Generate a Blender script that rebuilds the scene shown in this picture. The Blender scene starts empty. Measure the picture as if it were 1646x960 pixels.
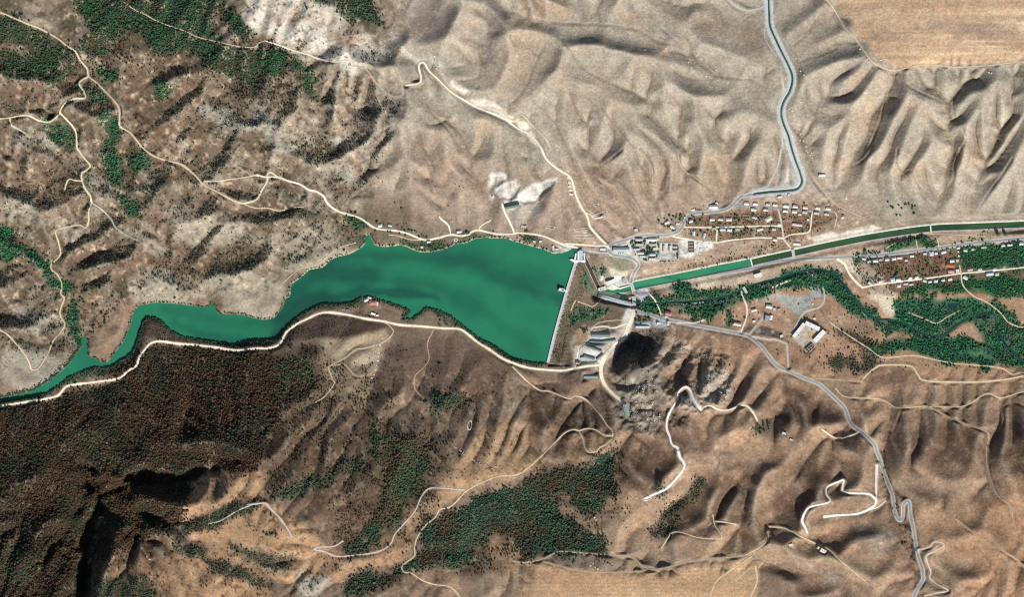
import bpy, math, random
import numpy as np
from mathutils import Vector

# ------------------------------------------------------------------ camera, sky, sun, exposure
S = 1.5                      # metres per pixel of the traced plan
W0, H0 = 1646, 960           # plan size
scene = bpy.context.scene
col = scene.collection

def X(px): return (px - W0 / 2) * S
def Y(py): return (H0 / 2 - py) * S

CAM_H = 60000.0
cd = bpy.data.cameras.new("camera")
cam = bpy.data.objects.new("camera", cd)
col.objects.link(cam)
cam.location = (0, 0, CAM_H + 40)
cam.rotation_euler = (0, 0, 0)
cd.sensor_width = 36.0
cd.sensor_fit = 'HORIZONTAL'
cd.lens = 36.0 * CAM_H / (W0 * S)
cd.clip_start = 100.0
cd.clip_end = 150000.0
scene.camera = cam

SUN_EL, SUN_AZ = 42.0, 156.0     # azimuth clockwise from the picture's top (north)
SUN_POWER, SKY = 4.6, 0.06
EXPOSURE = 0.70
world = bpy.data.worlds.new("World")
scene.world = world
world.use_nodes = True
wn = world.node_tree.nodes
wn.clear()
sky = wn.new("ShaderNodeTexSky")
sky.sky_type = 'NISHITA'
sky.sun_disc = False
sky.sun_elevation = math.radians(SUN_EL)
sky.sun_rotation = math.radians(SUN_AZ)
bg = wn.new("ShaderNodeBackground")
bg.inputs[1].default_value = SKY
wo = wn.new("ShaderNodeOutputWorld")
world.node_tree.links.new(sky.outputs[0], bg.inputs[0])
world.node_tree.links.new(bg.outputs[0], wo.inputs[0])

el, az = math.radians(SUN_EL), math.radians(SUN_AZ)
SUNV = Vector((math.sin(az) * math.cos(el), math.cos(az) * math.cos(el), math.sin(el)))
ld = bpy.data.lights.new("sun", 'SUN')
ld.energy = SUN_POWER
ld.angle = math.radians(0.5)
ld.color = (1.0, 0.975, 0.94)
sun = bpy.data.objects.new("sun", ld)
sun.rotation_euler = SUNV.to_track_quat('Z', 'Y').to_euler()
sun.location = SUNV * 3000
col.objects.link(sun)

vs = scene.view_settings
vs.view_transform = 'Standard'
vs.look = 'None'
vs.exposure = EXPOSURE
vs.gamma = 1.0
vs.use_curve_mapping = False
try:
    scene.cycles.max_bounces = 3
    scene.cycles.diffuse_bounces = 2
    scene.cycles.glossy_bounces = 2
    scene.cycles.use_denoising = False
    scene.cycles.use_adaptive_sampling = False
    scene.cycles.filter_width = 1.3
except Exception:
    pass

rng = np.random.default_rng(7)
random.seed(7)
SX, SY = math.sin(az), -math.cos(az)   # direction towards the sun in plan pixels (x right, y down)

# ------------------------------------------------------------------ helpers: colour, noise, plan grid
FLAT = 1.60          # a flat sunlit white surface renders about this bright before clipping

def lin(h):
    c = np.array([int(h[i:i + 2], 16) for i in (0, 2, 4)]) / 255.0
    return np.where(c <= 0.04045, c / 12.92, ((c + 0.055) / 1.055) ** 2.4)

def alb(h):
    """base colour of a flat sunlit ground that appears as the sRGB value h"""
    return np.clip(lin(h) / FLAT, 0.002, 0.85)

G = 1.25
MARG = 90
gx = np.arange(-MARG, W0 + MARG + 0.01, G)
gy = np.arange(-MARG, H0 + MARG + 0.01, G)
NX, NY = len(gx), len(gy)
PX, PY = np.meshgrid(gx, gy)
PX = PX.astype(np.float32); PY = PY.astype(np.float32)

def resize(a, ny, nx):
    """cubic (Catmull-Rom) resampling of a 2D array"""
    def axis(a, n):
        m = a.shape[0]
        t = np.linspace(0, m - 1, n)
        i = np.clip(np.floor(t).astype(int), 0, m - 2)
        f = (t - i)[:, None].astype(np.float32)
        p0 = a[np.clip(i - 1, 0, m - 1)]; p1 = a[i]; p2 = a[i + 1]; p3 = a[np.clip(i + 2, 0, m - 1)]
        return p1 + 0.5 * f * (p2 - p0 + f * (2 * p0 - 5 * p1 + 4 * p2 - p3 + f * (3 * (p1 - p2) + p3 - p0)))
    return axis(axis(a.astype(np.float32), ny).T, nx).T

def noise(cell, seed=0, cy=None):
    """smooth random field over the grid, about -1..1, feature size in plan pixels"""
    r = np.random.default_rng(1000 + seed)
    cy = cy or cell
    n1 = max(4, int((H0 + 2 * MARG) / cy) + 3); n2 = max(4, int((W0 + 2 * MARG) / cell) + 3)
    return resize(r.uniform(-1, 1, (n1, n2)), NY, NX)

def fbm(cell, octaves, seed=0, gain=0.5):
    out = np.zeros((NY, NX), np.float32); a = 1.0; tot = 0
    for o in range(octaves):
        out += a * noise(cell / 2 ** o, seed * 31 + o)
        tot += a; a *= gain
    return out / tot * 1.6

def boxblur(a, r):
    if r < 1: return a
    r = int(r)
    def ax(a):
        p = np.pad(a, ((r + 1, r), (0, 0)), mode='edge')
        c = np.cumsum(p, axis=0, dtype=np.float64)
        return ((c[2 * r + 1:] - c[:-2 * r - 1]) / (2 * r + 1)).astype(np.float32)
    return ax(ax(a).T).T

def blur(a, px):
    r = max(1, int(round(px / G / 1.7)))
    return boxblur(boxblur(a, r), r)

def inside(poly, x, y):
    res = np.zeros(x.shape, bool)
    n = len(poly)
    for i in range(n):
        x1, y1 = poly[i]; x2, y2 = poly[(i + 1) % n]
        if y1 == y2: continue
        c = ((y1 > y) != (y2 > y)) & (x < (x2 - x1) * (y - y1) / (y2 - y1) + x1)
        res ^= c
    return res

def win(x0, y0, x1, y1):
    i0 = max(0, int((x0 + MARG) / G)); i1 = min(NX, int((x1 + MARG) / G) + 2)
    j0 = max(0, int((y0 + MARG) / G)); j1 = min(NY, int((y1 + MARG) / G) + 2)
    return slice(j0, j1), slice(i0, i1)

WNX = fbm(26, 3, 901); WNY = fbm(26, 3, 902)

def mask(poly, soft=4, warp=4):
    """(window, 0..1 array) of a plan polygon with a ragged, softened edge"""
    xs = [p[0] for p in poly]; ys = [p[1] for p in poly]
    pad = soft * 1.5 + warp * 1.5 + 4
    w = win(min(xs) - pad, min(ys) - pad, max(xs) + pad, max(ys) + pad)
    m = inside(poly, PX[w] + WNX[w] * warp, PY[w] + WNY[w] * warp).astype(np.float32)
    if soft > 0.5 and m.size: m = blur(m, soft)
    return w, m

def curve(pts, step=1.3, closed=False):
    """Catmull-Rom through plan points, resampled evenly"""
    p = np.array(pts, float)
    if len(p) == 2:
        q = p
    else:
        a = np.vstack([2 * p[0] - p[1], p, 2 * p[-1] - p[-2]])
        if closed: a = np.vstack([p[-1], p, p[0], p[1]])
        out = []
        for i in range(1, len(a) - 2):
            t = np.linspace(0, 1, 12, endpoint=False)[:, None]
            p0, p1, p2, p3 = a[i - 1], a[i], a[i + 1], a[i + 2]
            out.append(0.5 * (2 * p1 + (p2 - p0) * t + (2 * p0 - 5 * p1 + 4 * p2 - p3) * t ** 2 + (3 * p1 - p0 - 3 * p2 + p3) * t ** 3))
        q = np.vstack(out + [a[-2][None]])
    d = np.concatenate([[0], np.cumsum(np.hypot(*np.diff(q, axis=0).T))])
    n = max(2, int(d[-1] / step) + 1)
    t = np.linspace(0, d[-1], n)
    return np.stack([np.interp(t, d, q[:, 0]), np.interp(t, d, q[:, 1])], 1)

def T(ox, oy, pts):
    """points traced on a four times enlarged tile"""
    return [(ox + x / 4.0, oy + y / 4.0) for x, y in pts]
# ------------------------------------------------------------------ plan data: water, relief, roads
LAKE = [(928,402),(919,401),(911,404.6),(903,407),(889,408),(874,401),(862,398),(844,393),(825,388),(814,383),(792,383),(779,382),
 (764,384),(752,390),(742,392.5),(731,392.5),(725,397),(706,403),(688,406),(673,405),(664,402),(653,397),(644,394),(631,396),(615,397),
 (601.5,394),(598,386),(593,377),(588.7,378),(588.7,387.6),(584,396),(574.6,402),(560,409.5),(546,412),(532,417.5),(519.5,430),(508,432),(497,434),
 (482,447.5),(468,457.5),(466,477),(459.5,480),(454.5,495),(439.5,512.5),(422,515),(411,512.5),(390,507),(350,504.5),(344,495),(340,485),
 (336,495),(320,494),(287,489),(250,487),(225,491),(215,500),(210,522),(200,547),(182,572),(172,584),(162,582),(150,576),(140,572),
 (139,557),(140,550),(134,540),(129,544),(132,556),(125,567),(110,587),(82,612),(50,630),(0,641),(-40,650),(-110,668),
 (-110,676),(-40,657),(0,646.5),(37,640),(75,631),(92,620),(107,607),(132,596),(150,590),(175,589),(190,580),(210,567),(217,552),(222,535),
 (227,517),(235,509),(250,510),(262,517),(275,530),(295,541),(325,545),(350,549),(375,554),(400,547),(412,546),(437,545),(452,540),(462,522),
 (479,507),(499,495),(517,487),(552,487),(568,484),(578,478),(590.6,476),(601,476),(607.4,479.5),(625.7,485),(640,490),(655,495),(661,501),
 (656,508),(646,511.6),(660,511),(669.5,505),(684.5,492.5),(704.5,497.5),(724.5,506),(742,520),(757,532.5),(774.5,545),(799.5,557.5),
 (823,575),(839,579),(861.5,583),(879,583),(884,570),(893,533),(905,490),(915,452),(922,425)]
CREST = [(926,421),(918.5,445),(911.5,468),(903,498),(893,534),(881,583)]
RIVER = [(1018,486),(1040,488.5),(1075,487),(1105,486),(1130,484),(1160,479),(1185,470),(1205,461),(1230,454),(1262,446),(1290,437),(1315,434),
 (1340,441),(1358,459),(1373,478),(1387,500),(1405,512),(1430,515),(1458,523),(1478,535),(1500,541),(1520,538),(1536,525),(1560,512),(1588,504),
 (1600,508),(1604,530),(1616,552),(1632,568),(1660,590),(1740,625)]
CANAL_A = [(976,470),(996,465),(1020,459),(1060,451),(1100,443.5),(1150,433),(1207,422)]
CANAL_B = [(1209,421),(1240,414),(1275,406.5),(1336,393),(1411,378.5),(1496,366.5),(1560,363.5),(1646,360),(1740,356)]
CANAL_N = [(1235,-100),(1235.5,0),(1236.5,25),(1238,42),(1248,65),(1258,86),(1268,106),(1273.5,124),(1270,144),(1259.5,163),(1255.5,180),(1259,197),(1267,217),
 (1272.5,238),(1279,258),(1286,277),(1289,292),(1281,303),(1262,306),(1236,308),(1212,311)]

CTRL = """0 0 200|200 60 185|400 30 215|520 40 225|640 150 190|560 250 125|400 200 145|300 330 105|100 300 95|60 430 55|250 420 75|500 380 40
130 490 12|20 560 60|200 545 25|640 330 60|600 120 200|140 130 165|70 190 170|190 250 120|330 250 130|450 320 80|380 440 60|300 470 30|160 440 70
1100 487 -58|1300 440 -62|1500 541 -66|1640 580 -70|1200 360 -30|1060 400 -26|945 398 2|900 350 28|800 320 62|830 200 112|950 150 122|1100 240 62
1200 150 88|1250 250 30|1290 300 -8|1370 110 150|1500 60 172|1640 40 186|1640 200 105|1500 250 60|1450 340 -14|1640 335 -25|1640 400 -54
1450 430 -55|700 60 200|900 30 152|1100 30 128|1230 30 70|1160 330 -22|1010 365 -12|750 370 12|700 250 110|1330 200 60|1380 280 22|1560 160 115
1020 470 -54|1000 450 -50|960 440 -36|935 500 -40|925 560 -14|960 545 -24|1000 510 -48|905 600 6|950 610 4|1015 500 -50
600 512 6|300 553 9|100 618 14|150 700 60|50 750 120|140 830 110|30 920 230|250 650 70|400 600 70|350 720 185|450 700 150|600 580 50
650 700 115|800 620 45|740 560 18|750 750 150|550 800 172|450 850 222|300 850 225|210 900 235|650 900 168|850 830 112|1000 730 105|930 690 82
1048 580 55|985 570 -18|1000 540 -40|1030 530 -42|985 620 2|1015 690 60|1100 640 95|1080 720 105|1050 800 132|900 910 170|1100 920 178|1200 895 170|1240 690 52
1200 600 5|1250 555 -44|1310 540 -50|1400 600 -42|1350 640 -18|1500 600 -48|1640 605 -62|1420 700 20|1450 800 78|1480 900 140|1600 700 30
1640 850 120|1550 930 160|1300 900 160|1100 540 -34|1150 570 -12|1130 610 50|1350 480 -60|1250 490 -54|1646 480 -66|1500 470 -62|1400 396 -58|1500 382 -59|1600 374 -60|1330 412 -57|1400 366 -46|1500 352 -42|1600 350 -44
-80 -80 220|-80 960 300|-80 650 20|500 1030 240|1000 1030 190|1720 1030 160|1720 700 40|1720 560 -72|1720 370 -50|1720 -80 200|1000 -80 170|500 -80 250
-80 350 150|1250 -80 80|-80 560 90"""

# slopes that fall away from the sun: (tile x, tile y, "x,y x,y ...", width px, slope). Negative = slopes that face it.
DARK = [
(0,0,"1090,650 1000,740 900,800",20,.5),(0,0,"1420,690 1540,740 1645,800",13,.8),(0,0,"750,400 850,320 960,270",18,.5),
(0,0,"980,570 1150,470 1300,470",16,.5),(0,0,"800,720 870,640",14,.5),(0,0,"530,280 620,200 760,180",14,.4),(0,0,"700,560 720,760",14,.3),
(0,0,"100,440 300,470 480,440",22,.35),(0,0,"60,720 300,740 480,700",14,.3),(0,0,"600,380 700,330 760,240",12,.35),(0,0,"1250,860 1400,900 1600,920",16,.35),
(412,0,"980,20 1000,120 1100,200",44,.35),(412,0,"1180,60 1190,180",22,.35),(412,0,"800,350 900,390 1030,430",20,.3),(412,0,"800,880 900,760 930,690",22,.55),
(412,0,"640,880 690,790 730,720",20,.55),(412,0,"1490,560 1590,400 1640,250",24,.5),(412,0,"1480,270 1640,180",14,.4),(412,0,"1330,690 1500,740 1645,810",12,.45),
(412,0,"510,935 700,900",11,.9),(412,0,"1050,620 1150,750 1300,890",7,.4),(412,0,"280,700 400,760",14,.3),(412,0,"1180,880 1290,800 1440,760",12,.35),(412,0,"540,660 640,720",10,.35),
(412,240,"360,85 480,40 580,25 690,0",17,.9),(412,240,"610,195 720,165",11,.8),(412,240,"100,300 250,280",14,.4),(412,240,"160,420 300,380",11,.4),(412,240,"1080,60 1130,160 1140,250",5,.5),
(412,240,"1300,0 1330,120 1430,210",6,.5),(412,240,"1380,130 1480,20",12,.35),(412,240,"600,300 800,420",14,.3),(412,240,"1000,270 1120,330",8,.3),(412,240,"0,700 140,660",16,.3),
(824,0,"220,165 400,195 600,195 800,240 1000,300 1100,345",20,.75),(824,0,"40,610 120,500 200,380 280,260",22,.75),(824,0,"860,20 1000,80 1120,95 1240,60",14,.7),
(824,0,"1180,160 1400,260 1560,320",20,.4),(824,0,"1060,490 1180,555 1300,560 1420,530",12,.75),(824,0,"930,460 1040,450",8,.6),(824,0,"400,440 500,500 620,550 730,585",9,.6),
(824,0,"480,790 530,700 530,600",9,.6),(824,0,"430,820 500,890 600,890",9,.5),(824,0,"700,800 800,850 890,910",10,.5),(824,0,"730,690 800,660",7,.6),(824,0,"880,640 930,540",7,.5),
(824,0,"1080,850 1140,760",9,.6),(824,0,"1290,830 1400,720",9,.6),(824,0,"1110,660 1170,590",8,.4),(824,0,"1500,950 1610,920",9,.5),(824,0,"560,100 640,20",11,.5),(824,0,"200,5 340,5",8,.6),
(824,0,"120,340 160,280",9,.4),(824,0,"340,330 400,380",7,.35),(824,0,"700,470 730,400",8,.3),(824,0,"830,440 870,520",7,.3),(824,0,"120,740 190,690",8,.4),(824,0,"650,940 700,890",7,.5),(824,0,"1500,640 1600,720",16,.3),
(1236,0,"160,290 260,220 400,160",13,.5),(1236,0,"20,140 200,40",20,.5),(1236,0,"190,390 300,360 420,320 580,290",11,.85),(1236,0,"340,640 450,645 600,590",10,.85),
(1236,0,"400,560 520,490 640,460",13,.5),(1236,0,"230,810 330,790 440,720",11,.6),(1236,0,"280,860 410,830",9,.5),(1236,0,"740,640 700,780 650,930",7,.45),(1236,0,"830,950 900,800 960,680",11,.45),
(1236,0,"1000,950 1060,850",11,.45),(1236,0,"880,560 1000,600 1160,660",12,.5),(1236,0,"1210,650 1280,560 1390,520",14,.5),(1236,0,"1270,720 1350,620 1400,560",9,.4),(1236,0,"1500,900 1520,820",9,.4),
(1236,0,"1190,770 1250,850 1250,950",8,.45),(1236,0,"1330,880 1390,800",9,.4),(1236,0,"290,930 420,890",10,.45),(1236,0,"1120,620 1110,500",7,.3),(1236,0,"1430,640 1470,720 1500,800",10,.3),(1236,0,"1560,640 1640,560",14,.3),
(1236,240,"900,70 980,20 1060,0",9,.6),(1236,240,"830,0 850,120 910,145 990,250 1070,370",7,.45),(1236,240,"520,150 640,30",12,.35),(1236,240,"1130,270 1190,130 1230,0",10,.5),
(1236,240,"1380,350 1430,250 1500,150 1560,80",11,.45),(1236,240,"820,280 890,250",8,.5),(1236,240,"1320,100 1420,190",8,.3),(1236,240,"400,140 500,90",10,.3),(1236,240,"760,80 780,250",8,.3),
(824,240,"570,110 640,50 710,0",8,.6),(824,240,"570,120 680,200 760,290 900,460",5,.4),(824,240,"100,470 180,370 250,250",5,.6),(824,240,"940,310 1000,200",6,.4),(824,240,"1060,0 1090,120 1200,200",5,.35),(824,240,"870,240 900,120",7,.3),
(0,240,"230,400 330,320 480,270",18,.5),(0,240,"390,690 470,630 610,600",11,.6),(0,240,"500,800 560,720 700,700 830,660",15,.7),(0,240,"520,890 660,850 800,770",11,.6),
(0,240,"1090,470 1250,440 1420,430",13,.7),(0,240,"1280,800 1420,750 1600,690 1700,670",18,.75),(0,240,"1200,780 1250,680",9,.6),(0,240,"1310,630 1420,500 1470,450",8,.5),(0,240,"890,280 1000,200 1150,150",16,.4),
(0,240,"570,560 700,490",10,.5),(0,240,"20,780 200,840",26,.35),(0,240,"250,760 330,650",10,.3),(0,240,"820,380 930,330",12,.35),(0,240,"0,100 200,90",12,.3),(0,240,"1340,280 1500,310 1640,300",9,.4),(0,240,"1380,930 1450,870",7,.6),
(0,240,"800,930 830,870",7,.5),(0,240,"880,540 1000,580",10,.35),
(0,480,"880,180 960,130",12,.4),(0,480,"500,440 650,460 800,400 880,290",11,.6),(0,480,"380,600 520,510",9,.5),(0,480,"1160,270 1400,300 1600,300",7,.5),(0,480,"540,90 620,180",10,.3),(0,480,"250,640 600,620 850,560",22,.3),(0,480,"100,300 250,330",14,.25),
(412,480,"200,180 330,210 430,130",22,.35),(412,480,"580,380 660,335 760,310",7,.7),(412,480,"610,465 730,460",6,.7),(412,480,"760,520 900,540 1000,550",20,.5),(412,480,"100,780 300,760 500,720",12,.35),(412,480,"1500,560 1600,460",15,.4),
(412,480,"1500,700 1620,630",14,.35),(412,480,"700,590 720,700",9,.4),(412,480,"480,480 560,440",9,.4),(412,480,"860,740 1000,780 1150,860",12,.35),(412,480,"220,350 400,290",10,.35),
(824,480,"625,505 690,425 760,355 830,305 915,262",15,1.15),(824,480,"1090,490 1150,400",9,.7),(824,480,"1180,450 1270,360",9,.6),(824,480,"100,720 250,680 330,700",30,.4),(824,480,"900,560 1100,530",8,.35),
(824,480,"700,600 850,575",7,.8),(824,480,"730,690 870,670",6,.8),(824,480,"760,760 920,740",7,.8),(824,480,"780,840 900,805",6,.7),(824,480,"1190,660 1340,660",7,.8),(824,480,"1000,800 1200,790",12,.3),(824,480,"1330,330 1440,420",10,.4),
(824,480,"1300,840 1420,800 1560,760",14,.35),(824,480,"1020,940 1200,880",11,.45),(824,480,"1060,390 1100,330",7,.5),(824,480,"720,540 830,520",6,.6),(824,480,"1380,560 1500,480",18,.3),
(1236,480,"100,560 300,620 450,690",22,.35),(1236,480,"600,550 830,540",8,.4),(1236,480,"330,720 450,770",14,.4),(1236,480,"850,880 1050,910 1330,880",34,.06),(1236,480,"400,950 540,880 620,880",13,.5),
(1236,480,"1330,580 1500,605",6,.6),(1236,480,"760,680 800,600",10,.4),(1236,480,"1480,790 1520,690",7,.6),(1236,480,"1010,660 1060,610",7,.4),(1236,480,"660,920 760,800",10,.35),(1236,480,"900,560 1100,570",9,.35),(1236,480,"1580,880 1645,800",14,.35),
(0,720,"540,950 560,800 610,600 640,460 570,380 560,260",22,1.5),(0,720,"860,150 930,210 1040,215 1200,225 1370,150",26,1.3),(0,720,"180,430 330,365 480,320",20,.9),(0,720,"330,850 380,790 430,700",26,.8),
(0,720,"750,375 850,340",6,1.0),(0,720,"1090,420 1120,360",6,.9),(0,720,"640,690 820,620",5,.6),(0,720,"100,200 350,150",12,.4),(0,720,"1240,820 1400,760",9,.4),(0,720,"960,480 1100,520",11,.4),(0,720,"100,680 200,580",14,.5),(0,720,"0,420 150,480",12,.5),(0,720,"1180,480 1350,420",12,.4),
(0,720,"960,300 980,360",6,1.0),(0,720,"650,900 800,860",10,.4),(0,720,"760,20 800,120",16,.4),
(412,720,"470,670 560,620 690,570",12,.6),(412,720,"60,760 200,790",11,.4),(412,720,"0,870 170,900",11,.4),(412,720,"100,200 250,110",12,.4),(412,720,"380,380 450,250",14,.35),(412,720,"750,440 850,280 900,120",14,.4),(412,720,"560,640 800,560",14,.4),(412,720,"1050,560 1250,540 1400,470 1500,330",13,.5),
(412,720,"1300,120 1420,170",10,.35),(412,720,"1290,450 1400,360",12,.35),(412,720,"580,900 900,830",14,.35),(412,720,"1100,700 1280,680",12,.35),(412,720,"1500,700 1600,790",9,.5),(412,720,"1280,840 1420,780",9,.4),
(824,720,"1150,340 1240,230 1310,170",16,.85),(824,720,"900,600 950,520 1040,440 1150,380",14,.85),(824,720,"1310,170 1450,220 1505,300 1470,380 1510,490",5,.5),(824,720,"1180,560 1280,565 1360,550",8,.6),
(824,720,"1520,160 1570,80 1650,20",22,.8),(824,720,"830,50 960,80 1030,30",16,.6),(824,720,"660,400 780,370",8,.4),(824,720,"700,190 790,290",9,.5),(824,720,"860,100 950,200",10,.4),(824,720,"620,440 790,400",11,.35),(824,720,"250,330 400,330 560,390",12,.3),
(824,720,"1140,60 1220,0",9,.5),(824,720,"1480,360 1550,310",9,.4),(824,720,"830,770 900,700",8,.25),(824,720,"1340,380 1400,330",11,.35),(824,720,"300,230 200,340",12,.3),
(1236,720,"0,445 110,470 190,330 230,200 290,90",26,.7),(1236,720,"470,190 570,40",26,.5),(1236,720,"240,490 400,485 500,440",10,.7),(1236,720,"290,590 420,595 560,500 720,440",18,.75),
(1236,720,"420,650 600,720 700,705 850,650",13,.75),(1236,720,"560,740 650,790 800,790",16,.4),(1236,720,"880,195 1000,220 1140,290",13,.7),(1236,720,"950,310 1070,335",8,.6),(1236,720,"990,60 1150,90 1290,0",24,.55),
(1236,720,"1290,410 1380,330 1450,290",18,.55),(1236,720,"1350,460 1450,470 1600,590",18,.45),(1236,720,"1070,670 1200,720 1420,780",13,.6),(1236,720,"1260,685 1380,655",9,.6),(1236,720,"0,780 150,830 260,870 430,840 520,900",11,.85),
(1236,720,"950,450 1190,440",11,.55),(1236,720,"0,150 60,60 150,0",18,.5),(1236,720,"1000,905 1130,890",8,.6),(1236,720,"700,950 900,890",10,.5),(1236,720,"390,310 560,350",10,.55),(1236,720,"930,320 920,400 945,560",4.5,1.2),(1236,720,"1020,820 1180,810",9,.5),
(1236,720,"1150,330 1300,220",11,.4),(1236,720,"1540,90 1640,180",12,.4),
]
DARK = [(T(ox, oy, [tuple(float(v) for v in q.split(',')) for q in s.split()]), w, a) for ox, oy, s, w, a in DARK]

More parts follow.
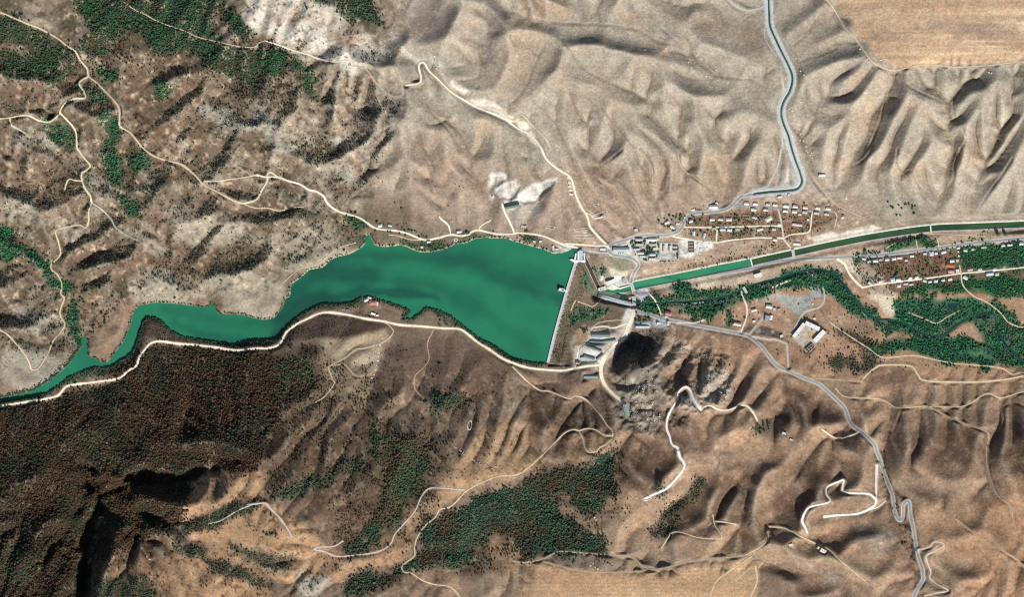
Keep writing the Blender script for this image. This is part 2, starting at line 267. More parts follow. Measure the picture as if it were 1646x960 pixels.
# woods: name, outlines, tree spacing px, crown radius px, palette, ground colour, density
WOODS = [
('north_forest', [[(100,-20),(130,-90),(360,-90),(362,0),(348,25),(348,45),(368,62),(352,75),(410,80),(440,75),(472,95),(466,126),(430,118),(400,131),(340,112),(300,86),(250,76),(212,55),(190,45),(150,78),(128,82),(140,40)],
  [(365,-20),(385,18),(405,44),(412,64),(396,66),(374,36),(360,8)],[(488,-90),(582,-90),(586,0),(600,22),(622,38),(600,41),(565,36),(535,15),(490,0)]], 3.3, 1.7, 2.5, ['3b6547','325a42','466e4e','2d503e','4f5f48','5a5a46'], '3a4a3a', .88),
('hillside_wood', [[(-90,20),(0,28),(40,36),(95,66),(116,86),(118,104),(75,96),(30,72),(-90,62)],[(-90,76),(60,86),(110,106),(125,126),(50,126),(-90,118)],[(112,80),(135,75),(150,55),(155,75),(135,95),(125,90)]], 3.5, 1.5, 2.3, ['46684c','4a5f48','3c5c46','5a6a4e'], '48533f', .8),
('gully_thicket', [[(167,186),(184,181),(190,230),(200,268),(196,300),(180,290),(172,240)],[(470,95),(490,100),(500,130),(512,158),(490,146),(480,116)],[(165,104),(182,104),(184,122),(172,124)],[(140,150),(170,148),(170,165),(150,165)],[(412,68),(440,80),(462,92),(450,120),(425,110)],
  [(582,378),(596,360),(588,352),(566,345),(560,352),(578,366)],[(60,185),(110,205),(105,240),(70,225)],[(245,140),(270,132),(280,150),(255,155)],[(210,250),(240,245),(235,275),(212,270)],[(190,310),(225,318),(215,345),(195,335)]], 3.3, 1.5, 2.3, ['3d7a54','33694a','4a8a5c','2f5f46'], '3c5540', .85),
('ravine_wood', [[(-90,360),(0,366),(19,376),(17,395),(60,400),(78,430),(106,450),(113,472),(80,452),(55,426),(30,411),(-90,415)],[(111,470),(130,500),(136,530),(126,556),(115,540),(112,502)]], 3.3, 1.6, 2.5, ['327a52','2c6a49','3d8a5c'], '2f5540', .92),
('dark_wood', [[(110,740),(270,745),(335,752),(300,800),(278,848),(200,885),(155,900),(120,1040),(60,1040)],[(-90,690),(0,652),(100,636),(180,615),(230,562),(250,556),(420,562),(440,577),(480,580),(503,605),(498,640),(440,662),(430,690),(421,742),(400,760),(330,752),(280,772),(262,792),(278,842),(205,868),(160,850),(150,880),(132,960),(128,1050),(-90,1050)]], 3.7, 1.7, 2.7, ['5a4737','503f34','3f382e','624c3b','3b4735','4b3a2f','334032'], '40342b', .84),
('green_wood', [[(600,690),(640,700),(700,715),(688,760),(660,800),(640,850),(590,888),(540,886),(562,870),(600,840),(620,790),(600,740)],[(430,782),(480,772),(560,740),(600,715),(570,760),(500,790),(490,800),(440,800)],[(690,640),(720,632),(745,640),(745,660),(720,666),(702,671)],[(690,655),(702,670),(705,685),(692,678)],
  [(442,576),(500,585),(500,612),(470,640),(440,640)],[(130,700),(150,690),(180,720),(215,745),(190,760),(160,740)],[(350,690),(420,660),(420,680),(380,700)],[(-60,870),(0,862),(40,890),(80,910),(60,940),(-60,950)]], 3.4, 1.6, 2.5, ['43654e','3a5a46','4d6e52','5a5a48','645545'], '4c493a', .78),
('thin_wood', [[(400,552),(520,560),(610,600),(650,690),(610,770),(440,790),(415,680)],[(40,650),(240,560),(300,560),(280,860),(60,1000),(-80,1000)],[(620,690),(720,700),(700,860),(560,900),(520,830)],[(700,870),(860,760),(1000,720),(1000,830),(900,900),(740,930)],[(60,100),(220,40),(480,70),(520,160),(400,160),(250,130),(100,140)]], 5.2, 1.2, 2.2, ['4c4536','454a38','584838','3d4636'], '5f5040', .42),
('spur_wood', [[(738,820),(790,795),(860,766),(900,752),(955,746),(988,722),(984,746),(984,800),(970,815),(940,815),(912,790),(886,800),(900,830),(940,860),(986,892),(900,893),(870,896),(842,900),(830,862),(800,852),(762,880),(742,920),(662,917),(640,930),(540,962),(560,932),(620,922),(680,892),(668,860),(692,835)]], 3.4, 1.6, 2.5, ['3e6650','365a48','48705a','555644','3a5044','62543f'], '41453a', .88),
('terrace_scrub', [[(362,868),(440,890),(482,905),(462,912),(400,902)],[(290,842),(400,800),(422,810),(340,852),(285,860)],[(150,930),(240,922),(250,962),(230,1050),(140,1050)],[(330,888),(400,918),(455,946),(400,942),(340,912)],[(1045,780),(1065,765),(1070,790),(1050,800)],[(1050,860),(1065,830),(1100,800),(1140,760),(1135,790),(1080,840),(1060,872)],[(1212,688),(1228,682),(1232,694),(1216,698)],
  [(1330,580),(1375,572),(1380,590),(1340,592)],[(1385,560),(1412,572),(1405,598),(1380,596)],[(1345,530),(1380,540),(1430,560),(1425,572),(1380,556),(1345,542)],[(280,870),(340,880),(335,900),(290,893)]], 3.3, 1.3, 2.2, ['465c46','4a5040','3c5040','58604a'], '554f40', .85),
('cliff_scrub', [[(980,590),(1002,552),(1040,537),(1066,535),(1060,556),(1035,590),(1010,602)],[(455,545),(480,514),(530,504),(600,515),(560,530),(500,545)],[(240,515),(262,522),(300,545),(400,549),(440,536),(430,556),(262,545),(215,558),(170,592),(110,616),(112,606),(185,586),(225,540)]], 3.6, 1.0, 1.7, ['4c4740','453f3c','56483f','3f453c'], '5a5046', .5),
('riverside_trees', [[(1024,488),(1048,480),(1080,480),(1112,466),(1150,474),(1200,460),(1240,442),(1300,424),(1342,430),(1362,460),(1392,486),(1422,512),(1446,502),(1442,482),(1500,476),(1560,490),(1600,480),(1646,530),(1740,600),(1740,680),(1646,604),(1600,580),(1562,522),(1500,548),(1450,537),(1390,512),(1350,492),(1328,470),(1290,455),(1232,472),(1202,486),(1150,506),(1080,496),(1040,506)],
  [(1168,500),(1178,505),(1178,530),(1170,525)],[(924,500),(960,492),(980,498),(976,503),(925,506)],[(920,510),(955,505),(964,512),(930,523),(917,519)],[(1024,496),(1056,490),(1062,508),(1040,508),(1024,500)],[(964,432),(974,428),(976,442),(966,445)],[(940,440),(948,436),(950,462),(942,470)],[(1285,448),(1325,440),(1330,452),(1300,460)],
  [(1436,555),(1480,545),(1530,560),(1600,580),(1600,592),(1480,570)],[(1470,560),(1600,568),(1610,560),(1560,545),(1500,550)],[(1076,458),(1100,452),(1108,470),(1080,478)],[(1395,560),(1440,538),(1475,545),(1478,562),(1420,570)]], 3.1, 1.4, 2.4, ['2a6a4a','327652','255a44','3d8460','2a5442','4a7a58'], '33624a', .74),
('orchard_trees', [[(1418,405),(1460,382),(1500,386),(1500,399),(1440,406)],[(1500,390),(1545,388),(1600,382),(1560,392),(1500,400)],[(1545,402),(1740,380),(1740,425),(1560,432),(1552,415)],[(1450,464),(1550,450),(1740,435),(1740,478),(1600,478),(1530,470),(1445,476)],[(1376,414),(1400,412),(1404,425),(1380,424)]], 3.1, 1.4, 2.3, ['2b6a4a','347a52','3b6548','295a42','457e55'], '376542', .97),
('garden_trees', [[(1380,420),(1540,402),(1545,458),(1420,470),(1392,460)],[(1095,347),(1250,330),(1340,342),(1345,352),(1290,384),(1110,384)],[(1012,384),(1060,384),(1060,420),(1030,420)],[(1095,425),(1250,395),(1300,388),(1250,404),(1100,436)]], 4.2, 1.0, 1.8, ['4a6a48','5a6a48','3f5a40'], '7d5c48', .42),
('dam_slope_scrub', [[(928,420),(946,424),(934,470),(920,530),(902,578),(886,584),(894,540),(906,498),(918,458)],[(948,480),(960,470),(962,500),(945,500)],[(1000,466),(1014,464),(1012,474),(1000,474)]], 3.6, .8, 1.5, ['46583f','3f5038','525c42'], '6f6350', 1.0),
('lakeside_trees', [[(562,404),(600,390),(585,384),(570,395)],[(602,394),(640,392),(668,400),(690,404),(722,396),(730,390),(700,386),(640,388)],[(735,390),(765,380),(812,380),(800,376),(750,374)],[(845,375),(862,378),(870,390),(850,386)],[(640,508),(668,504),(690,495),(720,506),(760,538),(820,578),(870,586),(830,582),(780,556),(735,522),(700,502),(680,502),(665,514)],
  [(100,618),(150,592),(190,585),(220,556),(232,535),(214,566),(190,592),(150,602),(106,625)],[(560,484),(590,478),(585,492),(560,494)]], 3.3, 1.1, 1.9, ['35664a','3f7552','2f5a44'], '45563f', .8),
]
# ------------------------------------------------------------------ buildings: name, x, y, length, width (px), angle (degrees, counter-clockwise), height m, roof kind, roof colour, label, category, group
ORD = ['first', 'second', 'third', 'fourth', 'fifth', 'sixth', 'seventh', 'eighth', 'ninth', 'tenth', 'eleventh', 'twelfth', 'thirteenth', 'fourteenth', 'fifteenth', 'sixteenth', 'seventeenth', 'eighteenth']
BLD = []
def bd(*a): BLD.append(a)
def row(items, text, group, cat='house'):
    """items from west to east: x, y, L, W, angle, roof kind, colour, adjective"""
    for i, (x, y, L, W, a, rk, rc, adj) in enumerate(items):
        bd(cat.replace(' ', '_'), x, y, L, W, a, 3.0, rk, rc, '%s, %s from west %s' % (adj, ORD[i], text), cat, group)
row([(1200.5,326.8,7,5,-3,'gable','f2ead8','cream gabled house'),(1214.8,327.3,6.5,5,-5,'gable','efe6d4','cream gabled house'),(1235,328.2,6,5,-4,'gable','c9cccb','grey roofed house'),(1246.5,329,7,5,-5,'gable','ecdcc6','tan gabled house'),(1264.3,331,8.5,5.5,-5,'gable','f2ede0','large white house'),
 (1279,331.6,7.5,5,-5,'gable','efe4d0','cream gabled house'),(1295,333,7,5.5,-6,'gable','ead8c0','tan gabled house'),(1315.4,334.2,7,5.5,-5,'gable','f0e6d6','cream gabled house'),(1332,335,7.5,5,-6,'gable','e8d9c6','tan gabled house')], 'in the row north of the paved lane', 'houses north of the paved lane')
row([(1212,336.6,7.5,4.5,-4,'gable','f0ebe2','white gabled house'),(1231.5,337.2,7,4.5,-6,'gable','e6d8c6','tan gabled house'),(1263.2,339,7.5,4.5,-4,'gable','ece7da','cream gabled house'),(1277.6,339.9,7.5,5,-5,'gable','efe8d8','cream gabled house'),
 (1294.3,340.9,7,4.5,-4,'gable','d9cebd','beige gabled house'),(1313.3,342.3,7.5,4,-4,'gable','d8d0c0','beige gabled house'),(1329.6,343.8,7,4.5,-4,'gable','c3ccc0','greenish grey house')], 'in the row south of the paved lane', 'houses south of the paved lane')
row([(1110.5,355.5,5.5,4,25,'gable','eeeae0','white hut'),(1145.4,352.8,7,4,0,'gable','efefea','white long house'),(1158.7,352.6,7,4,-3,'gable','e6ddcc','cream house'),(1172,352.8,8.5,4.6,0,'hip','f2f0e6','broad white house'),(1213.6,349.8,7,3.4,-14,'gable','d9dcda','tilted pale grey house'),
 (1236,351.8,10.5,7,32,'hip','f3ead6','biggest cream house')], 'in the row north of the middle lane', 'houses north of the middle lane')
row([(1148.3,368.4,6,4,0,'flat','c9c4ba','grey flat house'),(1162,368.8,8,4.2,-2,'gable','dfe6e2','greenish pale house'),(1173,369.4,7.5,5,-10,'hip','d4ece8','cyan house'),(1186,369.4,7,5,0,'flat','b9babc','grey flat house'),(1222,368.2,9,5,12,'gable','cfd2c8','grey green barn house'),(1244.5,368.3,5.5,4,0,'gable','d5d8d0','small pale house')],
 'in the row south of the middle lane', 'houses south of the middle lane')
bd('house',1115.3,375.6,7,4.2,88,3,'gable','d6f0ea','cyan white house under trees near the road bend, long side north to south','house','village houses')
bd('house',1132,379,7.5,4,75,3,'gable','cfd6dc','blue grey house in the orchard east of the cyan white house','house','village houses')
bd('house',1246.5,385.2,6,4,-8,3,'gable','e6e8e8','white house just south of the lowest dirt lane near its east junction','house','village houses')
bd('house',1253,360.6,5,4.5,0,3,'gable','e6e6dc','white hut at the corner of the middle lane and the connecting road','house','village houses')
bd('hall',1147,332.6,12.5,6,2,4.5,'gable','eef0ec','large white roofed hall above the main road, dark shadow behind it','hall',None)
bd('shed',1151.5,327.6,4.5,3.2,40,2.6,'mono','f0efe9','small white shed at the north-east corner of the large white hall','shed',None)
bd('shed',1114.3,337.8,5,2.6,8,2.6,'mono','eceae2','low white shed on the hillside just above the main road bend','shed',None)
bd('barn',1282.3,361,15.5,4.2,-8,4,'gable','e4cfc4','long pinkish barn with a dark brown north slope in the village','barn',None)
bd('barn',1281.5,392,11.5,4,-6,4,'gable','f2f0e8','long white shed between the lowest dirt lane and the canal','barn',None)
bd('shed',1254,316,6.5,3,10,2.6,'gable','eeece6','white shed under the canal bank north of the village','shed','sheds below the upper canal')
bd('shed',1268.6,313.6,4,3,0,2.4,'flat','e9e9e2','small pale shed east of the white shed under the canal bank','shed','sheds below the upper canal')
bd('shed',1299.7,353.8,4,3.5,0,2.6,'flat','e0eae4','pale green shed west of the dirt lane bend','shed',None)
bd('shed',1286.2,344.2,4,3,0,2.6,'gable','eadfe4','pale pink shed in the gardens south of the lane','shed',None)
bd('shed',1322,281.2,9.5,4.2,4,3,'gable','f0eee4','isolated white shed on the slope east of the canal corner','shed',None)
bd('shed',1022.7,370,5,3.6,0,2.6,'flat','eceae0','white shed standing alone north of the main road curve','shed',None)
bd('house',1072,357.5,7,4,25,3,'gable','e6e6e2','white house at the mouth of the gully west of the road bend','house',None)
bd('house',1081.8,365,7.5,4.6,-30,3,'gable','eef0ea','white house between trees inside the main road bend','house',None)
bd('house',1090,360.5,6,3.6,0,3,'flat','e9e8df','pale flat house touching the main road bend','house',None)
# settlement below the road
bd('warehouse',998.6,401.5,25.5,7.2,1,5,'gable','b5c4c6','long blue grey roofed warehouse inside the road loop','warehouse',None)
bd('office',999,408.2,9,3,2,3,'flat','eceae4','white annex on the south side of the blue grey warehouse','annex',None)
bd('shed',969,400.4,8.5,4.2,0,3,'gable','eceae0','white shed west of the road loop','shed',None)
for i, (x, y, L, W, c, t) in enumerate([(1028,384.8,11,3.4,'c9c8be','grey roofed barrack nearest the main road'),(1028,394,11.5,3.6,'d9d8d2','long pale barrack second from the main road'),(1024,401.5,9,3.4,'e4e1d9','white barrack beside the warehouse court'),(1030,407,9,3.6,'e9e7e0','white block with trees on its north side'),
   (1033,413,9,3.4,'dfe4e6','pale blue block nearest the lower road'),(1041,388,5,8,'f0eee8','white block set north to south between the barracks'),(1049.5,385,14,4.4,'f0ece6','broad white block at the top of the settlement'),(1049.5,394,11,3.4,'cfd2c8','grey green block behind a tree row'),(1053,400.5,5,4.4,'e8d8c8','small tan block on the inner lane'),
   (1049.5,409,9.5,4,'c4d0d6','bluish block among the southern trees'),(1049,417.5,10.5,4.4,'f0eadc','cream block at the southern end of the settlement')]):
    bd('apartment_block', x, y, L, W, 0, 7 if i in (0, 1, 6) else 5, 'flat' if i % 3 else 'gable', c, t, 'block', 'blocks of the white settlement')
bd('workshop',1067.4,400,3.6,9,0,4,'gable','cfcac0','narrow grey beige workshop set north to south in the walled yard','workshop','workshops in the walled yard')
bd('workshop',1077.4,399.5,4.6,8.4,0,4,'gable','e0d5cd','pinkish workshop in the middle of the walled yard','workshop','workshops in the walled yard')
bd('workshop',1086,397,6.5,3.6,0,4,'gable','b9bec2','grey workshop at the yard\'s north-east corner','workshop','workshops in the walled yard')
bd('workshop',1086,403,6.5,3.6,0,4,'gable','b4aebb','violet grey workshop at the yard\'s east side','workshop','workshops in the walled yard')
bd('ruined_building',1111.7,397.6,9,16,0,3.4,'open','bfae9a','roofless walled building split into rooms beside the rubble field','ruin',None)
bd('ruined_building',1200,347.6,10,5,0,2.4,'open','b9a592','roofless low ruin in the bare plot of the village','ruin',None)
# dam works
bd('powerhouse',982.3,454.2,15,7.5,20,9,'flat','f4f1e8','bright white power station hall at the head of the canal','power station',None)
bd('control_house',1003,450.6,4.5,7,5,4,'flat','b9c0cc','blue grey control house west of the road to the bridge','control house',None)
bd('outlet_house',968,464.4,12,5,18,6,'flat','f0efea','white outlet house with dark hatches at the foot of the spillway','outlet house',None)
bd('house',1014.6,477.5,8,6,22,4,'gable','d98a92','pink roofed house between the two river bridges','house',None)
bd('house',1074.3,504.6,10.5,5.4,-12,4,'hip','cf8c8e','pink hip roofed house north of the southern road','house',None)
bd('shed',1058,520.6,3.6,3.4,0,3,'flat','f2ecd8','small cream hut on the grey paved lot','shed',None)
bd('shed',1074.4,520.4,2.6,7,-5,3,'flat','f4f1e6','narrow white shed along the east edge of the paved lot','shed',None)
bd('shed',1070.8,509.8,3.4,2.6,0,2.6,'flat','f0efe6','tiny white hut by the road opposite the pink roofed house','shed',None)
bd('barn',1032,525.5,19,2.8,0,3.4,'gable','cfe0e6','very long pale blue shed under the dark cliff','barn',None)
bd('shed',1042.6,526.4,3.6,3,0,2.6,'flat','f3ead8','cream hut at the east end of the pale blue shed','shed',None)
bd('house',1185.9,521.6,12,4.6,-10,4,'gable','ead9cc','long cream and brown house beside the southern road','house',None)
bd('shed',1183.8,523.6,4,3,0,2.6,'flat','f0ece2','white lean-to south-west of the cream and brown house','shed',None) if False else None
bd('pump_house',1219,443,12,6.4,18,5,'flat','f6f6f2','brilliant white pump house on the river\'s north bank','pump house',None)
# depot south of the dam
bd('greenhouse',966,539,30,6.4,-1,2.8,'gable','7f8f87','longest grey green shed at the depot\'s north side','shed','long sheds of the depot')
bd('greenhouse',956.6,549.6,18,3.6,-4,2.8,'gable','7f8f87','western half of the bent grey shed at the depot','shed','long sheds of the depot')
bd('greenhouse',977.8,548.3,24,3.6,8,2.8,'gable','7f8f87','eastern half of the bent grey shed at the depot','shed','long sheds of the depot')
bd('greenhouse',955.5,561,24,3.4,-18,2.8,'gable','7f8f87','slanting grey shed in the middle of the depot','shed','long sheds of the depot')
bd('greenhouse',947.5,575,17.5,5,-16,2.8,'gable','7f8f87','broad slanting green grey shed at the depot\'s south','shed','long sheds of the depot')
bd('greenhouse',964,574,12.5,3.6,40,2.8,'gable','7f8f87','short green grey shed turned towards the shore road','shed','long sheds of the depot')
bd('shed',936,575.4,5,4,10,3,'gable','a4b4ab','small green grey hut at the west end of the broad slanting shed','shed',None)
bd('shed',928.9,584,5.5,3,-15,3,'gable','b4ab8e','small olive roofed hut where the depot track meets the shore road','shed',None)
bd('greenhouse',950,606,22,4.4,0,2.8,'gable','8da3a2','grey shed alone south of the shore road','shed','long sheds of the depot')
bd('terrace_hall',1006.8,660.4,19.5,6.6,-77,5,'gable','8fae9e','green roofed hall on the white terrace above the quarry road','hall',None)
bd('terrace_hall',823.2,330.9,23,6,12,5,'gable','5f7a6a','dark green roofed hall on the white terrace below the quarry','hall',None)
# lakeside
bd('house',599.2,487,11,7,-1,4.5,'hip','cf7f86','red roofed lake house on the south shore','house',None)
bd('shed',606.6,489.2,2.4,6.4,0,3,'flat','f5ece0','white wall-like annex at the east side of the red lake house','annex',None)
bd('shed',588.4,482.4,6.5,4,25,3,'gable','dcebe6','pale boathouse west of the red lake house','boathouse',None)
bd('shed',594,479.6,6,3,-12,2.8,'flat','dcece6','pale green shed at the water behind the red lake house','shed',None)
bd('shed',599.8,505,7,2.8,-18,2.8,'mono','f8f4ea','white shed just north of the south shore road','shed',None)
bd('shed',606.2,507.4,4,1.8,0,2.4,'mono','f0ebe2','tiny white shed east of the white shed by the shore road','shed',None)
bd('ruined_building',551.6,499,4.5,3.6,-8,2.4,'open','cfd0d4','western of two small roofless ruins above the south shore road','ruin','two roofless ruins')
bd('ruined_building',558.4,499.8,4.5,3.6,-8,2.4,'open','cfd0d4','eastern of two small roofless ruins above the south shore road','ruin','two roofless ruins')
bd('house',610.6,362.6,6.5,5,8,3,'hip','d9ece6','pale cyan house above the north shore road near the inlet','house','lakeside houses')
bd('house',627,362.4,5,3.6,-10,3,'gable','d5dcd6','grey green house in the trees east of the pale cyan house','house','lakeside houses')
bd('house',689,388.6,5,3.2,8,3,'gable','eef0e6','white house between the shore road and the lakeside trees','house','lakeside houses')
bd('house',738,372.4,7,3.8,10,3,'gable','f6f4ec','white house north of the shore road beside dark trees','house','lakeside houses')
bd('house',752.8,376.8,5.5,2.6,18,3,'gable','f4f0e8','low white house at the water\'s edge on the shore road','house','lakeside houses')
bd('house',678,397,3.6,3,0,3,'gable','d8e2da','small pale hut hidden in the lakeside trees','house','lakeside houses')
bd('house',841.8,364.4,8.5,4,-8,3,'flat','c6c4b4','flat beige hut on the slope north-west of the dam','house','lakeside houses')
bd('house',869,388.4,5,3,0,3,'flat','ebe6e2','pale flat hut on the bank between road and lake','house','lakeside houses')
bd('house',889.6,399,3,7,12,3,'flat','f2eef0','white narrow hut near the water, north-west of the dam','house','lakeside houses')
bd('house',895.5,401,6,2.6,0,3,'flat','eceaea','white low hut just east of the white narrow hut','house','lakeside houses')
bd('house',859,389,4,3,0,3,'flat','e6e2de','small pale hut beside the bushes on the lake bank','house','lakeside houses')
# farm and state buildings east of the cliff
bd('barn',1237.4,493.2,9.5,5.4,-10,4,'gable','f6f4ee','white barn north of the grey yard buildings','barn','farm buildings')
bd('barn',1245.8,497.8,5,4.6,-10,3.4,'flat','c2ccd0','grey blue shed beside the white barn','barn','farm buildings')
bd('barn',1252.6,498.6,4.4,4,-10,3.4,'flat','b9b8aa','dull green grey shed east of the grey blue shed','barn','farm buildings')
bd('barn',1233.6,512.5,7,10,-14,6,'flat','a3a6ab','grey flat farm block with a dark shadow on its west side','barn','farm buildings')
bd('barn',1239.6,511,4,7,-14,4,'gable','f7f3ea','white narrow barn against the grey farm block','barn','farm buildings')
bd('shed',1212.3,498.8,7.5,4,12,3,'gable','ece6da','white shed east of the track to the pump house','shed','farm buildings')
bd('shed',1212.4,517,3.6,2.6,0,2.6,'mono','f2ead8','tiny cream shed in the tan field','shed','farm buildings')
bd('shed',1256.8,540.8,4.4,4,15,3,'flat','e2ded8','pale hut at the east tip of the dark ploughed plot','shed','farm buildings')
bd('shed',1310,512.6,3.4,2.4,-15,2.6,'mono','f2e6d0','lone cream hut north-east of the courtyard complex','shed','farm buildings')
bd('courtyard_wing',1285.2,531.6,28,6.4,51,7,'flat','efeee6','north-western wing of the courtyard complex, white flat roof','building','wings of the courtyard complex')
bd('courtyard_wing',1306.6,524.6,25,6.8,-25,7,'flat','f2f2ee','north-eastern wing of the courtyard complex, white flat roof','building','wings of the courtyard complex')
bd('courtyard_wing',1318,541,23,7.6,46.5,7,'flat','f6f6f4','south-eastern wing of the courtyard complex, brightest flat roof','building','wings of the courtyard complex')
bd('ruined_building',1302.6,560.4,15,7.2,43,6,'open','efe4d8','half roofless block at the courtyard complex\'s south corner','ruin',None)
# eastern village
row([(1389.8,416.2,5.5,3,-6,'gable','eaeae6','white hut'),(1397.5,420.4,4.5,3.2,25,'gable','dceae6','pale cyan hut'),(1408.4,419.4,7,4.2,2,'gable','f6f4ee','bright white house'),(1416.6,418.4,6,3.6,4,'flat','c2bfb6','grey flat house'),(1427,417,6,4.6,6,'gable','d3d6da','grey gabled house'),(1437.8,416,6.5,4.6,5,'hip','f2f3f2','white hip roofed house'),
 (1447,414.4,7.5,4,5,'gable','e3ddd6','beige house'),(1457.8,418.4,4.5,3.6,0,'gable','e8d6c4','tan hut'),(1467,411.4,5.5,3.6,6,'gable','eef0ee','white house'),(1487.8,407.4,5,3.6,5,'gable','cfd8d4','green grey house'),(1498.2,407.6,6.6,7,6,'hip','cdd8ea','blue house'),(1505.8,407,4.4,3.8,5,'gable','e9e9e4','white hut'),(1517.8,405.2,7,4.4,18,'gable','f2f4f2','white tilted house'),
 (1541.4,398.6,4,3,12,'gable','f0efe6','cream hut'),(1553.3,402.5,5.6,4,-8,'gable','c6e6e2','cyan house'),(1565.8,400.4,6,4,12,'gable','d6c8bc','beige house'),(1582.6,397.6,7.4,3,6,'gable','d4d3cc','grey house')], 'in the row south of the highway', 'houses south of the highway')
row([(1613.6,394.4,5,4,8,'gable','d6e2ea','pale blue house'),(1624.4,393.6,7.5,3,5,'gable','f8f6f2','long white house'),(1643,391.5,6,5,5,'gable','d6f0ee','cyan white house')], 'at the far east end of the highway row', 'houses at the far east end')
row([(1399.7,455.4,6,4.4,-30,'gable','d9d6dc','grey house'),(1415.9,452.6,5.4,4,20,'gable','e6ead9','pale green house'),(1435.6,449.4,6.5,4.8,8,'hip','cfe0ec','pale blue house'),(1444.7,449.6,6.6,4.4,8,'gable','f0f0e4','white house'),(1464.2,446.8,5,3.6,10,'gable','f2f3ee','white gabled hut'),(1474.5,445.8,5.2,3.8,10,'gable','eff0ea','white gabled hut'),(1530.3,436.2,9,5,0,'gable','d4a5a2','pink roofed barn'),(1560.4,433.4,8,4.2,12,'gable','d4b4b0','pinkish house'),
 (1576.4,433,6,4,10,'gable','c9ccc6','grey house'),(1600.4,432.8,6,3.8,5,'gable','d4e6e2','pale cyan house')], 'on the north side of the village track', 'houses north of the village track')
row([(1445.9,459.6,5.4,5,5,'hip','d4e2ec','pale blue house'),(1457,456.4,7,2.8,8,'gable','d9cfd6','long mauve grey shed'),(1466,457.2,6.4,2.8,8,'gable','d3cfd2','long grey shed'),(1487.8,451.6,5.4,4,-20,'gable','e6e0d8','beige house'),(1495.8,453,5,3.6,15,'gable','eeece8','white hut'),(1505.6,452,5.4,4.6,0,'hip','f2f0ee','white hip roofed house'),(1516.8,450.6,5.6,4,25,'gable','d6ece6','cyan white house'),(1528.2,449,5.6,4,15,'gable','eef0ee','white house'),
 (1553.3,446.8,7,5,-30,'gable','f2efe6','white tilted house'),(1592.4,440.2,11,5,9,'gable','cfe2ea','long blue white hall'),(1604,441,5.4,4.6,5,'hip','f4eccf','yellowish house')], 'on the south side of the village track', 'houses south of the village track')
bd('house',1528.6,426.6,12.5,6.6,-5,4,'gable','c0704e','long rust red roofed house in the eastern orchards','house',None)
bd('house',1531.5,419.4,6.4,5,5,3.4,'gable','def0ee','pale cyan house north of the rust red roofed house','house',None)
bd('house',1540.2,419.4,4.6,4.6,0,3,'flat','cfcbb4','beige flat hut next to the pale cyan house in the orchards','house',None)
bd('shed',1541.8,404.8,2.6,3.4,0,2.6,'flat','f2f6f2','tiny white hut below the cream hut on the highway','shed',None)
bd('shed',1542.7,411.8,3,3.2,0,2.6,'flat','dcebe4','tiny greenish white hut at the orchard path','shed',None)
bd('shed',1540.4,436,5.4,5.6,5,2.8,'flat','f3ead6','cream yard house at the village crossroads','shed',None)
bd('ruined_building',1640,425,5,4.4,0,2.2,'open','cfc9bb','open timber frame beside the track at the east edge','ruin',None)
bd('shed',1316.8,882.3,6,4,-30,3,'flat','f6e8d4','white hut on the ridge track, western of a close pair','shed','huts on the southern ridge track')
bd('shed',1323,886.6,9,6,-30,3,'flat','f6ead8','broad white hut on the ridge track, eastern of a close pair','shed','huts on the southern ridge track')
bd('shed',1271,877.2,6,4.4,15,2.6,'flat','f3e2c8','lone cream hut in the field west of the pair on the ridge','shed','huts on the southern ridge track')
bd('shed',1260.6,697.4,6,3,-20,2.6,'flat','e8e6e2','white shed at the spring grove in the southern hills','shed','sheds in the southern hills')
bd('shed',1272,707.6,5,2.4,-20,2.6,'flat','dedbd4','low grey shed east of the spring grove','shed','sheds in the southern hills')
for b in BLD[:]:
    pass
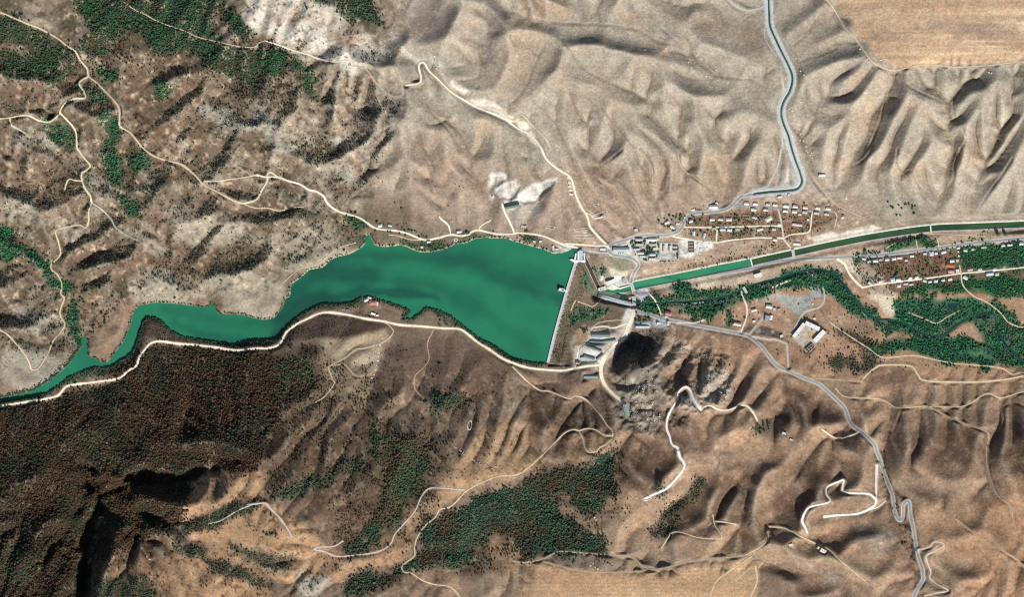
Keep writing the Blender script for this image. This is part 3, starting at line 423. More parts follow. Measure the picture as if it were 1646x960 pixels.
# main valley lines (plan pixels), each cut before the rain shapes the rest
VALLEYS = [[tuple(float(v) for v in q.split(',')) for q in s.split()] for s in (
 "1050,875 1058,850 1103,825 1133,780 1153,740 1143,710 1128,670","1193,830 1203,810 1193,780 1153,760","1258,840 1253,820 1273,780 1288,745 1313,720","1203,765 1223,730 1243,705","1473,950 1458,880 1428,805 1418,745 1423,710 1433,645 1433,600",
 "1303,868 1353,850 1398,825 1428,805","1238,905 1273,920 1323,925 1353,935 1423,930 1473,945","1613,645 1608,680 1588,715 1588,750 1603,800 1640,840","1463,760 1513,790 1545,800","1258,600 1263,640 1238,680","1203,595 1183,630 1173,655","1340,600 1345,640 1370,680",
 "1480,920 1520,890 1570,880","1470,850 1510,830 1530,840","1020,700 1050,740 1040,790","1090,600 1100,570 1130,545",
 "170,90 160,140 180,190 178,240 198,290 212,345 235,380","-80,330 0,368 60,405 110,455 128,500 132,540","340,488 330,455 300,425 330,385 370,350 420,340","588,376 575,350 560,320 530,280 515,230 513,165 490,120 470,95","440,432 380,408 320,440 262,430 230,450","60,470 112,466","95,150 130,128 160,140",
 "330,130 290,150 250,180 215,215","440,200 400,170 360,160","300,300 330,260 380,240","130,380 180,350 210,345","20,300 90,320 130,350","480,440 500,400 560,380","620,260 580,290 555,330","700,200 640,215 590,240",
 "120,960 140,880 152,830 160,790 140,770 135,720 170,690 200,650","230,775 300,752 350,738 400,745","160,790 200,780 230,775","250,960 240,890 232,868","632,524 612,560 602,600 595,645 560,690","690,530 690,560 680,605 660,640","520,890 570,880 620,835 660,765 690,700","740,930 762,880 830,832 885,780 990,735",
 "840,600 855,650 890,690","790,590 770,630 720,660","470,960 440,920 370,880 300,870","110,610 150,660 180,720","300,560 310,620 290,680","420,560 420,620 440,680","960,620 930,650 880,660","40,640 40,720 80,760","0,860 60,830 130,800","500,545 540,600 560,640",
 "1237,110 1190,80 1120,60 1030,20 985,0","824,20 860,36 940,40 1025,52 1055,70 1115,95 1180,125 1235,150","1255,190 1180,140 1160,120","904,60 930,100 950,122 1010,145 1045,165 1048,190 1075,212 1095,240","1460,320 1445,290 1480,250 1520,200 1545,190","1420,330 1400,250 1395,230 1420,180 1440,130","1500,340 1530,300 1600,260 1640,200",
 "1350,300 1380,240 1400,190 1420,150","1276,72 1310,50 1340,30","1283,98 1330,86 1370,78","1320,160 1360,150 1400,115","1290,205 1340,190","700,170 740,220 760,280 790,330","690,255 700,290 720,330","860,160 880,120 900,70 960,20","824,165 850,120 880,75","985,290 960,260 940,220 960,180","1100,290 1110,250 1090,200","700,0 690,50 700,100 670,140","780,130 775,60 800,10","1000,330 985,300 965,270",
 "1530,240 1525,190 1505,140","1560,330 1590,250 1630,180","1340,310 1310,280 1300,240","1165,330 1175,260 1150,200 1180,170","640,330 600,280 560,260")]
# ------------------------------------------------------------------ the terrain's height field
RELIEF = 0.45
STROKE = 1.3
def build_height():
    c = np.array([[float(v) for v in q.split()] for q in CTRL.replace('\n', '|').split('|')])
    P = c[:, :2] / 300.0; z = np.where(c[:, 2] > 0, c[:, 2] * RELIEF, c[:, 2] * 0.8)
    def U(r2): return np.where(r2 > 0, r2 * np.log(r2 + 1e-9), 0)
    n = len(P)
    K = U(((P[:, None] - P[None]) ** 2).sum(2)) + np.eye(n) * 0.02
    A = np.zeros((n + 3, n + 3)); A[:n, :n] = K; A[:n, n] = 1; A[:n, n + 1:] = P; A[n, :n] = 1; A[n + 1:, :n] = P.T
    wv = np.linalg.solve(A, np.concatenate([z, [0, 0, 0]]))
    cx = np.linspace(gx[0], gx[-1], 150) / 300; cy = np.linspace(gy[0], gy[-1], 90) / 300
    QX, QY = np.meshgrid(cx, cy)
    o = wv[n] + wv[n + 1] * QX + wv[n + 2] * QY
    for i in range(n):
        o += wv[i] * U((QX - P[i, 0]) ** 2 + (QY - P[i, 1]) ** 2)
    h = resize(o, NY, NX)
    # ridge and gully strokes
    for pts, w, a in DARK:
        q = np.array(pts)
        sg = w * 0.85
        pad = sg * 3.5
        sl = win(q[:, 0].min() - pad, q[:, 1].min() - pad, q[:, 0].max() + pad, q[:, 1].max() + pad)
        x = PX[sl] + WNX[sl] * w * 0.22; y = PY[sl] + WNY[sl] * w * 0.22
        if x.size == 0: continue
        best = np.full(x.shape, 1e9, np.float32); sd = np.zeros_like(x); along = np.zeros_like(x)
        L = np.concatenate([[0], np.cumsum(np.hypot(*np.diff(q, axis=0).T))])
        for i in range(len(q) - 1):
            dx, dy = q[i + 1] - q[i]; l2 = dx * dx + dy * dy
            t = np.clip(((x - q[i, 0]) * dx + (y - q[i, 1]) * dy) / l2, 0, 1)
            ex, ey = x - (q[i, 0] + t * dx), y - (q[i, 1] + t * dy)
            d2 = ex * ex + ey * ey
            nx, ny = -dy, dx
            if nx * SX + ny * SY < 0: nx, ny = -nx, -ny
            ln = math.hypot(nx, ny)
            s = (ex * nx + ey * ny) / ln
            m = d2 < best
            best[m] = d2[m]; sd[m] = s[m]; along[m] = (L[i] + t * math.sqrt(l2))[m]
        d = np.sqrt(best)
        endfall = np.exp(-np.maximum(0, best - sd * sd) / (2 * (sg * 0.8) ** 2))
        taper = np.clip(np.minimum(along, L[-1] - along) / (0.38 * L[-1]) + 0.2, 0, 1)
        u = sd / sg
        prof = u * np.exp(-u * u / 2)
        h[sl] += (a * STROKE * (1.3 if q[:, 0].mean() > 960 and q[:, 1].mean() > 560 else 1.0) * sg * S * prof * endfall * taper * np.exp(-np.maximum(0, d - 3 * sg) / sg)).astype(np.float32)
    return h

def zone(polys, soft):
    m = np.zeros((NY, NX), np.float32)
    for p in polys:
        w, k = mask(p, soft, soft * 0.6)
        m[w] = np.maximum(m[w], k)
    return m

GAIN = 1.5

def lem(h, keep, f=2, steps=110, K=0.085, m=0.42, D=0.10, U=0.05, jac=6, seed=1):
    """running water shapes the hills: rain gathers downslope, streams cut, slopes creep. keep = 1 where the ground is left alone"""
    ny, nx = int(NY / f), int(NX / f)
    z = resize(boxblur(h, 1) if f > 1 else h, ny, nx).astype(np.float32); kp = np.clip(resize(keep, ny, nx), 0, 1)
    r = np.random.default_rng(seed)
    z += (r.uniform(-.2, .2, z.shape) * f).astype(np.float32) * (1 - kp)
    cell = G * S * f
    A = np.ones_like(z)
    NB = [(0, 1, 1), (0, -1, 1), (1, 0, 1), (-1, 0, 1), (1, 1, 1.414), (1, -1, 1.414), (-1, 1, 1.414), (-1, -1, 1.414)]
    def sh(a, dy, dx, fill):
        o = np.full_like(a, fill)
        o[max(0, -dy):ny - max(0, dy), max(0, -dx):nx - max(0, dx)] = a[max(0, dy):ny + min(0, dy), max(0, dx):nx + min(0, dx)]
        return o
    for s in range(steps):
        dr = [np.maximum(z - sh(z, dy, dx, 1e6), 0) / (l * cell) for dy, dx, l in NB]
        p = [d ** 2.2 for d in dr]
        tot = sum(p) + 1e-12
        W = [q / tot for q in p]
        Wi = [sh(W[k], NB[k][0], NB[k][1], 0) for k in (1, 0, 3, 2, 7, 6, 5, 4)]     # what the neighbour over there sends here
        for j in range(jac + (40 if s == 0 else 0)):
            A2 = np.ones_like(z)
            for k, kk in zip((1, 0, 3, 2, 7, 6, 5, 4), range(8)):
                dy, dx, _ = NB[k]
                A2 += sh(A, dy, dx, 0) * sh(W[NBI[k]], dy, dx, 0)
            A = A2
        Sl = np.maximum.reduce(dr)
        e = K * A ** m * Sl * cell * .5
        low = np.minimum.reduce([sh(z, dy, dx, 1e6) for dy, dx, l in NB])
        e = np.minimum(e, np.maximum(z - low, 0) * .6)
        zp = np.pad(z, 1, mode='edge')
        lap = zp[:-2, 1:-1] + zp[2:, 1:-1] + zp[1:-1, :-2] + zp[1:-1, 2:] - 4 * z
        dz = -e + D * lap + U
        z = z + dz * (1 - kp)
        pit = (z < low) & (kp < .5)
        z = np.where(pit, np.minimum(low + .02, z + .5), z)
    return z, A
NBI = {0: 1, 1: 0, 2: 3, 3: 2, 4: 7, 7: 4, 5: 6, 6: 5}

def seg_dist(pts, w):
    x, y = PX[w], PY[w]
    b = np.full(x.shape, 1e9, np.float32)
    for i in range(len(pts) - 1):
        (x1, y1), (x2, y2) = pts[i], pts[i + 1]
        dx, dy = x2 - x1, y2 - y1
        t = np.clip(((x - x1) * dx + (y - y1) * dy) / (dx * dx + dy * dy + 1e-9), 0, 1)
        b = np.minimum(b, (x - x1 - t * dx) ** 2 + (y - y1 - t * dy) ** 2)
    return np.sqrt(b)

H = build_height()
# how rough each part is: rocky in the north-west, on the cliff and in the woods, smooth on the tilled plateaus and in the valley
ROCKY = zone([[(-90, 100), (400, 130), (560, 90), (620, 250), (560, 400), (430, 500), (200, 560), (-90, 640)], [(960, 600), (1000, 540), (1090, 540), (1180, 600), (1170, 660), (1070, 700), (1000, 700)],
    [(100, 720), (400, 700), (420, 760), (250, 850), (180, 960), (60, 960)]], 30)
SMOOTH = zone([[(1320, -90), (1740, -90), (1740, 95), (1540, 105), (1450, 112), (1400, 92), (1360, 55)], [(850, 905), (1060, 918), (1280, 905), (1250, 1050), (830, 1050)],
    [(1010, 385), (1340, 325), (1646, 350), (1740, 380), (1740, 590), (1400, 600), (1230, 560), (1010, 500)], [(930, 420), (1020, 420), (1020, 590), (925, 590)]], 14)
rough = 0.45 + 0.75 * ROCKY
rough *= 1 - 0.85 * SMOOTH
NE = zone([[(640, -90), (1300, -90), (1400, 110), (1740, 110), (1740, 320), (1200, 320), (900, 300), (700, 320), (600, 200)]], 24)
SE = zone([[(980, 640), (1120, 540), (1260, 580), (1740, 610), (1740, 1050), (1290, 1050), (1270, 890), (1000, 880), (960, 760)]], 24)
SW = zone([[(-90, 660), (250, 570), (500, 590), (800, 600), (960, 650), (960, 740), (700, 960), (300, 1050), (-90, 1050)]], 24)
NW = zone([[(-90, -90), (640, -90), (650, 200), (560, 380), (430, 480), (200, 500), (-90, 620)]], 24)
H += fbm(80, 2, 11) * 5 * rough
for v_ in VALLEYS:
    q_ = curve(v_, 1.3)
    s_ = win(q_[:, 0].min() - 30, q_[:, 1].min() - 30, q_[:, 0].max() + 30, q_[:, 1].max() + 30)
    if PX[s_].size == 0: continue
    d_ = seg_dist([tuple(p) for p in q_[::5]] + [tuple(q_[-1])], s_)
    H[s_] -= 9.0 * np.exp(-d_ / 9.0)
SMOOTH = blur(SMOOTH, 14)
keep = np.maximum(SMOOTH, zone([LAKE], 3))
zl, AL = lem(H, keep)
evolved = resize(zl, NY, NX)
WET = resize(np.log(AL), NY, NX)          # where water gathers
lowp = blur(evolved, 90)
H = blur(H, 90) + (evolved - lowp) * blur(GAIN + .2 * NE - .05 * SE - .45 * SW + .5 * NW, 40) * (1 - SMOOTH) + (H - blur(H, 90)) * SMOOTH
CLIFF = zone([[(975, 600), (1005, 540), (1070, 530), (1180, 570), (1180, 650), (1070, 700), (1000, 700)]], 8)
H += (1 - np.abs(fbm(16, 3, 14)) - 0.7) * (2.0 * CLIFF + 2.4 * NW) + (1 - np.abs(fbm(9, 2, 15)) - .7) * 5 * CLIFF
fine, AF = lem(H, np.maximum(keep, .15), f=1, steps=20, K=0.075, m=0.40, D=0.05, U=0.0, jac=5, seed=4)
H = H + (fine - H) * (1.2 - .75 * SE)
H += (1 - np.abs(fbm(34, 4, 12)) - 0.7) * 2.0 * rough * (0.1 + ROCKY)
H += fbm(9, 3, 13) * 0.5 * rough * (.4 + ROCKY)
def stamp(h, q, z, hw, fall, strength=1.0, pull=None):
    """bend the ground to height z along a resampled plan line, flat over hw, fading over fall (pixels)"""
    R = hw + fall
    sw = np.zeros_like(h); swz = np.zeros_like(h); mx = np.zeros_like(h)
    for k in range(len(q)):
        x, y = q[k]
        w = win(x - R, y - R, x + R, y + R)
        if PX[w].size == 0: continue
        d = np.hypot(PX[w] - x, PY[w] - y)
        g = np.exp(-(d / (0.35 * R + 0.5)) ** 2)
        sw[w] += g; swz[w] += g * z[k]
        mx[w] = np.maximum(mx[w], np.clip(1 - (d - hw) / max(fall, 0.01), 0, 1))
    m = mx > 0
    b = mx[m] * mx[m] * (3 - 2 * mx[m]) * strength
    h[m] = h[m] * (1 - b) + (swz[m] / sw[m]) * b

def sample(h, x, y):
    u = np.clip((np.asarray(x, float) + MARG) / G, 0, NX - 1.001); v = np.clip((np.asarray(y, float) + MARG) / G, 0, NY - 1.001)
    i = u.astype(int); j = v.astype(int); u = u - i; v = v - j
    return h[j, i] * (1 - u) * (1 - v) + h[j, i + 1] * u * (1 - v) + h[j + 1, i] * (1 - u) * v + h[j + 1, i + 1] * u * v

def smooth1(z, n):
    if n < 2 or len(z) < 4: return z
    n = min(n, len(z) // 2 * 2 - 1)
    k = np.ones(n) / n
    return np.convolve(np.pad(z, (n // 2, n - 1 - n // 2), mode='edge'), k, mode='valid')

for pts_, dp_ in (([(118, 1040), (132, 960), (139, 880), (150, 832), (160, 800), (146, 778), (136, 750)], 40), ([(180, 775), (222, 768), (262, 772), (300, 768), (345, 755)], 26), ([(160, 800), (180, 790), (222, 774)], 24), ([(95, 885), (108, 850), (125, 820)], 18)):
    q = curve(pts_, 1.3); R_ = 26
    s_ = win(q[:, 0].min() - R_, q[:, 1].min() - R_, q[:, 0].max() + R_, q[:, 1].max() + R_)
    d_ = seg_dist([tuple(p) for p in q[::4]] + [tuple(q[-1])], s_) + WNX[s_] * 7
    H[s_] -= dp_ * np.exp(-(np.maximum(d_, 0) / 9.5) ** 1.7)
for x_, y_, r_ in ((1537, 745, 46), (1258, 846, 26), (1160, 770, 18)):
    s_ = win(x_ - 3 * r_, y_ - 3 * r_, x_ + 3 * r_, y_ + 3 * r_)
    w_ = np.exp(-((PX[s_] - x_) ** 2 + (PY[s_] - y_) ** 2) / r_ ** 2)
    sm_ = blur(H, r_ * 1.2)[s_]
    H[s_] = H[s_] * (1 - w_ * .85) + sm_ * w_ * .85
# traced drainage lines: narrow winding washes
WASHES = [curve(T(ox, oy, [tuple(float(v) for v in q.split(',')) for q in s.split()]), 1.2) for ox, oy, s in (
 (824,0,"0,80 130,125 300,145 430,155 560,155 800,190 920,260 1080,300 1180,380 1260,450 1330,490 1560,520 1640,590"),(824,0,"320,240 420,400 520,480 700,560 860,650 890,750 1000,850 1070,950"),
 (824,0,"0,660 80,560 130,440 200,290"),(824,0,"560,690 640,780 720,880 780,950"),(824,0,"560,130 550,60 580,0"),(824,0,"870,90 960,190 1060,270"),(824,240,"700,0 640,50 570,120 600,170 680,210 760,290 860,430 960,480"),
 (824,240,"1070,0 1090,120 1180,200 1300,270"),(824,240,"820,0 880,90 905,210"),(824,240,"1000,180 990,260 930,330 950,420"),(1236,0,"750,600 720,740 680,850 640,950"),(1236,0,"880,540 1000,600 1110,650 1175,680 1185,740 1240,830 1270,900 1230,950"),
 (1236,0,"1180,660 1230,560 1310,500"),(1236,0,"160,290 240,220 300,130"),(1236,0,"200,390 330,345 430,305"),(1236,240,"660,0 600,70 480,130"),(1236,240,"820,0 820,80 860,145 910,140 980,240 1000,300 1070,390"),(1236,240,"1230,0 1190,100 1180,200 1100,310"),
 (1236,240,"1560,60 1490,170 1430,250 1370,350"),(1236,240,"240,120 330,240 440,350 600,440"),(412,0,"1110,670 1150,740 1230,820 1310,940"),(412,240,"1310,0 1330,100 1430,200 1440,230"),(412,240,"1080,50 1120,130 1130,240 1190,360"),
 (412,0,"1440,160 1430,300 1440,420 1420,560"),(824,720,"1300,30 1330,90 1310,160 1450,220 1505,290 1465,380 1510,490"),(1236,480,"760,680 760,850 740,920"),(1236,480,"830,560 850,700 800,850"),(1236,480,"1500,700 1510,780 1490,850 1400,960"),
 (1236,480,"1520,690 1580,670 1645,690"),(0,720,"920,650 960,720 990,790 1000,900"),(412,720,"0,60 60,120"),(824,480,"1290,250 1350,330 1400,440 1380,560"),(1236,480,"100,560 90,660 60,760"),(1236,720,"820,520 880,640 940,740 950,860"))]
for q in WASHES:
    stamp(H, q, sample(boxblur(H, 3), q[:, 0], q[:, 1]) - 1.4, 0.6, 4.0, 0.8)

# ------------------------------------------------------------------ roads, tracks and canals (plan lines)
def PL(ox, oy, s): return T(ox, oy, [tuple(float(v) for v in q.split(',')) for q in s.split()])
RD = []   # name, points, width px, material, label-free structure
def rd(name, pts, w, mat): RD.append((name, pts, w, mat))
PALE, TAN, GREY, WHITE, FAINT = 'dirt_pale', 'dirt_tan', 'gravel_grey', 'chalk', 'dirt_faint'
# asphalt with grey verges
R_VILLAGE = PL(824,240,"1560,288 1480,300 1440,330 1400,370 1340,395 1260,405 1180,410 1130,430 1105,470 1075,520 1030,545 960,555 870,552 800,560 720,585 650,605 625,630 622,655 640,675 680,685 750,695 795,720 810,745 785,790 765,840 770,890 785,930 795,965 790,1010 785,1040")
R_SOUTH = PL(824,480,"785,75 820,90 870,100 960,130 1060,150 1160,170 1270,190 1400,215 1500,235 1560,270 1610,320") + PL(1236,480,"0,370 50,430 120,465 220,510 320,550 380,600 440,655 490,710 520,790 560,835 620,880 680,940") + PL(1236,720,"692,20 710,60 730,130 755,200 790,290 802,340 812,420 830,460 845,467 858,455 863,420 865,370 885,345 903,355 910,430 930,530 940,600 960,700 985,780 990,850 960,900 935,950 910,1040")
R_CANAL = PL(824,480,"785,20 800,-50 860,-95") + PL(1236,240,"-100,765 0,728 200,706 450,695 700,680 1000,645 1300,605 1645,570 1740,560 2000,540")
R_LANE = PL(824,240,"1425,360 1500,365 1600,370 1645,375") + PL(1236,240,"60,385 200,395 300,398 425,402")
R_CONN = PL(1236,240,"60,385 75,440 90,520 95,570 110,595 130,620 160,660 166,705")
for pts, w in ((R_VILLAGE, 3.4), (R_SOUTH, 3.2), (R_CANAL, 3.0), (R_LANE, 2.8)): rd('asphalt_road', pts, w, 'asphalt')
rd('dirt_track', R_CONN, 2.6, GREY)
rd('dirt_track', PL(824,240,"1480,300 1545,268 1645,235") + PL(1236,240,"0,225 20,190 60,100 80,0") + PL(1236,0,"90,950 80,800 75,700 85,620 95,560 80,480 78,420"), 2.3, GREY)
rd('dirt_track', PL(824,0,"1380,-10 1450,45 1520,65 1590,50 1630,30"), 3.0, GREY)
rd('dirt_track', PL(1236,0,"-20,160 -30,230 5,300 50,360"), 1.8, GREY)
# the pale shore roads
R_SHORE = PL(824,480,"565,430 490,435 400,450 320,465 220,460 120,450 40,430 0,415") + PL(412,480,"1580,385 1500,330 1420,280 1340,215 1290,195 1200,192 1060,180 920,170 820,148 700,130 600,108 520,95 460,90 400,98 330,130 260,165 190,220 165,270 140,300 80,320 0,322") + PL(0,480,"1520,335 1400,318 1260,300 1150,292 1050,278 1000,278 960,295 930,330 900,370 875,435 820,470 760,515 640,535 520,550 430,565 395,600 360,630 250,655 150,670 0,695 -200,740 -420,800")
rd('dirt_road', R_SHORE, 3.0, PALE)
R_NORTH = PL(0,0,"-400,-60 -200,0 0,78 90,115 170,150 250,180 330,222 390,260 430,295 485,330 515,385 560,440 572,490 620,530 680,590 745,660 770,710 768,780 775,815 840,855 885,910 918,950") + PL(0,240,"975,35 1060,70 1160,95 1230,145 1275,190 1310,230 1400,275 1500,330 1560,350")
rd('dirt_road', R_NORTH, 2.2, TAN)
R_NORTH2 = PL(412,240,"0,165 60,178 140,180 210,205 280,225 340,262 380,270 430,300 460,350 530,400 660,440 750,500 800,515 900,525 980,545 1080,582 1160,572 1250,550 1330,557 1400,525 1440,522 1540,545 1645,545") + PL(824,240,"30,538 120,545 200,560 270,590 330,615 400,630 420,640")
rd('dirt_road', R_NORTH2, 2.7, PALE)
rd('dirt_road', PL(824,240,"330,608 420,612 520,620 600,622 625,640"), 2.2, PALE)
rd('asphalt_road', PL(824,240,"330,618 420,640 520,660 620,668"), 2.8, 'asphalt_old')
rd('dirt_road', PL(824,480,"785,40 775,110 745,185 710,260 650,310 600,370 572,430 570,490 590,550 640,610 700,660 725,690"), 5.0, PALE)
rd('dirt_road', PL(1236,240,"440,703 490,740 520,800 560,850 610,895"), 3.4, PALE)
rd('dirt_road', PL(1236,240,"605,890 700,870 860,850 1060,825 1230,800 1400,785 1645,760 2000,720"), 2.1, PALE)
rd('dirt_track', PL(1236,240,"1230,745 1240,800 1250,870 1290,920 1340,955") + PL(1236,480,"1380,10 1430,40 1500,100 1540,150 1600,180 1645,187 2000,200"), 1.6, TAN)
rd('dirt_road', PL(824,240,"1105,500 1300,502 1645,492") + PL(1236,240,"40,493 88,497"), 1.9, PALE)
rd('dirt_road', PL(824,240,"1030,560 1130,580 1200,590 1310,600 1400,585 1560,570 1645,570") + PL(1236,240,"40,570 98,572"), 2.0, PALE)
rd('dirt_road', PL(1236,240,"98,572 140,550 250,535 270,500 275,440 283,402"), 1.8, PALE)
rd('dirt_track', PL(824,240,"1310,598 1318,500"), 1.4, PALE)
rd('dirt_track', PL(1236,240,"425,402 440,430 435,460 425,500"), 1.3, TAN)
rd('dirt_track', PL(1236,240,"330,545 500,490 600,440 680,415"), 1.6, FAINT)
rd('dirt_track', PL(1236,240,"250,130 330,240 430,350 520,400 600,435"), 2.4, FAINT)
rd('dirt_track', PL(1236,240,"720,425 790,440 860,480 940,495"), 1.2, FAINT)
rd('dirt_track', PL(1236,240,"150,665 0,700") , 1.6, PALE)
# north-west tracks
rd('dirt_track', PL(0,0,"572,490 520,520 512,545 540,590 548,630 480,635 420,665 390,710 385,730 350,765 310,785 250,775 200,750 150,742 80,755 0,765 -300,790"), 2.0, 'dirt_lime')
rd('dirt_track', PL(0,0,"65,760 75,805 120,830 165,860"), 2.0, 'dirt_lime')
rd('dirt_track', PL(0,0,"390,730 430,770 470,815 490,860 495,950") + PL(0,240,"500,0 545,60 580,105 555,135 525,155 527,195 545,250 580,300 590,345"), 2.0, 'dirt_lime')
rd('dirt_track', PL(0,240,"525,205 480,200 440,195 415,260"), 1.8, 'dirt_lime')
rd('dirt_track', PL(0,240,"590,345 570,400 570,460 550,505 510,488 430,500 365,520 358,545 375,600 385,680 330,740 330,775 370,810 395,870 390,930 412,960") + PL(0,480,"390,60 385,110 415,165 390,215 340,275 310,350 275,410 240,455 200,455 185,410 150,350 100,290 55,240 0,205 -250,100"), 1.8, TAN)
rd('dirt_track', PL(0,240,"590,345 650,385 710,445 745,505 800,545 860,575 890,588"), 1.8, GREY)
rd('dirt_track', PL(0,240,"1310,207 1400,205 1500,190 1580,180 1645,165") , 1.5, 'dirt_lime')
rd('dirt_road', PL(0,240,"1560,350 1645,325") + PL(412,240,"35,265 70,205 70,165 95,150 140,180"), 2.0, 'dirt_lime')
rd('dirt_track', PL(0,240,"1560,350 1645,378") + PL(412,240,"70,378 150,395 240,375 310,370"), 1.5, TAN)
rd('dirt_track', PL(0,0,"800,15 880,70 940,95 1000,130 1100,170 1190,200 1280,240 1400,268 1500,292 1600,305 1645,298") + PL(412,0,"20,275 55,262"), 1.1, TAN)
R_UP = PL(412,0,"55,262 130,285 240,325 330,350 410,380 500,398 595,395 620,420 690,435 720,460 770,530 830,590 880,618 940,610 945,580 960,550 1045,535 1060,500 1045,430 1060,403 1085,410 1110,455 1180,520 1250,590 1330,640 1420,690 1520,730 1600,765 1645,800") + PL(824,0,"40,830 100,860 150,905 185,955") + PL(824,240,"215,60 280,120 360,170 385,210 405,290 440,370 480,430 500,500 550,560 600,610")
rd('dirt_track', R_UP[:8], 1.7, PALE)
rd('dirt_track', R_UP[7:16], 1.3, FAINT)
rd('dirt_track', R_UP[15:], 2.3, PALE)
rd('dirt_track', PL(412,0,"1420,685 1560,710 1645,770") + PL(824,0,"60,740 120,800 200,880 245,950"), 1.8, TAN)
rd('dirt_track', PL(412,240,"1250,550 1235,490 1190,450 1175,430"), 2.0, PALE)
rd('dirt_track', PL(412,240,"1080,582 1000,582 900,555 850,550"), 1.4, TAN)
rd('dirt_road', PL(412,240,"1580,350 1600,410 1640,490") + PL(824,240,"10,535"), 2.6, PALE)
rd('dirt_track', PL(412,240,"1430,520 1450,490 1510,455"), 1.4, PALE)
rd('dirt_track', PL(412,240,"170,860 280,770 400,735 520,640 640,600"), 1.2, TAN)
rd('dirt_track', PL(824,240,"460,405 500,420 530,445 600,430"), 1.6, PALE)
rd('dirt_track', PL(824,240,"820,0 880,90 900,150 900,215"), 1.2, FAINT)
rd('dirt_track', PL(824,240,"1060,0 1090,120 1200,200 1300,270"), 1.1, FAINT)
rd('dirt_track', PL(824,240,"560,200 650,240 690,300 760,380 820,460"), 1.2, FAINT)
# southern tracks
rd('dirt_track', PL(824,480,"0,440 30,470 90,530 170,590 240,600 360,645 400,630 460,645 520,700 570,760 610,820 640,850 640,900 600,940 560,962") + PL(824,720,"540,25 490,30 465,0") + PL(824,480,"450,900 430,862"), 1.6, TAN)
rd('dirt_track', PL(824,480,"640,885 590,880 530,845 470,840 430,852 390,845 340,865 280,920 245,955") + PL(824,720,"160,80 60,160 0,180") + PL(412,720,"1560,185 1500,205 1400,250 1340,290 1290,345 1240,385 1180,400 1150,450 1080,510 1030,590 1018,650 1015,700 940,760 950,800 1000,810 1060,850 1140,880 1240,895 1300,950 1340,1060"), 1.7, TAN)
rd('dirt_track', PL(412,720,"-60,368 0,362 60,358 90,390 150,450 200,520 235,580"), 2.0, 'gravel_pale')
rd('dirt_track', PL(412,720,"560,600 500,635 420,640 372,655 440,670 520,700 640,692 740,680 820,655 870,610 890,560 950,490 1020,410 1060,320 1110,265 1200,262 1340,275"), 1.5, 'gravel_pale')
rd('dirt_track', PL(0,720,"1640,362 1540,400 1420,470 1340,490"), 1.2, 'gravel_pale')
rd('dirt_track', PL(412,480,"820,150 860,180 880,220 820,280 700,320 640,330 560,390 480,430 465,450 490,520 500,550 440,630 380,670"), 1.2, TAN)
rd('dirt_track', PL(412,480,"470,435 560,425 600,460 640,500 720,490 770,440"), 1.0, FAINT)
rd('dirt_track', PL(412,480,"1140,200 1100,290 1110,390 1070,450 1020,500 1020,580 1080,650"), 1.3, FAINT)
rd('chalk_track', PL(824,720,"850,335 900,305 980,270 1030,225 1085,160 1105,110 1075,60 1060,0"), 3.2, WHITE)
rd('chalk_track', PL(824,480,"1060,960 1025,940 1010,890 990,830 1000,760 1030,700 1060,650 1070,600 1110,570 1140,590 1160,640 1190,690 1215,720"), 2.6, WHITE)
rd('chalk_track', PL(824,480,"1215,720 1230,700 1270,690 1320,715 1380,720 1430,705 1470,690 1510,695 1550,740 1575,790"), 2.0, PALE)
rd('chalk_track', PL(1236,720,"695,110 690,240 690,330 680,370 640,400 560,428 430,437 350,447"), 2.9, WHITE)
rd('chalk_track', PL(1236,720,"690,335 640,300 560,295 490,290 472,270 480,212 450,220 375,255 370,300 388,350 270,380 235,410 213,470 235,520 245,552"), 2.5, WHITE)
rd('chalk_track', PL(1236,720,"750,345 700,385 640,402"), 1.6, WHITE)
rd('chalk_track', PL(1236,720,"958,660 1030,640 1060,610 1110,613 1122,635 1060,670 1010,700 1025,760 1040,800 1035,840 1080,880 1150,920 1080,935 1000,955"), 1.9, 'gravel_pale')
rd('dirt_track', PL(1236,480,"340,845 450,905 580,865"), 1.4, PALE)
rd('dirt_track', PL(1236,480,"430,580 500,635 720,650 830,705 1000,695 1250,695 1400,615 1500,640 1645,600 2000,520"), 1.2, TAN)
rd('dirt_track', PL(1236,480,"1040,700 1180,775 1300,820 1410,870 1400,960") + PL(1236,720,"1400,60 1420,180 1470,310 1550,370 1570,460"), 1.2, FAINT)
rd('dirt_track', PL(1236,480,"390,150 480,215 640,320 740,380 930,368 1090,400 1200,420 1330,430 1500,450 1570,490 1645,478 2000,440"), 1.5, TAN)
rd('gravel_road', PL(1236,480,"600,525 640,485 700,440 740,430 910,435 960,490 1010,530 1250,540 1400,535 1540,520 1645,500"), 2.2, TAN)
rd('dirt_track', PL(1236,480,"300,515 450,525 600,535"), 1.8, FAINT)
rd('gravel_road', PL(1236,480,"30,260 110,290 120,330 125,440"), 2.6, GREY)
rd('gravel_road', PL(1236,480,"145,235 175,175 210,115 250,80 320,60 355,20 360,-30 350,-70"), 2.6, GREY)
rd('gravel_road', PL(824,480,"1500,235 1645,265") + PL(1236,480,"30,262"), 2.6, GREY)
rd('gravel_road', PL(824,480,"1470,215 1500,140 1510,80 1500,30 1485,0 1470,-60"), 2.2, PALE)
rd('gravel_road', PL(824,480,"1525,230 1580,165 1610,130 1640,95"), 2.0, GREY)
rd('dirt_track', PL(824,480,"955,105 940,60 915,10 880,-30 860,-60"), 1.8, PALE)
rd('dirt_track', PL(824,480,"1060,155 1150,160 1200,150 1240,135"), 1.2, PALE)
rd('dirt_track', PL(824,480,"740,160 650,190 590,180 520,190 500,220"), 1.7, PALE)
rd('dirt_track', PL(824,480,"750,145 680,140 560,155 500,200"), 1.0, TAN)
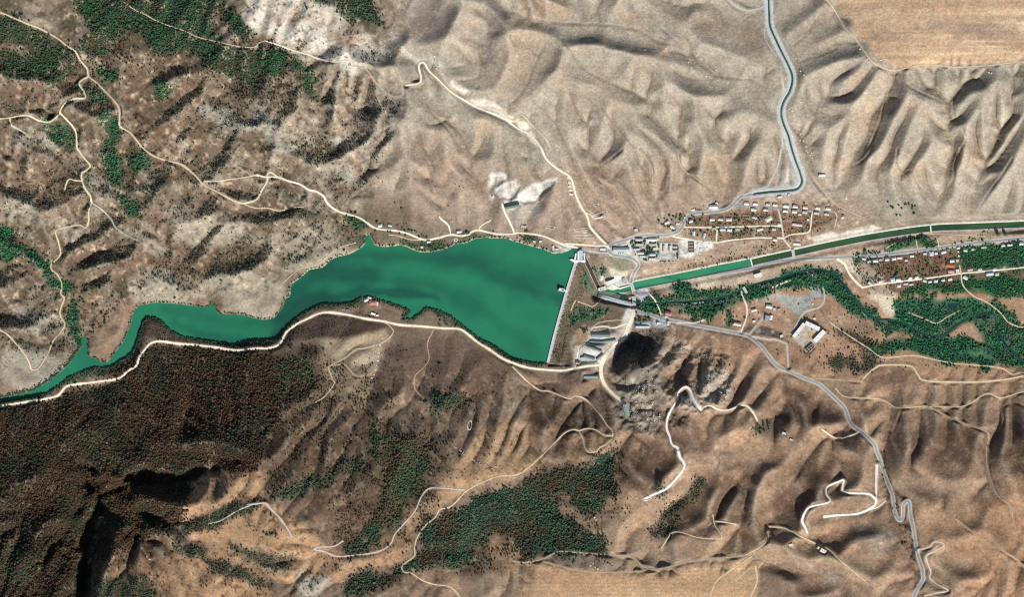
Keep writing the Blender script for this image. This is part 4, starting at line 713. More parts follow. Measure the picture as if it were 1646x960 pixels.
rd('dirt_track', PL(824,480,"500,290 440,310 420,350 410,420 400,440"), 1.5, PALE)
rd('dirt_track', PL(824,480,"420,20 480,40 520,50 580,-5"), 1.2, TAN)
rd('dirt_track', PL(824,480,"375,80 390,40 410,10"), 1.4, TAN)
rd('dirt_track', PL(824,480,"1000,360 860,430 800,420"), 1.0, FAINT) if False else None
rd('dirt_track', PL(1236,240,"935,510 960,640"), 1.2, TAN)
rd('dirt_track', PL(1236,240,"1045,530 1090,590 1095,625"), 1.4, TAN)
rd('dirt_track', PL(1236,240,"730,655 800,610 900,560 1000,540 1060,545 1250,550 1400,560"), 1.2, TAN)
rd('dirt_track', PL(1236,480,"900,90 1000,130 1080,160 1150,120 1230,80"), 1.2, TAN)
# plateau tracks
rd('dirt_track', PL(1236,0,"340,-40 420,60 490,180 560,250 640,370 700,420 800,450 1000,415 1200,430 1400,420 1645,395 2000,380"), 1.5, TAN)
rd('dirt_track', PL(824,720,"0,730 80,740 200,715 290,672 420,675 600,690 760,705 830,760 900,785 1000,770 1150,730 1400,705 1500,690"), 2.0, 'gravel_faint')
rd('dirt_track', PL(824,720,"1500,690 1590,640 1640,590 1640,540"), 1.5, TAN)
rd('dirt_track', PL(824,720,"1540,700 1400,790 1310,860 1270,950"), 1.5, TAN)
rd('dirt_track', PL(824,720,"1530,770 1430,860"), 1.3, TAN)
rd('dirt_track', PL(824,720,"1560,760 1570,860 1530,960"), 2.2, TAN)
rd('dirt_track', PL(824,720,"200,735 460,795 700,800 900,790"), 1.1, FAINT)
rd('dirt_track', PL(824,720,"300,480 1140,505 1300,470 1440,495 1645,510") if False else PL(824,720,"1300,475 1360,480 1440,495"), 1.6, TAN)
rd('dirt_track', PL(824,720,"955,650 1000,580 1020,550 1080,545 1200,580 1340,580 1300,500 1285,430"), 1.2, TAN)
rd('dirt_track', PL(1236,720,"0,510 100,520 200,570 280,610 390,660 440,710 520,780 620,860"), 1.6, TAN)
rd('dirt_track', PL(1236,720,"1400,0 1405,140 1430,250 1480,320 1540,370 1560,440"), 1.6, 'gravel_faint')
rd('dirt_track', PL(1236,720,"1200,460 1330,560 1420,620 1560,700 1660,780"), 1.2, FAINT)
# ------------------------------------------------------------------ shape the ground for dam, water, roads
dam_line = CREST
def dam_x(y):
    return np.interp(y, [p[1] for p in CREST], [p[0] for p in CREST])
wl = win(-MARG, 360, 960, 720)
ins = inside(LAKE, PX[wl], PY[wl])
dist = np.full(PX[wl].shape, 60, np.float32)
LK = LAKE + [LAKE[0]]
for i in range(len(LK) - 1):
    xs = (LK[i][0], LK[i + 1][0]); ys = (LK[i][1], LK[i + 1][1])
    w = win(min(xs) - 30, min(ys) - 30, max(xs) + 30, max(ys) + 30)
    a = slice(max(w[0].start, wl[0].start), min(w[0].stop, wl[0].stop)); b = slice(max(w[1].start, wl[1].start), min(w[1].stop, wl[1].stop))
    if a.stop <= a.start or b.stop <= b.start: continue
    d = seg_dist(LK[i:i + 2], (a, b))
    v = dist[a.start - wl[0].start:a.stop - wl[0].start, b.start - wl[1].start:b.stop - wl[1].start]
    np.minimum(v, d, out=v)
hw_ = H[wl]
north = PY[wl] < 480
east = (PX[wl] > dam_x(PY[wl]) - 1) & (PY[wl] > 415) & (PY[wl] < 590)
land = ~ins & ~east
ramp = np.clip(dist / 22, 0, 1)
up = np.maximum(hw_, np.where(PX[wl] < 928, np.where(dist < 9, 0.35 + dist * 0.30, 3.05 - (dist - 9) * .05), np.minimum(hw_, 0.5) + 0 * dist))
hw_ = np.where(land & (dist < 40), up * ramp + (1 - ramp) * np.minimum(up, 0.35 + dist * 0.75), hw_)
hw_ = np.where(ins, -0.9 - np.minimum(dist * 0.7, 16), hw_)
H[wl] = hw_
SHORE = np.full((NY, NX), 60, np.float32); SHORE[wl] = np.where(ins, -dist, dist)

# the ground in the downstream foot of the dam
wd = win(880, 408, 960, 592)
x = PX[wd] - dam_x(PY[wd]); y = PY[wd]
deep = np.interp(y, [408, 420, 445, 480, 520, 550, 575, 590], [0, -2, -16, -30, -28, -16, -5, 1])
face = np.interp(x, [0, 5, 16, 34], [0, 0.35, 0.9, 1.0])
tgt = deep * face
blend = np.clip(1 - (x - 20) / 22, 0, 1) * (x > -1) * np.clip((y - 408) / 10, 0, 1) * np.clip((592 - y) / 8, 0, 1)
H[wd] = H[wd] * (1 - blend) + tgt * blend

def profile(q, n):
    return smooth1(sample(H, q[:, 0], q[:, 1]), n)
ROADS = []
for name, pts, w, mat in RD:
    q = curve(pts, 1.3)
    q = q[(q[:, 0] > -MARG + 2) & (q[:, 0] < W0 + MARG - 3) & (q[:, 1] > -MARG + 2) & (q[:, 1] < H0 + MARG - 3)]
    if len(q) < 4: continue
    ROADS.append((name, q, w, mat))
for name, q, w, mat in ROADS:
    stamp(H, q, profile(q, 25 if w < 2 else 41), w * 0.5 + 0.7, 2.2 + w * 0.9, 0.85 if w < 1.5 else 1.0)
# hairpin fill and cut banks by the south road
# canals: water runs at one level
qa, qb, qn, qr = curve(CANAL_A), curve(CANAL_B), curve(CANAL_N), curve(RIVER)
ZA = -50.0; ZB = -51.0
def setz(q, z): return np.full(len(q), z)
stamp(H, qa, setz(qa, ZA + 1.6), 12, 9); stamp(H, qb, setz(qb, ZB + 1.6), 10, 8)
zn = smooth1(np.minimum.accumulate(smooth1(sample(boxblur(H, 4), qn[:, 0], qn[:, 1]), 81)), 61); stamp(H, qn, zn + 1.2, 6, 16)
stamp(H, qa, setz(qa, ZA - 2.5), 4.8, 2.0); stamp(H, qb, setz(qb, ZB - 2.5), 3.6, 1.8); stamp(H, qn, zn - 1.5, 1.2, 1.2)
zr = smooth1(np.minimum.accumulate(smooth1(sample(H, qr[:, 0], qr[:, 1]), 61) - 1.0), 31)
stamp(H, qr, zr + 0.8, 7, 14); stamp(H, qr, zr - 1.2, 2.4, 3.2)
# the connecting road crosses the canal on its bridge, restamped approaches
# quarry benches (cut into the hill) and the flat terraces
FLATS = [([(812,331),(811,324),(831,320.5),(840,322),(841,330),(830,336),(813,337)], None, 3), ([(1001,640),(1010,638),(1016,666),(1013,671),(996,672),(1000,655)], None, 3),
 ([(986,394),(1012,394),(1012,408),(986,408)], None, 4), ([(948,533),(992,535),(992,552),(947,553)], None, 5), ([(925,556),(970,554),(970,580),(925,584)], None, 5),
 ([(1012,380),(1140,386),(1140,408),(1090,420),(1012,416)], None, 6), ([(1275,520),(1297,514),(1330,532),(1300,570),(1270,548)], None, 6), ([(938,601),(963,601),(963,612),(935,614)], None, 3),
 ([(968,446),(1012,442),(1016,458),(980,468)], -46.0, 4)]
for poly, z, soft in FLATS:
    w, m = mask(poly, soft, 0)
    zz = z if z is not None else float((H[w] * m).sum() / m.sum())
    H[w] = H[w] * (1 - m) + zz * m
# chute trench
CH0, CH1 = (938.5, 413), (962.5, 463)
qc = curve([CH0, CH1]); zc = np.linspace(-3, -47, len(qc))
stamp(H, qc, zc + 1.5, 5.5, 6); stamp(H, qc, zc - 5.5, 3.3, 1.0)
# the basin below the dam
BAS = [(961, 474), (975, 476), (992, 480), (1003, 482.5), (1018, 485)]
qs = curve(BAS); zs = np.linspace(-52, -57, len(qs))
stamp(H, qs, zs, 7.5, 5)
PUDDLE = [(1523,486),(1540,488),(1539,497),(1526,496),(1522,491)]
w, m = mask(PUDDLE, 1.5, 0); zp = float(H[w][m > .5].mean()); H[w] -= m * 1.8
# quarry floors: scooped with a steep head wall towards the sun's far side
for poly, dz in (([(800,305),(830,290),(838,300),(832,315),(820,322),(808,318)], -5), ([(838,312),(865,297),(880,289),(892,291),(886,303),(874,312),(858,326),(845,330),(835,322)], -6), ([(795,285),(813,282),(816,290),(800,300),(793,298)], -4)):
    w, m = mask(poly, 1.6, 3); H[w] += dz * m
for b_ in BLD:           # every building stands on a levelled pad
    x_, y_, L_, W_, a_ = b_[1:6]
    t_ = math.radians(a_); half = max(0.5, (max(L_, W_) - min(L_, W_)) / 2)
    if W_ > L_: t_ += math.pi / 2
    n_ = max(2, int(half * 2 / 1.2))
    q_ = np.array([(x_ + s * math.cos(t_), y_ - s * math.sin(t_)) for s in np.linspace(-half, half, n_)])
    zz_ = float(sample(H, q_[:, 0], q_[:, 1]).mean())
    stamp(H, q_, np.full(n_, zz_), min(L_, W_) / 2 + .8, 2.2)

# ------------------------------------------------------------------ ground colour: soils, rock, dry grass, ploughland, tracks' dust
C = np.zeros((NY, NX, 3), np.float32)
C[:] = alb('7c6a57')
def paint(polys, h, soft=8, warp=6, op=1.0):
    c = alb(h).astype(np.float32)
    for poly in (polys if isinstance(polys[0], list) else [polys]):
        w, m = mask(poly, soft, warp)
        if m.size == 0: continue
        m = (m * op)[..., None]
        C[w] = C[w] * (1 - m) + c * m
def blob(h, spots, op=0.7):
    for x, y, r in spots:
        paint([(x + r * math.cos(t), y + r * 0.6 * math.sin(t)) for t in np.linspace(0, 6.28, 10)[:-1]], h, r * 0.35, r * 0.5, op)
def mixc(m, h):
    c = alb(h).astype(np.float32)
    m = np.clip(m, 0, 1)[..., None]
    C[:] = C * (1 - m) + c * m

# broad regions
paint([(640,-90),(1740,-90),(1740,360),(1280,340),(1000,370),(800,350),(700,340),(560,260),(600,130)], 'b4a794', 26, 20)
paint([(700,340),(760,290),(900,270),(1100,260),(1250,280),(1340,330),(1420,350),(1250,410),(1100,470),(1000,450),(930,400),(760,372)], 'ae947e', 20, 18, .9)
paint([(560,240),(700,200),(820,260),(900,300),(880,360),(740,365),(640,340),(580,290)], 'a8927e', 18, 14, .8)
paint([(-90,690),(0,640),(230,540),(430,545),(520,500),(640,520),(760,530),(850,590),(900,600),(960,640),(1000,700),(900,760),(700,960),(690,1050),(-90,1050)], '7f6b58', 20, 16)
paint([(940,640),(1000,540),(1100,520),(1250,520),(1646,570),(1740,580),(1740,1050),(690,1050),(720,930),(850,900),(980,860),(900,800),(970,720)], 'a68a6d', 16, 14)
paint([(1010,490),(1100,470),(1340,440),(1740,470),(1740,620),(1400,620),(1250,590),(1100,540)], 'b8906f', 10, 10)
paint([(1060,470),(1130,445),(1250,425),(1400,410),(1400,430),(1300,440),(1240,450),(1190,462),(1100,475)], 'c6ad94', 5, 6)
paint([(1200,420),(1500,372),(1740,360),(1740,385),(1500,400),(1340,420),(1200,440)], 'b79a80', 5, 4)
# natural variation of the dry hills
nz = fbm(60, 4, 21)
mixc(np.clip(nz * 1.1, 0, 1) * 0.22, 'b58c6c'); mixc(np.clip(-nz * 1.1, 0, 1) * 0.28, '8b8074')
nz2 = fbm(22, 4, 22)
mixc(np.clip(nz2 * 1.4 - .2, 0, 1) * 0.30 * (0.4 + ROCKY), 'b8aa96'); mixc(np.clip(-nz2 * 1.5 - .25, 0, 1) * 0.42 * (0.35 + ROCKY), '6d5547')
# north-west
wn_ = np.clip(fbm(45, 4, 23) * 1.3 - .05, 0, 1) * NW
mixc(wn_ * .75, '4f4b38'); mixc(np.clip(fbm(30, 4, 24) * 1.4 - .2, 0, 1) * .5 * NW, 'b0a28e'); mixc(np.clip(fbm(18, 3, 25) * 1.4 - .3, 0, 1) * .5 * SW, '584a3e'); mixc(np.clip(fbm(24, 3, 26) * 1.4 - .3, 0, 1) * .4 * SW, '9a8066')
mixc(np.clip(fbm(50, 4, 27) * 1.5 - .25, 0, 1) * .5 * SE, '7b6252'); mixc(np.clip(fbm(42, 4, 28) * 1.5 - .3, 0, 1) * .45 * SE, 'c0a283')
paint([[(150,130),(330,140),(350,250),(230,290),(160,200)],[(100,380),(300,400),(250,440),(110,480)],[(0,120),(130,125),(150,180),(60,190),(0,180)],[(0,250),(100,270),(130,340),(20,360)],[(180,400),(330,390),(420,420),(320,440),(200,430)]], '80654f', 20, 16, .6)
paint([[(310,160),(380,180),(440,215),(400,222),(330,195)],[(405,170),(470,200),(520,240),(470,250),(410,215)],[(500,255),(560,265),(580,300),(520,290)]], 'a09a8c', 5, 8, .8)
paint([[(205,445),(255,430),(285,455),(300,485),(260,492),(220,485)],[(318,445),(380,430),(440,445),(462,470),(450,505),(410,512),(360,495),(335,470)],[(270,345),(380,350),(400,385),(290,395)],[(470,375),(540,370),(560,420),(500,440),(455,440)]], 'a79c89', 7, 9, .85)
paint([[(15,205),(85,205),(95,245),(20,245)],[(0,318),(60,322),(50,355),(0,350)],[(130,278),(190,280),(185,300),(135,302)],[(180,355),(240,380),(290,408),(230,402)],[(100,350),(140,370),(120,390),(95,372)],[(0,560),(70,560),(110,600),(40,625),(0,620)],[(30,500),(110,500),(100,540),(40,535)]], 'a59d8e', 6, 9, .7)
paint([(220,487),(200,520),(178,570),(150,572),(150,520),(165,490)], '9d8066', 6, 5)
paint([[(440,100),(560,110),(600,150),(560,230),(480,250),(440,200)]], 'a3907b', 12, 12, .7)
blob('b9a893', [(290,230,20),(340,290,18),(280,300,14),(440,260,18),(230,260,14),(500,330,18),(450,390,26),(570,330,20),(620,300,20),(90,330,16),(170,110,22),(60,30,30),(150,60,22)], .6)
blob('6f5344', [(270,190,18),(220,190,16),(250,255,16),(330,330,26),(80,320,24),(60,440,36),(30,390,18),(140,420,18),(370,420,20),(260,350,18),(430,330,22),(460,160,16)], .6)
paint([(380,-20),(480,-10),(540,15),(600,55),(645,90),(600,110),(530,103),(480,98),(440,66),(400,40)], 'd6cabb', 6, 12)
blob('a98a6a', [(485,28,24),(560,48,26),(545,62,16)], .75); blob('e4dccf', [(430,35,20),(470,55,26),(520,75,24),(560,90,20)], .8); blob('8d765f', [(500,92,18),(440,30,12),(590,100,16)], .6)
blob('d5cdc0', [(560,112,14),(580,100,14),(600,88,12),(530,170,9),(598,172,10),(560,160,9),(545,232,14),(505,195,8),(470,240,9)], .7)
# burnt ground in the north
paint([[(632,-20),(722,-20),(726,45),(700,65),(668,50),(640,20)],[(602,84),(640,80),(676,102),(690,118),(655,122),(615,108)],[(580,175),(650,160),(655,205),(610,225),(575,240)],[(790,-10),(822,30),(800,90),(785,130),(780,80)]], '897e76', 8, 6, .9)
blob('b0a598', [(660,30,10),(705,20,8),(640,150,20),(640,200,16),(740,110,18),(690,150,20)], .6)
paint([[(830,-20),(900,-20),(920,30),(870,34),(835,25)],[(985,5),(1030,20),(1030,42),(1000,38)]], 'b79a7d', 8, 6, .8)
paint([[(820,25),(870,40),(880,60),(850,110),(824,150),(800,130)]], 'bba288', 8, 6, .7)
paint([[(1180,60),(1235,50),(1237,110),(1200,90)],[(1030,20),(1160,20),(1230,40),(1230,80),(1160,60),(1080,30)]], '8f7866', 10, 8, .6)
blob('c0a182', [(900,130,16),(985,165,9),(1010,170,8),(1060,80,12),(1140,260,26),(1165,290,20),(1400,190,30),(1480,180,30),(1560,250,26),(1460,270,26),(1345,260,22),(1380,120,22),(700,270,26),(780,210,26)], .6)
# the ploughed plateau, top right
paint([(1322,-90),(1740,-90),(1740,97),(1646,97),(1540,105),(1450,112),(1415,96),(1385,62),(1350,20)], 'c9a582', 3, 3)
paint([[(1395,52),(1470,42),(1560,30),(1646,22),(1646,45),(1580,55),(1500,50),(1440,58),(1400,66)],[(1520,55),(1600,40),(1646,48),(1640,66),(1560,66)]], 'a78f79', 8, 6, .75)
paint([[(1540,68),(1640,58),(1620,78),(1560,80)],[(1600,30),(1660,34),(1660,44),(1610,40)],[(1360,25),(1440,10),(1440,20),(1370,36)]], 'd9bb98', 6, 5, .8)
# north and east villages
paint([(1090,345),(1340,322),(1352,350),(1290,385),(1110,385)], '94765f', 4, 4)
paint([(1375,415),(1540,402),(1548,460),(1420,470),(1390,458)], '815e4b', 4, 4)
paint([(1540,402),(1740,380),(1740,470),(1550,470)], '5f5b45', 4, 4, .8)
blob('a06b4f', [(1450,425,10),(1480,420,10),(1400,433,10),(1395,440,9),(1565,423,12),(1531,426,9),(1560,420,9),(1510,465,14),(1570,478,10)], .7)
# settlement yards, gravel and concrete
paint([(1008,384),(1060,382),(1062,420),(1040,422),(1010,411)], 'e2dfd8', 2, 2); paint([(1062,391),(1090,391),(1090,407),(1062,407)], 'e6e2da', 1.5, 1)
paint([(1062,407),(1088.5,407),(1088.5,417.5),(1062,417.5)], 'bcc0c0', .8, 0); paint([(1092,388),(1142,389),(1148,398),(1130,406),(1110,411),(1092,409)], 'e8e5de', 2, 4)
paint([(984,392),(1013,392),(1013,410),(986,410)], 'd4cbbd', 1.5, 1)
paint([(920,545),(948,530),(985,528),(1000,520),(1010,505),(1020,505),(1014,540),(988,570),(965,590),(922,590)], 'cdbfae', 4, 4, .9); paint([[(950,543),(990,543),(990,549),(950,549)],[(938,562),(966,566),(960,574),(938,574)],[(932,570),(960,577),(957,581),(930,582)]], 'e2e5e4', 1.2, 1)
paint([[(812,331),(811,324),(831,320.5),(840,322),(841,330),(830,336),(813,337)],[(1001,640),(1010,638),(1016,666),(1013,671),(996,672),(1000,655)],[(972,450),(985,444),(1006,444),(1012,457),(985,463),(972,458)],[(966,437),(972,440),(970,452),(965,452)]], 'e2ded5', 1, 1)
paint([[(790,284),(806,280),(818,283),(818,291),(802,302),(789,300)],[(796,306),(830,289),(839,300),(832,315),(822,322),(808,318)],[(838,312),(865,295),(880,287),(893,290),(888,302),(878,308),(860,325),(845,330),(833,322)],[(788,311),(797,309),(797,320),(788,320)]], 'ded9d0', 1.5, 6)
paint([(805,338),(850,330),(868,320),(860,350),(840,366),(815,360)], 'b8ada0', 5, 6, .8)
paint([[(1258,275),(1272,268),(1287,300),(1262,304),(1244,304)],[(1306,381),(1350,373),(1395,361),(1418,368),(1385,384),(1335,396),(1312,396)]], 'cdc7b8', 1.5, 4)
paint([[(1250,478),(1312,472),(1302,498),(1288,507),(1268,498),(1254,492)],[(1297,455),(1342,460),(1332,474),(1310,478)]], 'a9aba5', 2, 4); paint([(1225,478),(1260,470),(1258,480),(1230,484)], 'b3ada2', 2, 3)
paint([[(1209,535),(1224,523.5),(1240,528),(1259,537),(1256,545),(1232,541)],[(1195,530),(1204,523.5),(1213,526),(1204,534)]], '605856', .8, .5)
paint([(1275,545),(1295,516),(1325,532),(1302,568)], 'c3b4a2', 1.5, 1); blob('c2986f', [(1303,539,9)], .8)
paint([[(1345,415),(1380,440),(1405,478),(1438,505),(1445,470),(1420,455),(1390,420)],[(1390,470),(1440,478),(1440,504),(1420,495)]], 'd9c7ac', 3, 6)
paint([[(1475,545),(1520,548),(1630,570),(1605,590),(1540,580)]], 'c59f80', 2, 4); paint([(1390,600),(1450,565),(1570,580),(1640,598),(1500,608)], 'b8926f', 3, 4, .8); paint([(1450,490),(1520,480),(1540,520),(1470,522)], '7d6a55', 6, 6, .8)
paint([(1300,560),(1330,545),(1400,550),(1390,580),(1320,590)], 'bc8e6b', 6, 5, .8); blob('7d6450', [(1370,525,26),(1400,535,20)], .6)
# slopes south of the lake
paint([(505,545),(620,528),(632,545),(620,575),(605,605),(590,640),(605,662),(540,652),(525,610),(512,575)], 'a9957a', 4, 5); paint([(560,580),(620,560),(605,600),(580,610)], 'b7a78c', 4, 4, .8)
paint([(620,560),(690,540),(760,550),(835,600),(800,640),(740,690),(690,640),(620,640),(612,590)], '715c50', 12, 8, .85)
paint([[(455,545),(480,512),(530,500),(640,522),(600,536),(520,545)],[(225,515),(250,508),(290,545),(400,552),(450,530),(430,562),(250,550),(215,562),(170,595),(100,620),(110,605),(190,585)]], '544139', 4, 4)
blob('9c8874', [(237,545,10),(262,538,8),(275,515,8)], .8)
paint([(-90,700),(0,640),(100,630),(180,610),(230,556),(420,560),(500,575),(505,640),(440,660),(430,690),(430,745),(330,755),(280,790),(290,840),(200,880),(160,860),(130,1000),(-90,1050)], '46382f', 10, 8)
paint([[(-10,725),(90,730),(60,770),(-10,775)],[(40,830),(105,850),(95,890),(30,865)],[(-10,830),(30,835),(20,860),(-10,860)]], '7f6652', 6, 8, .8)
paint([(880,640),(960,650),(990,690),(900,720),(840,690),(845,640)], '65513f', 12, 8, .85)
paint([(835,600),(960,605),(985,640),(960,645),(880,640),(838,615)], '8b6f5a', 6, 5, .7)
paint([(775,690),(850,675),(910,700),(960,705),(990,690),(955,735),(880,745),(760,785),(705,820),(680,850),(650,880),(660,830),(700,785),(740,740)], 'b3916c', 6, 7)
paint([[(405,805),(440,812),(480,840),(540,888),(680,852),(640,900),(560,925),(470,945),(390,890),(300,862),(330,835)],[(150,852),(235,872),(250,925),(155,935)],[(245,905),(360,880),(430,930),(450,1000),(250,1000)],[(245,780),(300,760),(420,757),(420,790),(310,835),(285,845)],[(780,860),(850,875),(830,920),(790,920)]], 'b48e68', 5, 7)
paint([(150,845),(235,865),(250,925),(155,940)], '8a6c50', 6, 8, .85); paint([(130,770),(260,765),(330,760),(300,795),(270,830),(180,850),(150,960),(128,960)], '5a4837', 5, 6, .9); paint([(478,920),(525,928),(512,958),(480,955)], 'b9b4a5', 5, 6, .9); paint([(360,862),(430,880),(470,930),(400,905)], 'a8937a', 4, 5, .8)
paint([(430,690),(520,680),(600,690),(690,720),(640,850),(560,870),(470,810),(430,760)], '6a5344', 14, 10, .9)
# east and south-east: dark patches and pale spurs
paint([(975,592),(1000,552),(1040,535),(1068,533),(1062,560),(1040,592),(1010,606)], '6f675c', 3, 6); paint([(985,600),(1060,595),(1065,690),(1015,697),(990,650)], '878074', 6, 9, .9)  # cliff face: dark rock, with its shade put into the ground colour
blob('b9b2a4', [(1020,610,8),(1030,640,10),(1040,660,10),(1045,620,7),(1060,560,10),(1072,568,7),(1055,548,8),(1035,680,9)], .8)
paint([(1120,600),(1140,585),(1180,600),(1172,640),(1160,652),(1135,640)], 'b9b0a2', 4, 9, .9); blob('c8bba8', [(1078,552,8),(1070,568,9),(1105,560,9),(1060,587,10),(1098,655,12),(1110,565,7)], .8)
paint([[(1262,620),(1330,640),(1358,690),(1300,694),(1252,665)],[(1440,700),(1530,682),(1600,702),(1555,742),(1480,742)],[(1000,732),(1060,700),(1085,740),(1062,790),(1015,790),(960,742)],[(1145,768),(1205,738),(1195,830),(1140,868),(1050,862),(1110,800)],
 [(1250,800),(1340,740),(1335,790),(1265,846),(1238,838)],[(1300,860),(1420,842),(1465,815),(1450,870),(1380,882)]], '705848', 7, 8, .85)
paint([[(1382,590),(1440,582),(1480,602),(1460,622),(1388,615)],[(1425,640),(1455,620),(1452,705),(1430,722)],[(1618,640),(1660,650),(1660,720),(1600,742)],[(1560,790),(1640,825),(1660,880),(1580,835)],[(1240,905),(1360,915),(1380,1000),(1220,1000)],[(1050,645),(1130,690),(1140,760),(1090,740),(1060,690)],[(870,690),(950,720),(900,760),(870,740)]], '7e6655', 7, 8, .75)
blob('bd9a78', [(1130,810,20),(1090,770,18),(1200,700,22),(1180,760,14),(1230,800,20),(1320,690,18),(1400,690,14),(1400,640,18),(1480,760,24),(1500,830,20),(1560,690,16),(1600,860,20),(1350,850,22),(1370,880,22),(1250,640,16),(1150,680,14)], .6)
blob('a99c8d', [(1410,860,24),(1530,860,20),(1340,930,24),(1290,900,18),(1550,900,18),(1420,880,20)], .6)
paint([[(900,832),(990,832),(1020,890),(985,892)],[(1030,800),(1112,738),(1152,748),(1122,800),(1050,852),(1018,845)]], 'b7987a', 4, 4, .8)
paint([(848,905),(940,914),(1060,922),(1190,902),(1285,905),(1245,1050),(820,1050)], 'c89f75', 3, 3); paint([(1225,912),(1275,900),(1290,915),(1245,1050),(1200,1050)], '8f7663', 2, 2); paint([(880,890),(1000,895),(985,922),(930,918),(895,908)], '8f7a6a', 2, 4, .9)
paint([(1470,860),(1646,780),(1740,760),(1740,1050),(1500,1050),(1560,900)], 'b98e69', 12, 10, .7)
# gardens and trodden yards of the villages, gravel aprons at the junctions
VIL = zone([[(1090,345),(1340,322),(1352,350),(1290,385),(1110,385)],[(1375,412),(1740,380),(1740,470),(1420,470),(1390,458)]], 4)
gn = noise(5, 61) * .6 + noise(11, 62) * .7
mixc(np.clip(gn - .15, 0, 1) * .8 * VIL, '5a4c3a'); mixc(np.clip(-gn - .3, 0, 1) * .8 * VIL, 'c9b49c')
NEARD = zone([[(900,330),(1340,300),(1420,360),(1420,470),(1340,560),(1180,540),(1000,600),(900,600)]], 12)
gn = noise(4, 63) * .6 + noise(9, 64) * .7
mixc(np.clip(gn - .35, 0, 1) * .7 * NEARD, '6d5a46'); mixc(np.clip(-gn - .35, 0, 1) * .8 * NEARD, 'd6c6b2')
paint([[(893,392),(915,397),(940,401),(942,408),(930,410),(905,402)],[(1006,498),(1020,490),(1024,500),(1016,512),(1004,522),(1000,518)],[(1015,505),(1018,520),(1008,548),(1000,545)]], 'e9e4d8', 1.5, 2)
paint([[(1020,462),(1042,460),(1046,470),(1030,491),(1022,491)],[(1048,512),(1076,511),(1076,528),(1050,527)],[(1022,520),(1046,518),(1046,528),(1022,529)]], 'c3c8ce', 1.5, 2)
paint([[(975,412),(1010,411),(1014,428),(1000,437),(984,430)]], '8b8c6d', 4, 4, .85); paint([[(938,436),(950,436),(956,470),(944,472)],[(955,458),(972,470),(966,478),(952,474)]], '6d7a58', 3, 4, .8); paint([[(978,428),(1000,436),(1014,436),(1010,446),(982,440)]], 'd8cdb4', 2, 3, .8)
paint([[(995,467),(1014,465),(1013,474),(997,474)]], '7d946a', 1.5, 1.5, .9); paint([[(926,532),(944,527),(948,540),(938,556),(924,556)]], 'c39c7c', 2, 3)
paint([[(1040,457),(1100,447),(1200,430),(1206,436),(1120,452),(1060,468)]], 'cbb69c', 2, 3, .8); paint([[(1104,470),(1130,452),(1160,445),(1150,462),(1120,474)],[(1180,462),(1240,452),(1250,458),(1200,470)]], 'd4c5a6', 2, 4, .8)
paint([[(1440,482),(1560,480),(1600,500),(1590,505),(1540,522),(1450,530),(1440,505)],[(1436,552),(1480,545),(1560,545),(1610,562),(1600,590),(1480,568)]], '3f8058', 3, 5, .95)
paint([(1455,492),(1520,482),(1545,500),(1520,520),(1470,522)], '75644f', 4, 5, .85); paint([[(1545,402),(1740,380),(1740,425),(1560,432)],[(1445,464),(1740,436),(1740,476),(1600,478),(1530,470)]], '3a6a47', 3, 4, .9); paint([[(1552,414),(1580,416),(1575,428),(1552,428)],[(1548,470),(1570,462),(1580,474),(1556,478)],[(1500,462),(1520,458),(1524,470),(1504,470)]], '8a634c', 2, 3, .8)
# ground below the woods and the greener places
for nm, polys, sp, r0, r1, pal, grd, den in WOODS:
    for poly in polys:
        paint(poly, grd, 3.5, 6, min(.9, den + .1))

# hollows are tinted browner and crests paler, by the ground's curvature
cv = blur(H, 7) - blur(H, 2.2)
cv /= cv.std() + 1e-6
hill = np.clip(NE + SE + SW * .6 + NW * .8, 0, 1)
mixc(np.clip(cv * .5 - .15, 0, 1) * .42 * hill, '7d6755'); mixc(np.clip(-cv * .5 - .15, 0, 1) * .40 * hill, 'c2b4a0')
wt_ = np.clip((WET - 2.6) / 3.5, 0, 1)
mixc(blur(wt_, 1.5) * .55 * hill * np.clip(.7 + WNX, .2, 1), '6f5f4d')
for q in WASHES:
    c = alb('6f6150').astype(np.float32)
    s = win(q[:, 0].min() - 6, q[:, 1].min() - 6, q[:, 0].max() + 6, q[:, 1].max() + 6)
    if PX[s].size == 0: continue
    d = seg_dist([tuple(v) for v in q[::4]] + [tuple(q[-1])], s)
    m = (np.clip(1 - d / 2.6, 0, 1) * .55 * np.clip(.6 + WNX[s], 0, 1))[..., None]
    C[s] = C[s] * (1 - m) + c * m
C = (C * .82 + C.mean(2, keepdims=True) * .18) * np.array([.945, .955, .93], np.float32)
C = C * (1 + (SE * .9 + SW * .6)[..., None] * np.array([.07, -.01, -.04], np.float32))
# flecks: dry tussocks, bare stones, low brush
f1 = noise(3.2, 71) * .6 + noise(6.5, 72) * .6 + noise(13, 73) * .35
wild = np.clip(.25 * NE + .4 * SE + .9 * SW + .9 * NW, 0, 1) * (1 - .6 * SMOOTH)
mixc(np.clip(f1 - .22, 0, 1) * 1.1 * wild * (1 - .5 * NE), '574432'); mixc(np.clip(-f1 - .28, 0, 1) * wild * (1 - .6 * SW), 'cbb698')
FIELD = zone([[(1330, -90), (1740, -90), (1740, 92), (1540, 102), (1450, 109), (1415, 93), (1385, 60), (1355, 20)], [(850, 908), (1060, 924), (1190, 905), (1240, 960), (1235, 1050), (825, 1050)]], 3)
pl_ = noise(150, 81, 2.6) * .6 + noise(260, 82, 6) * .6 + noise(60, 83, 14) * .5
mixc(np.clip(pl_ - .1, 0, 1) * .55 * FIELD, '9c7d60'); mixc(np.clip(-pl_ - .1, 0, 1) * .55 * FIELD, 'e3c49c')
paint([(1105,631),(1112,634),(1119,642),(1129,658),(1121,657),(1112,645)], 'f4efe4', 1.2, 1)
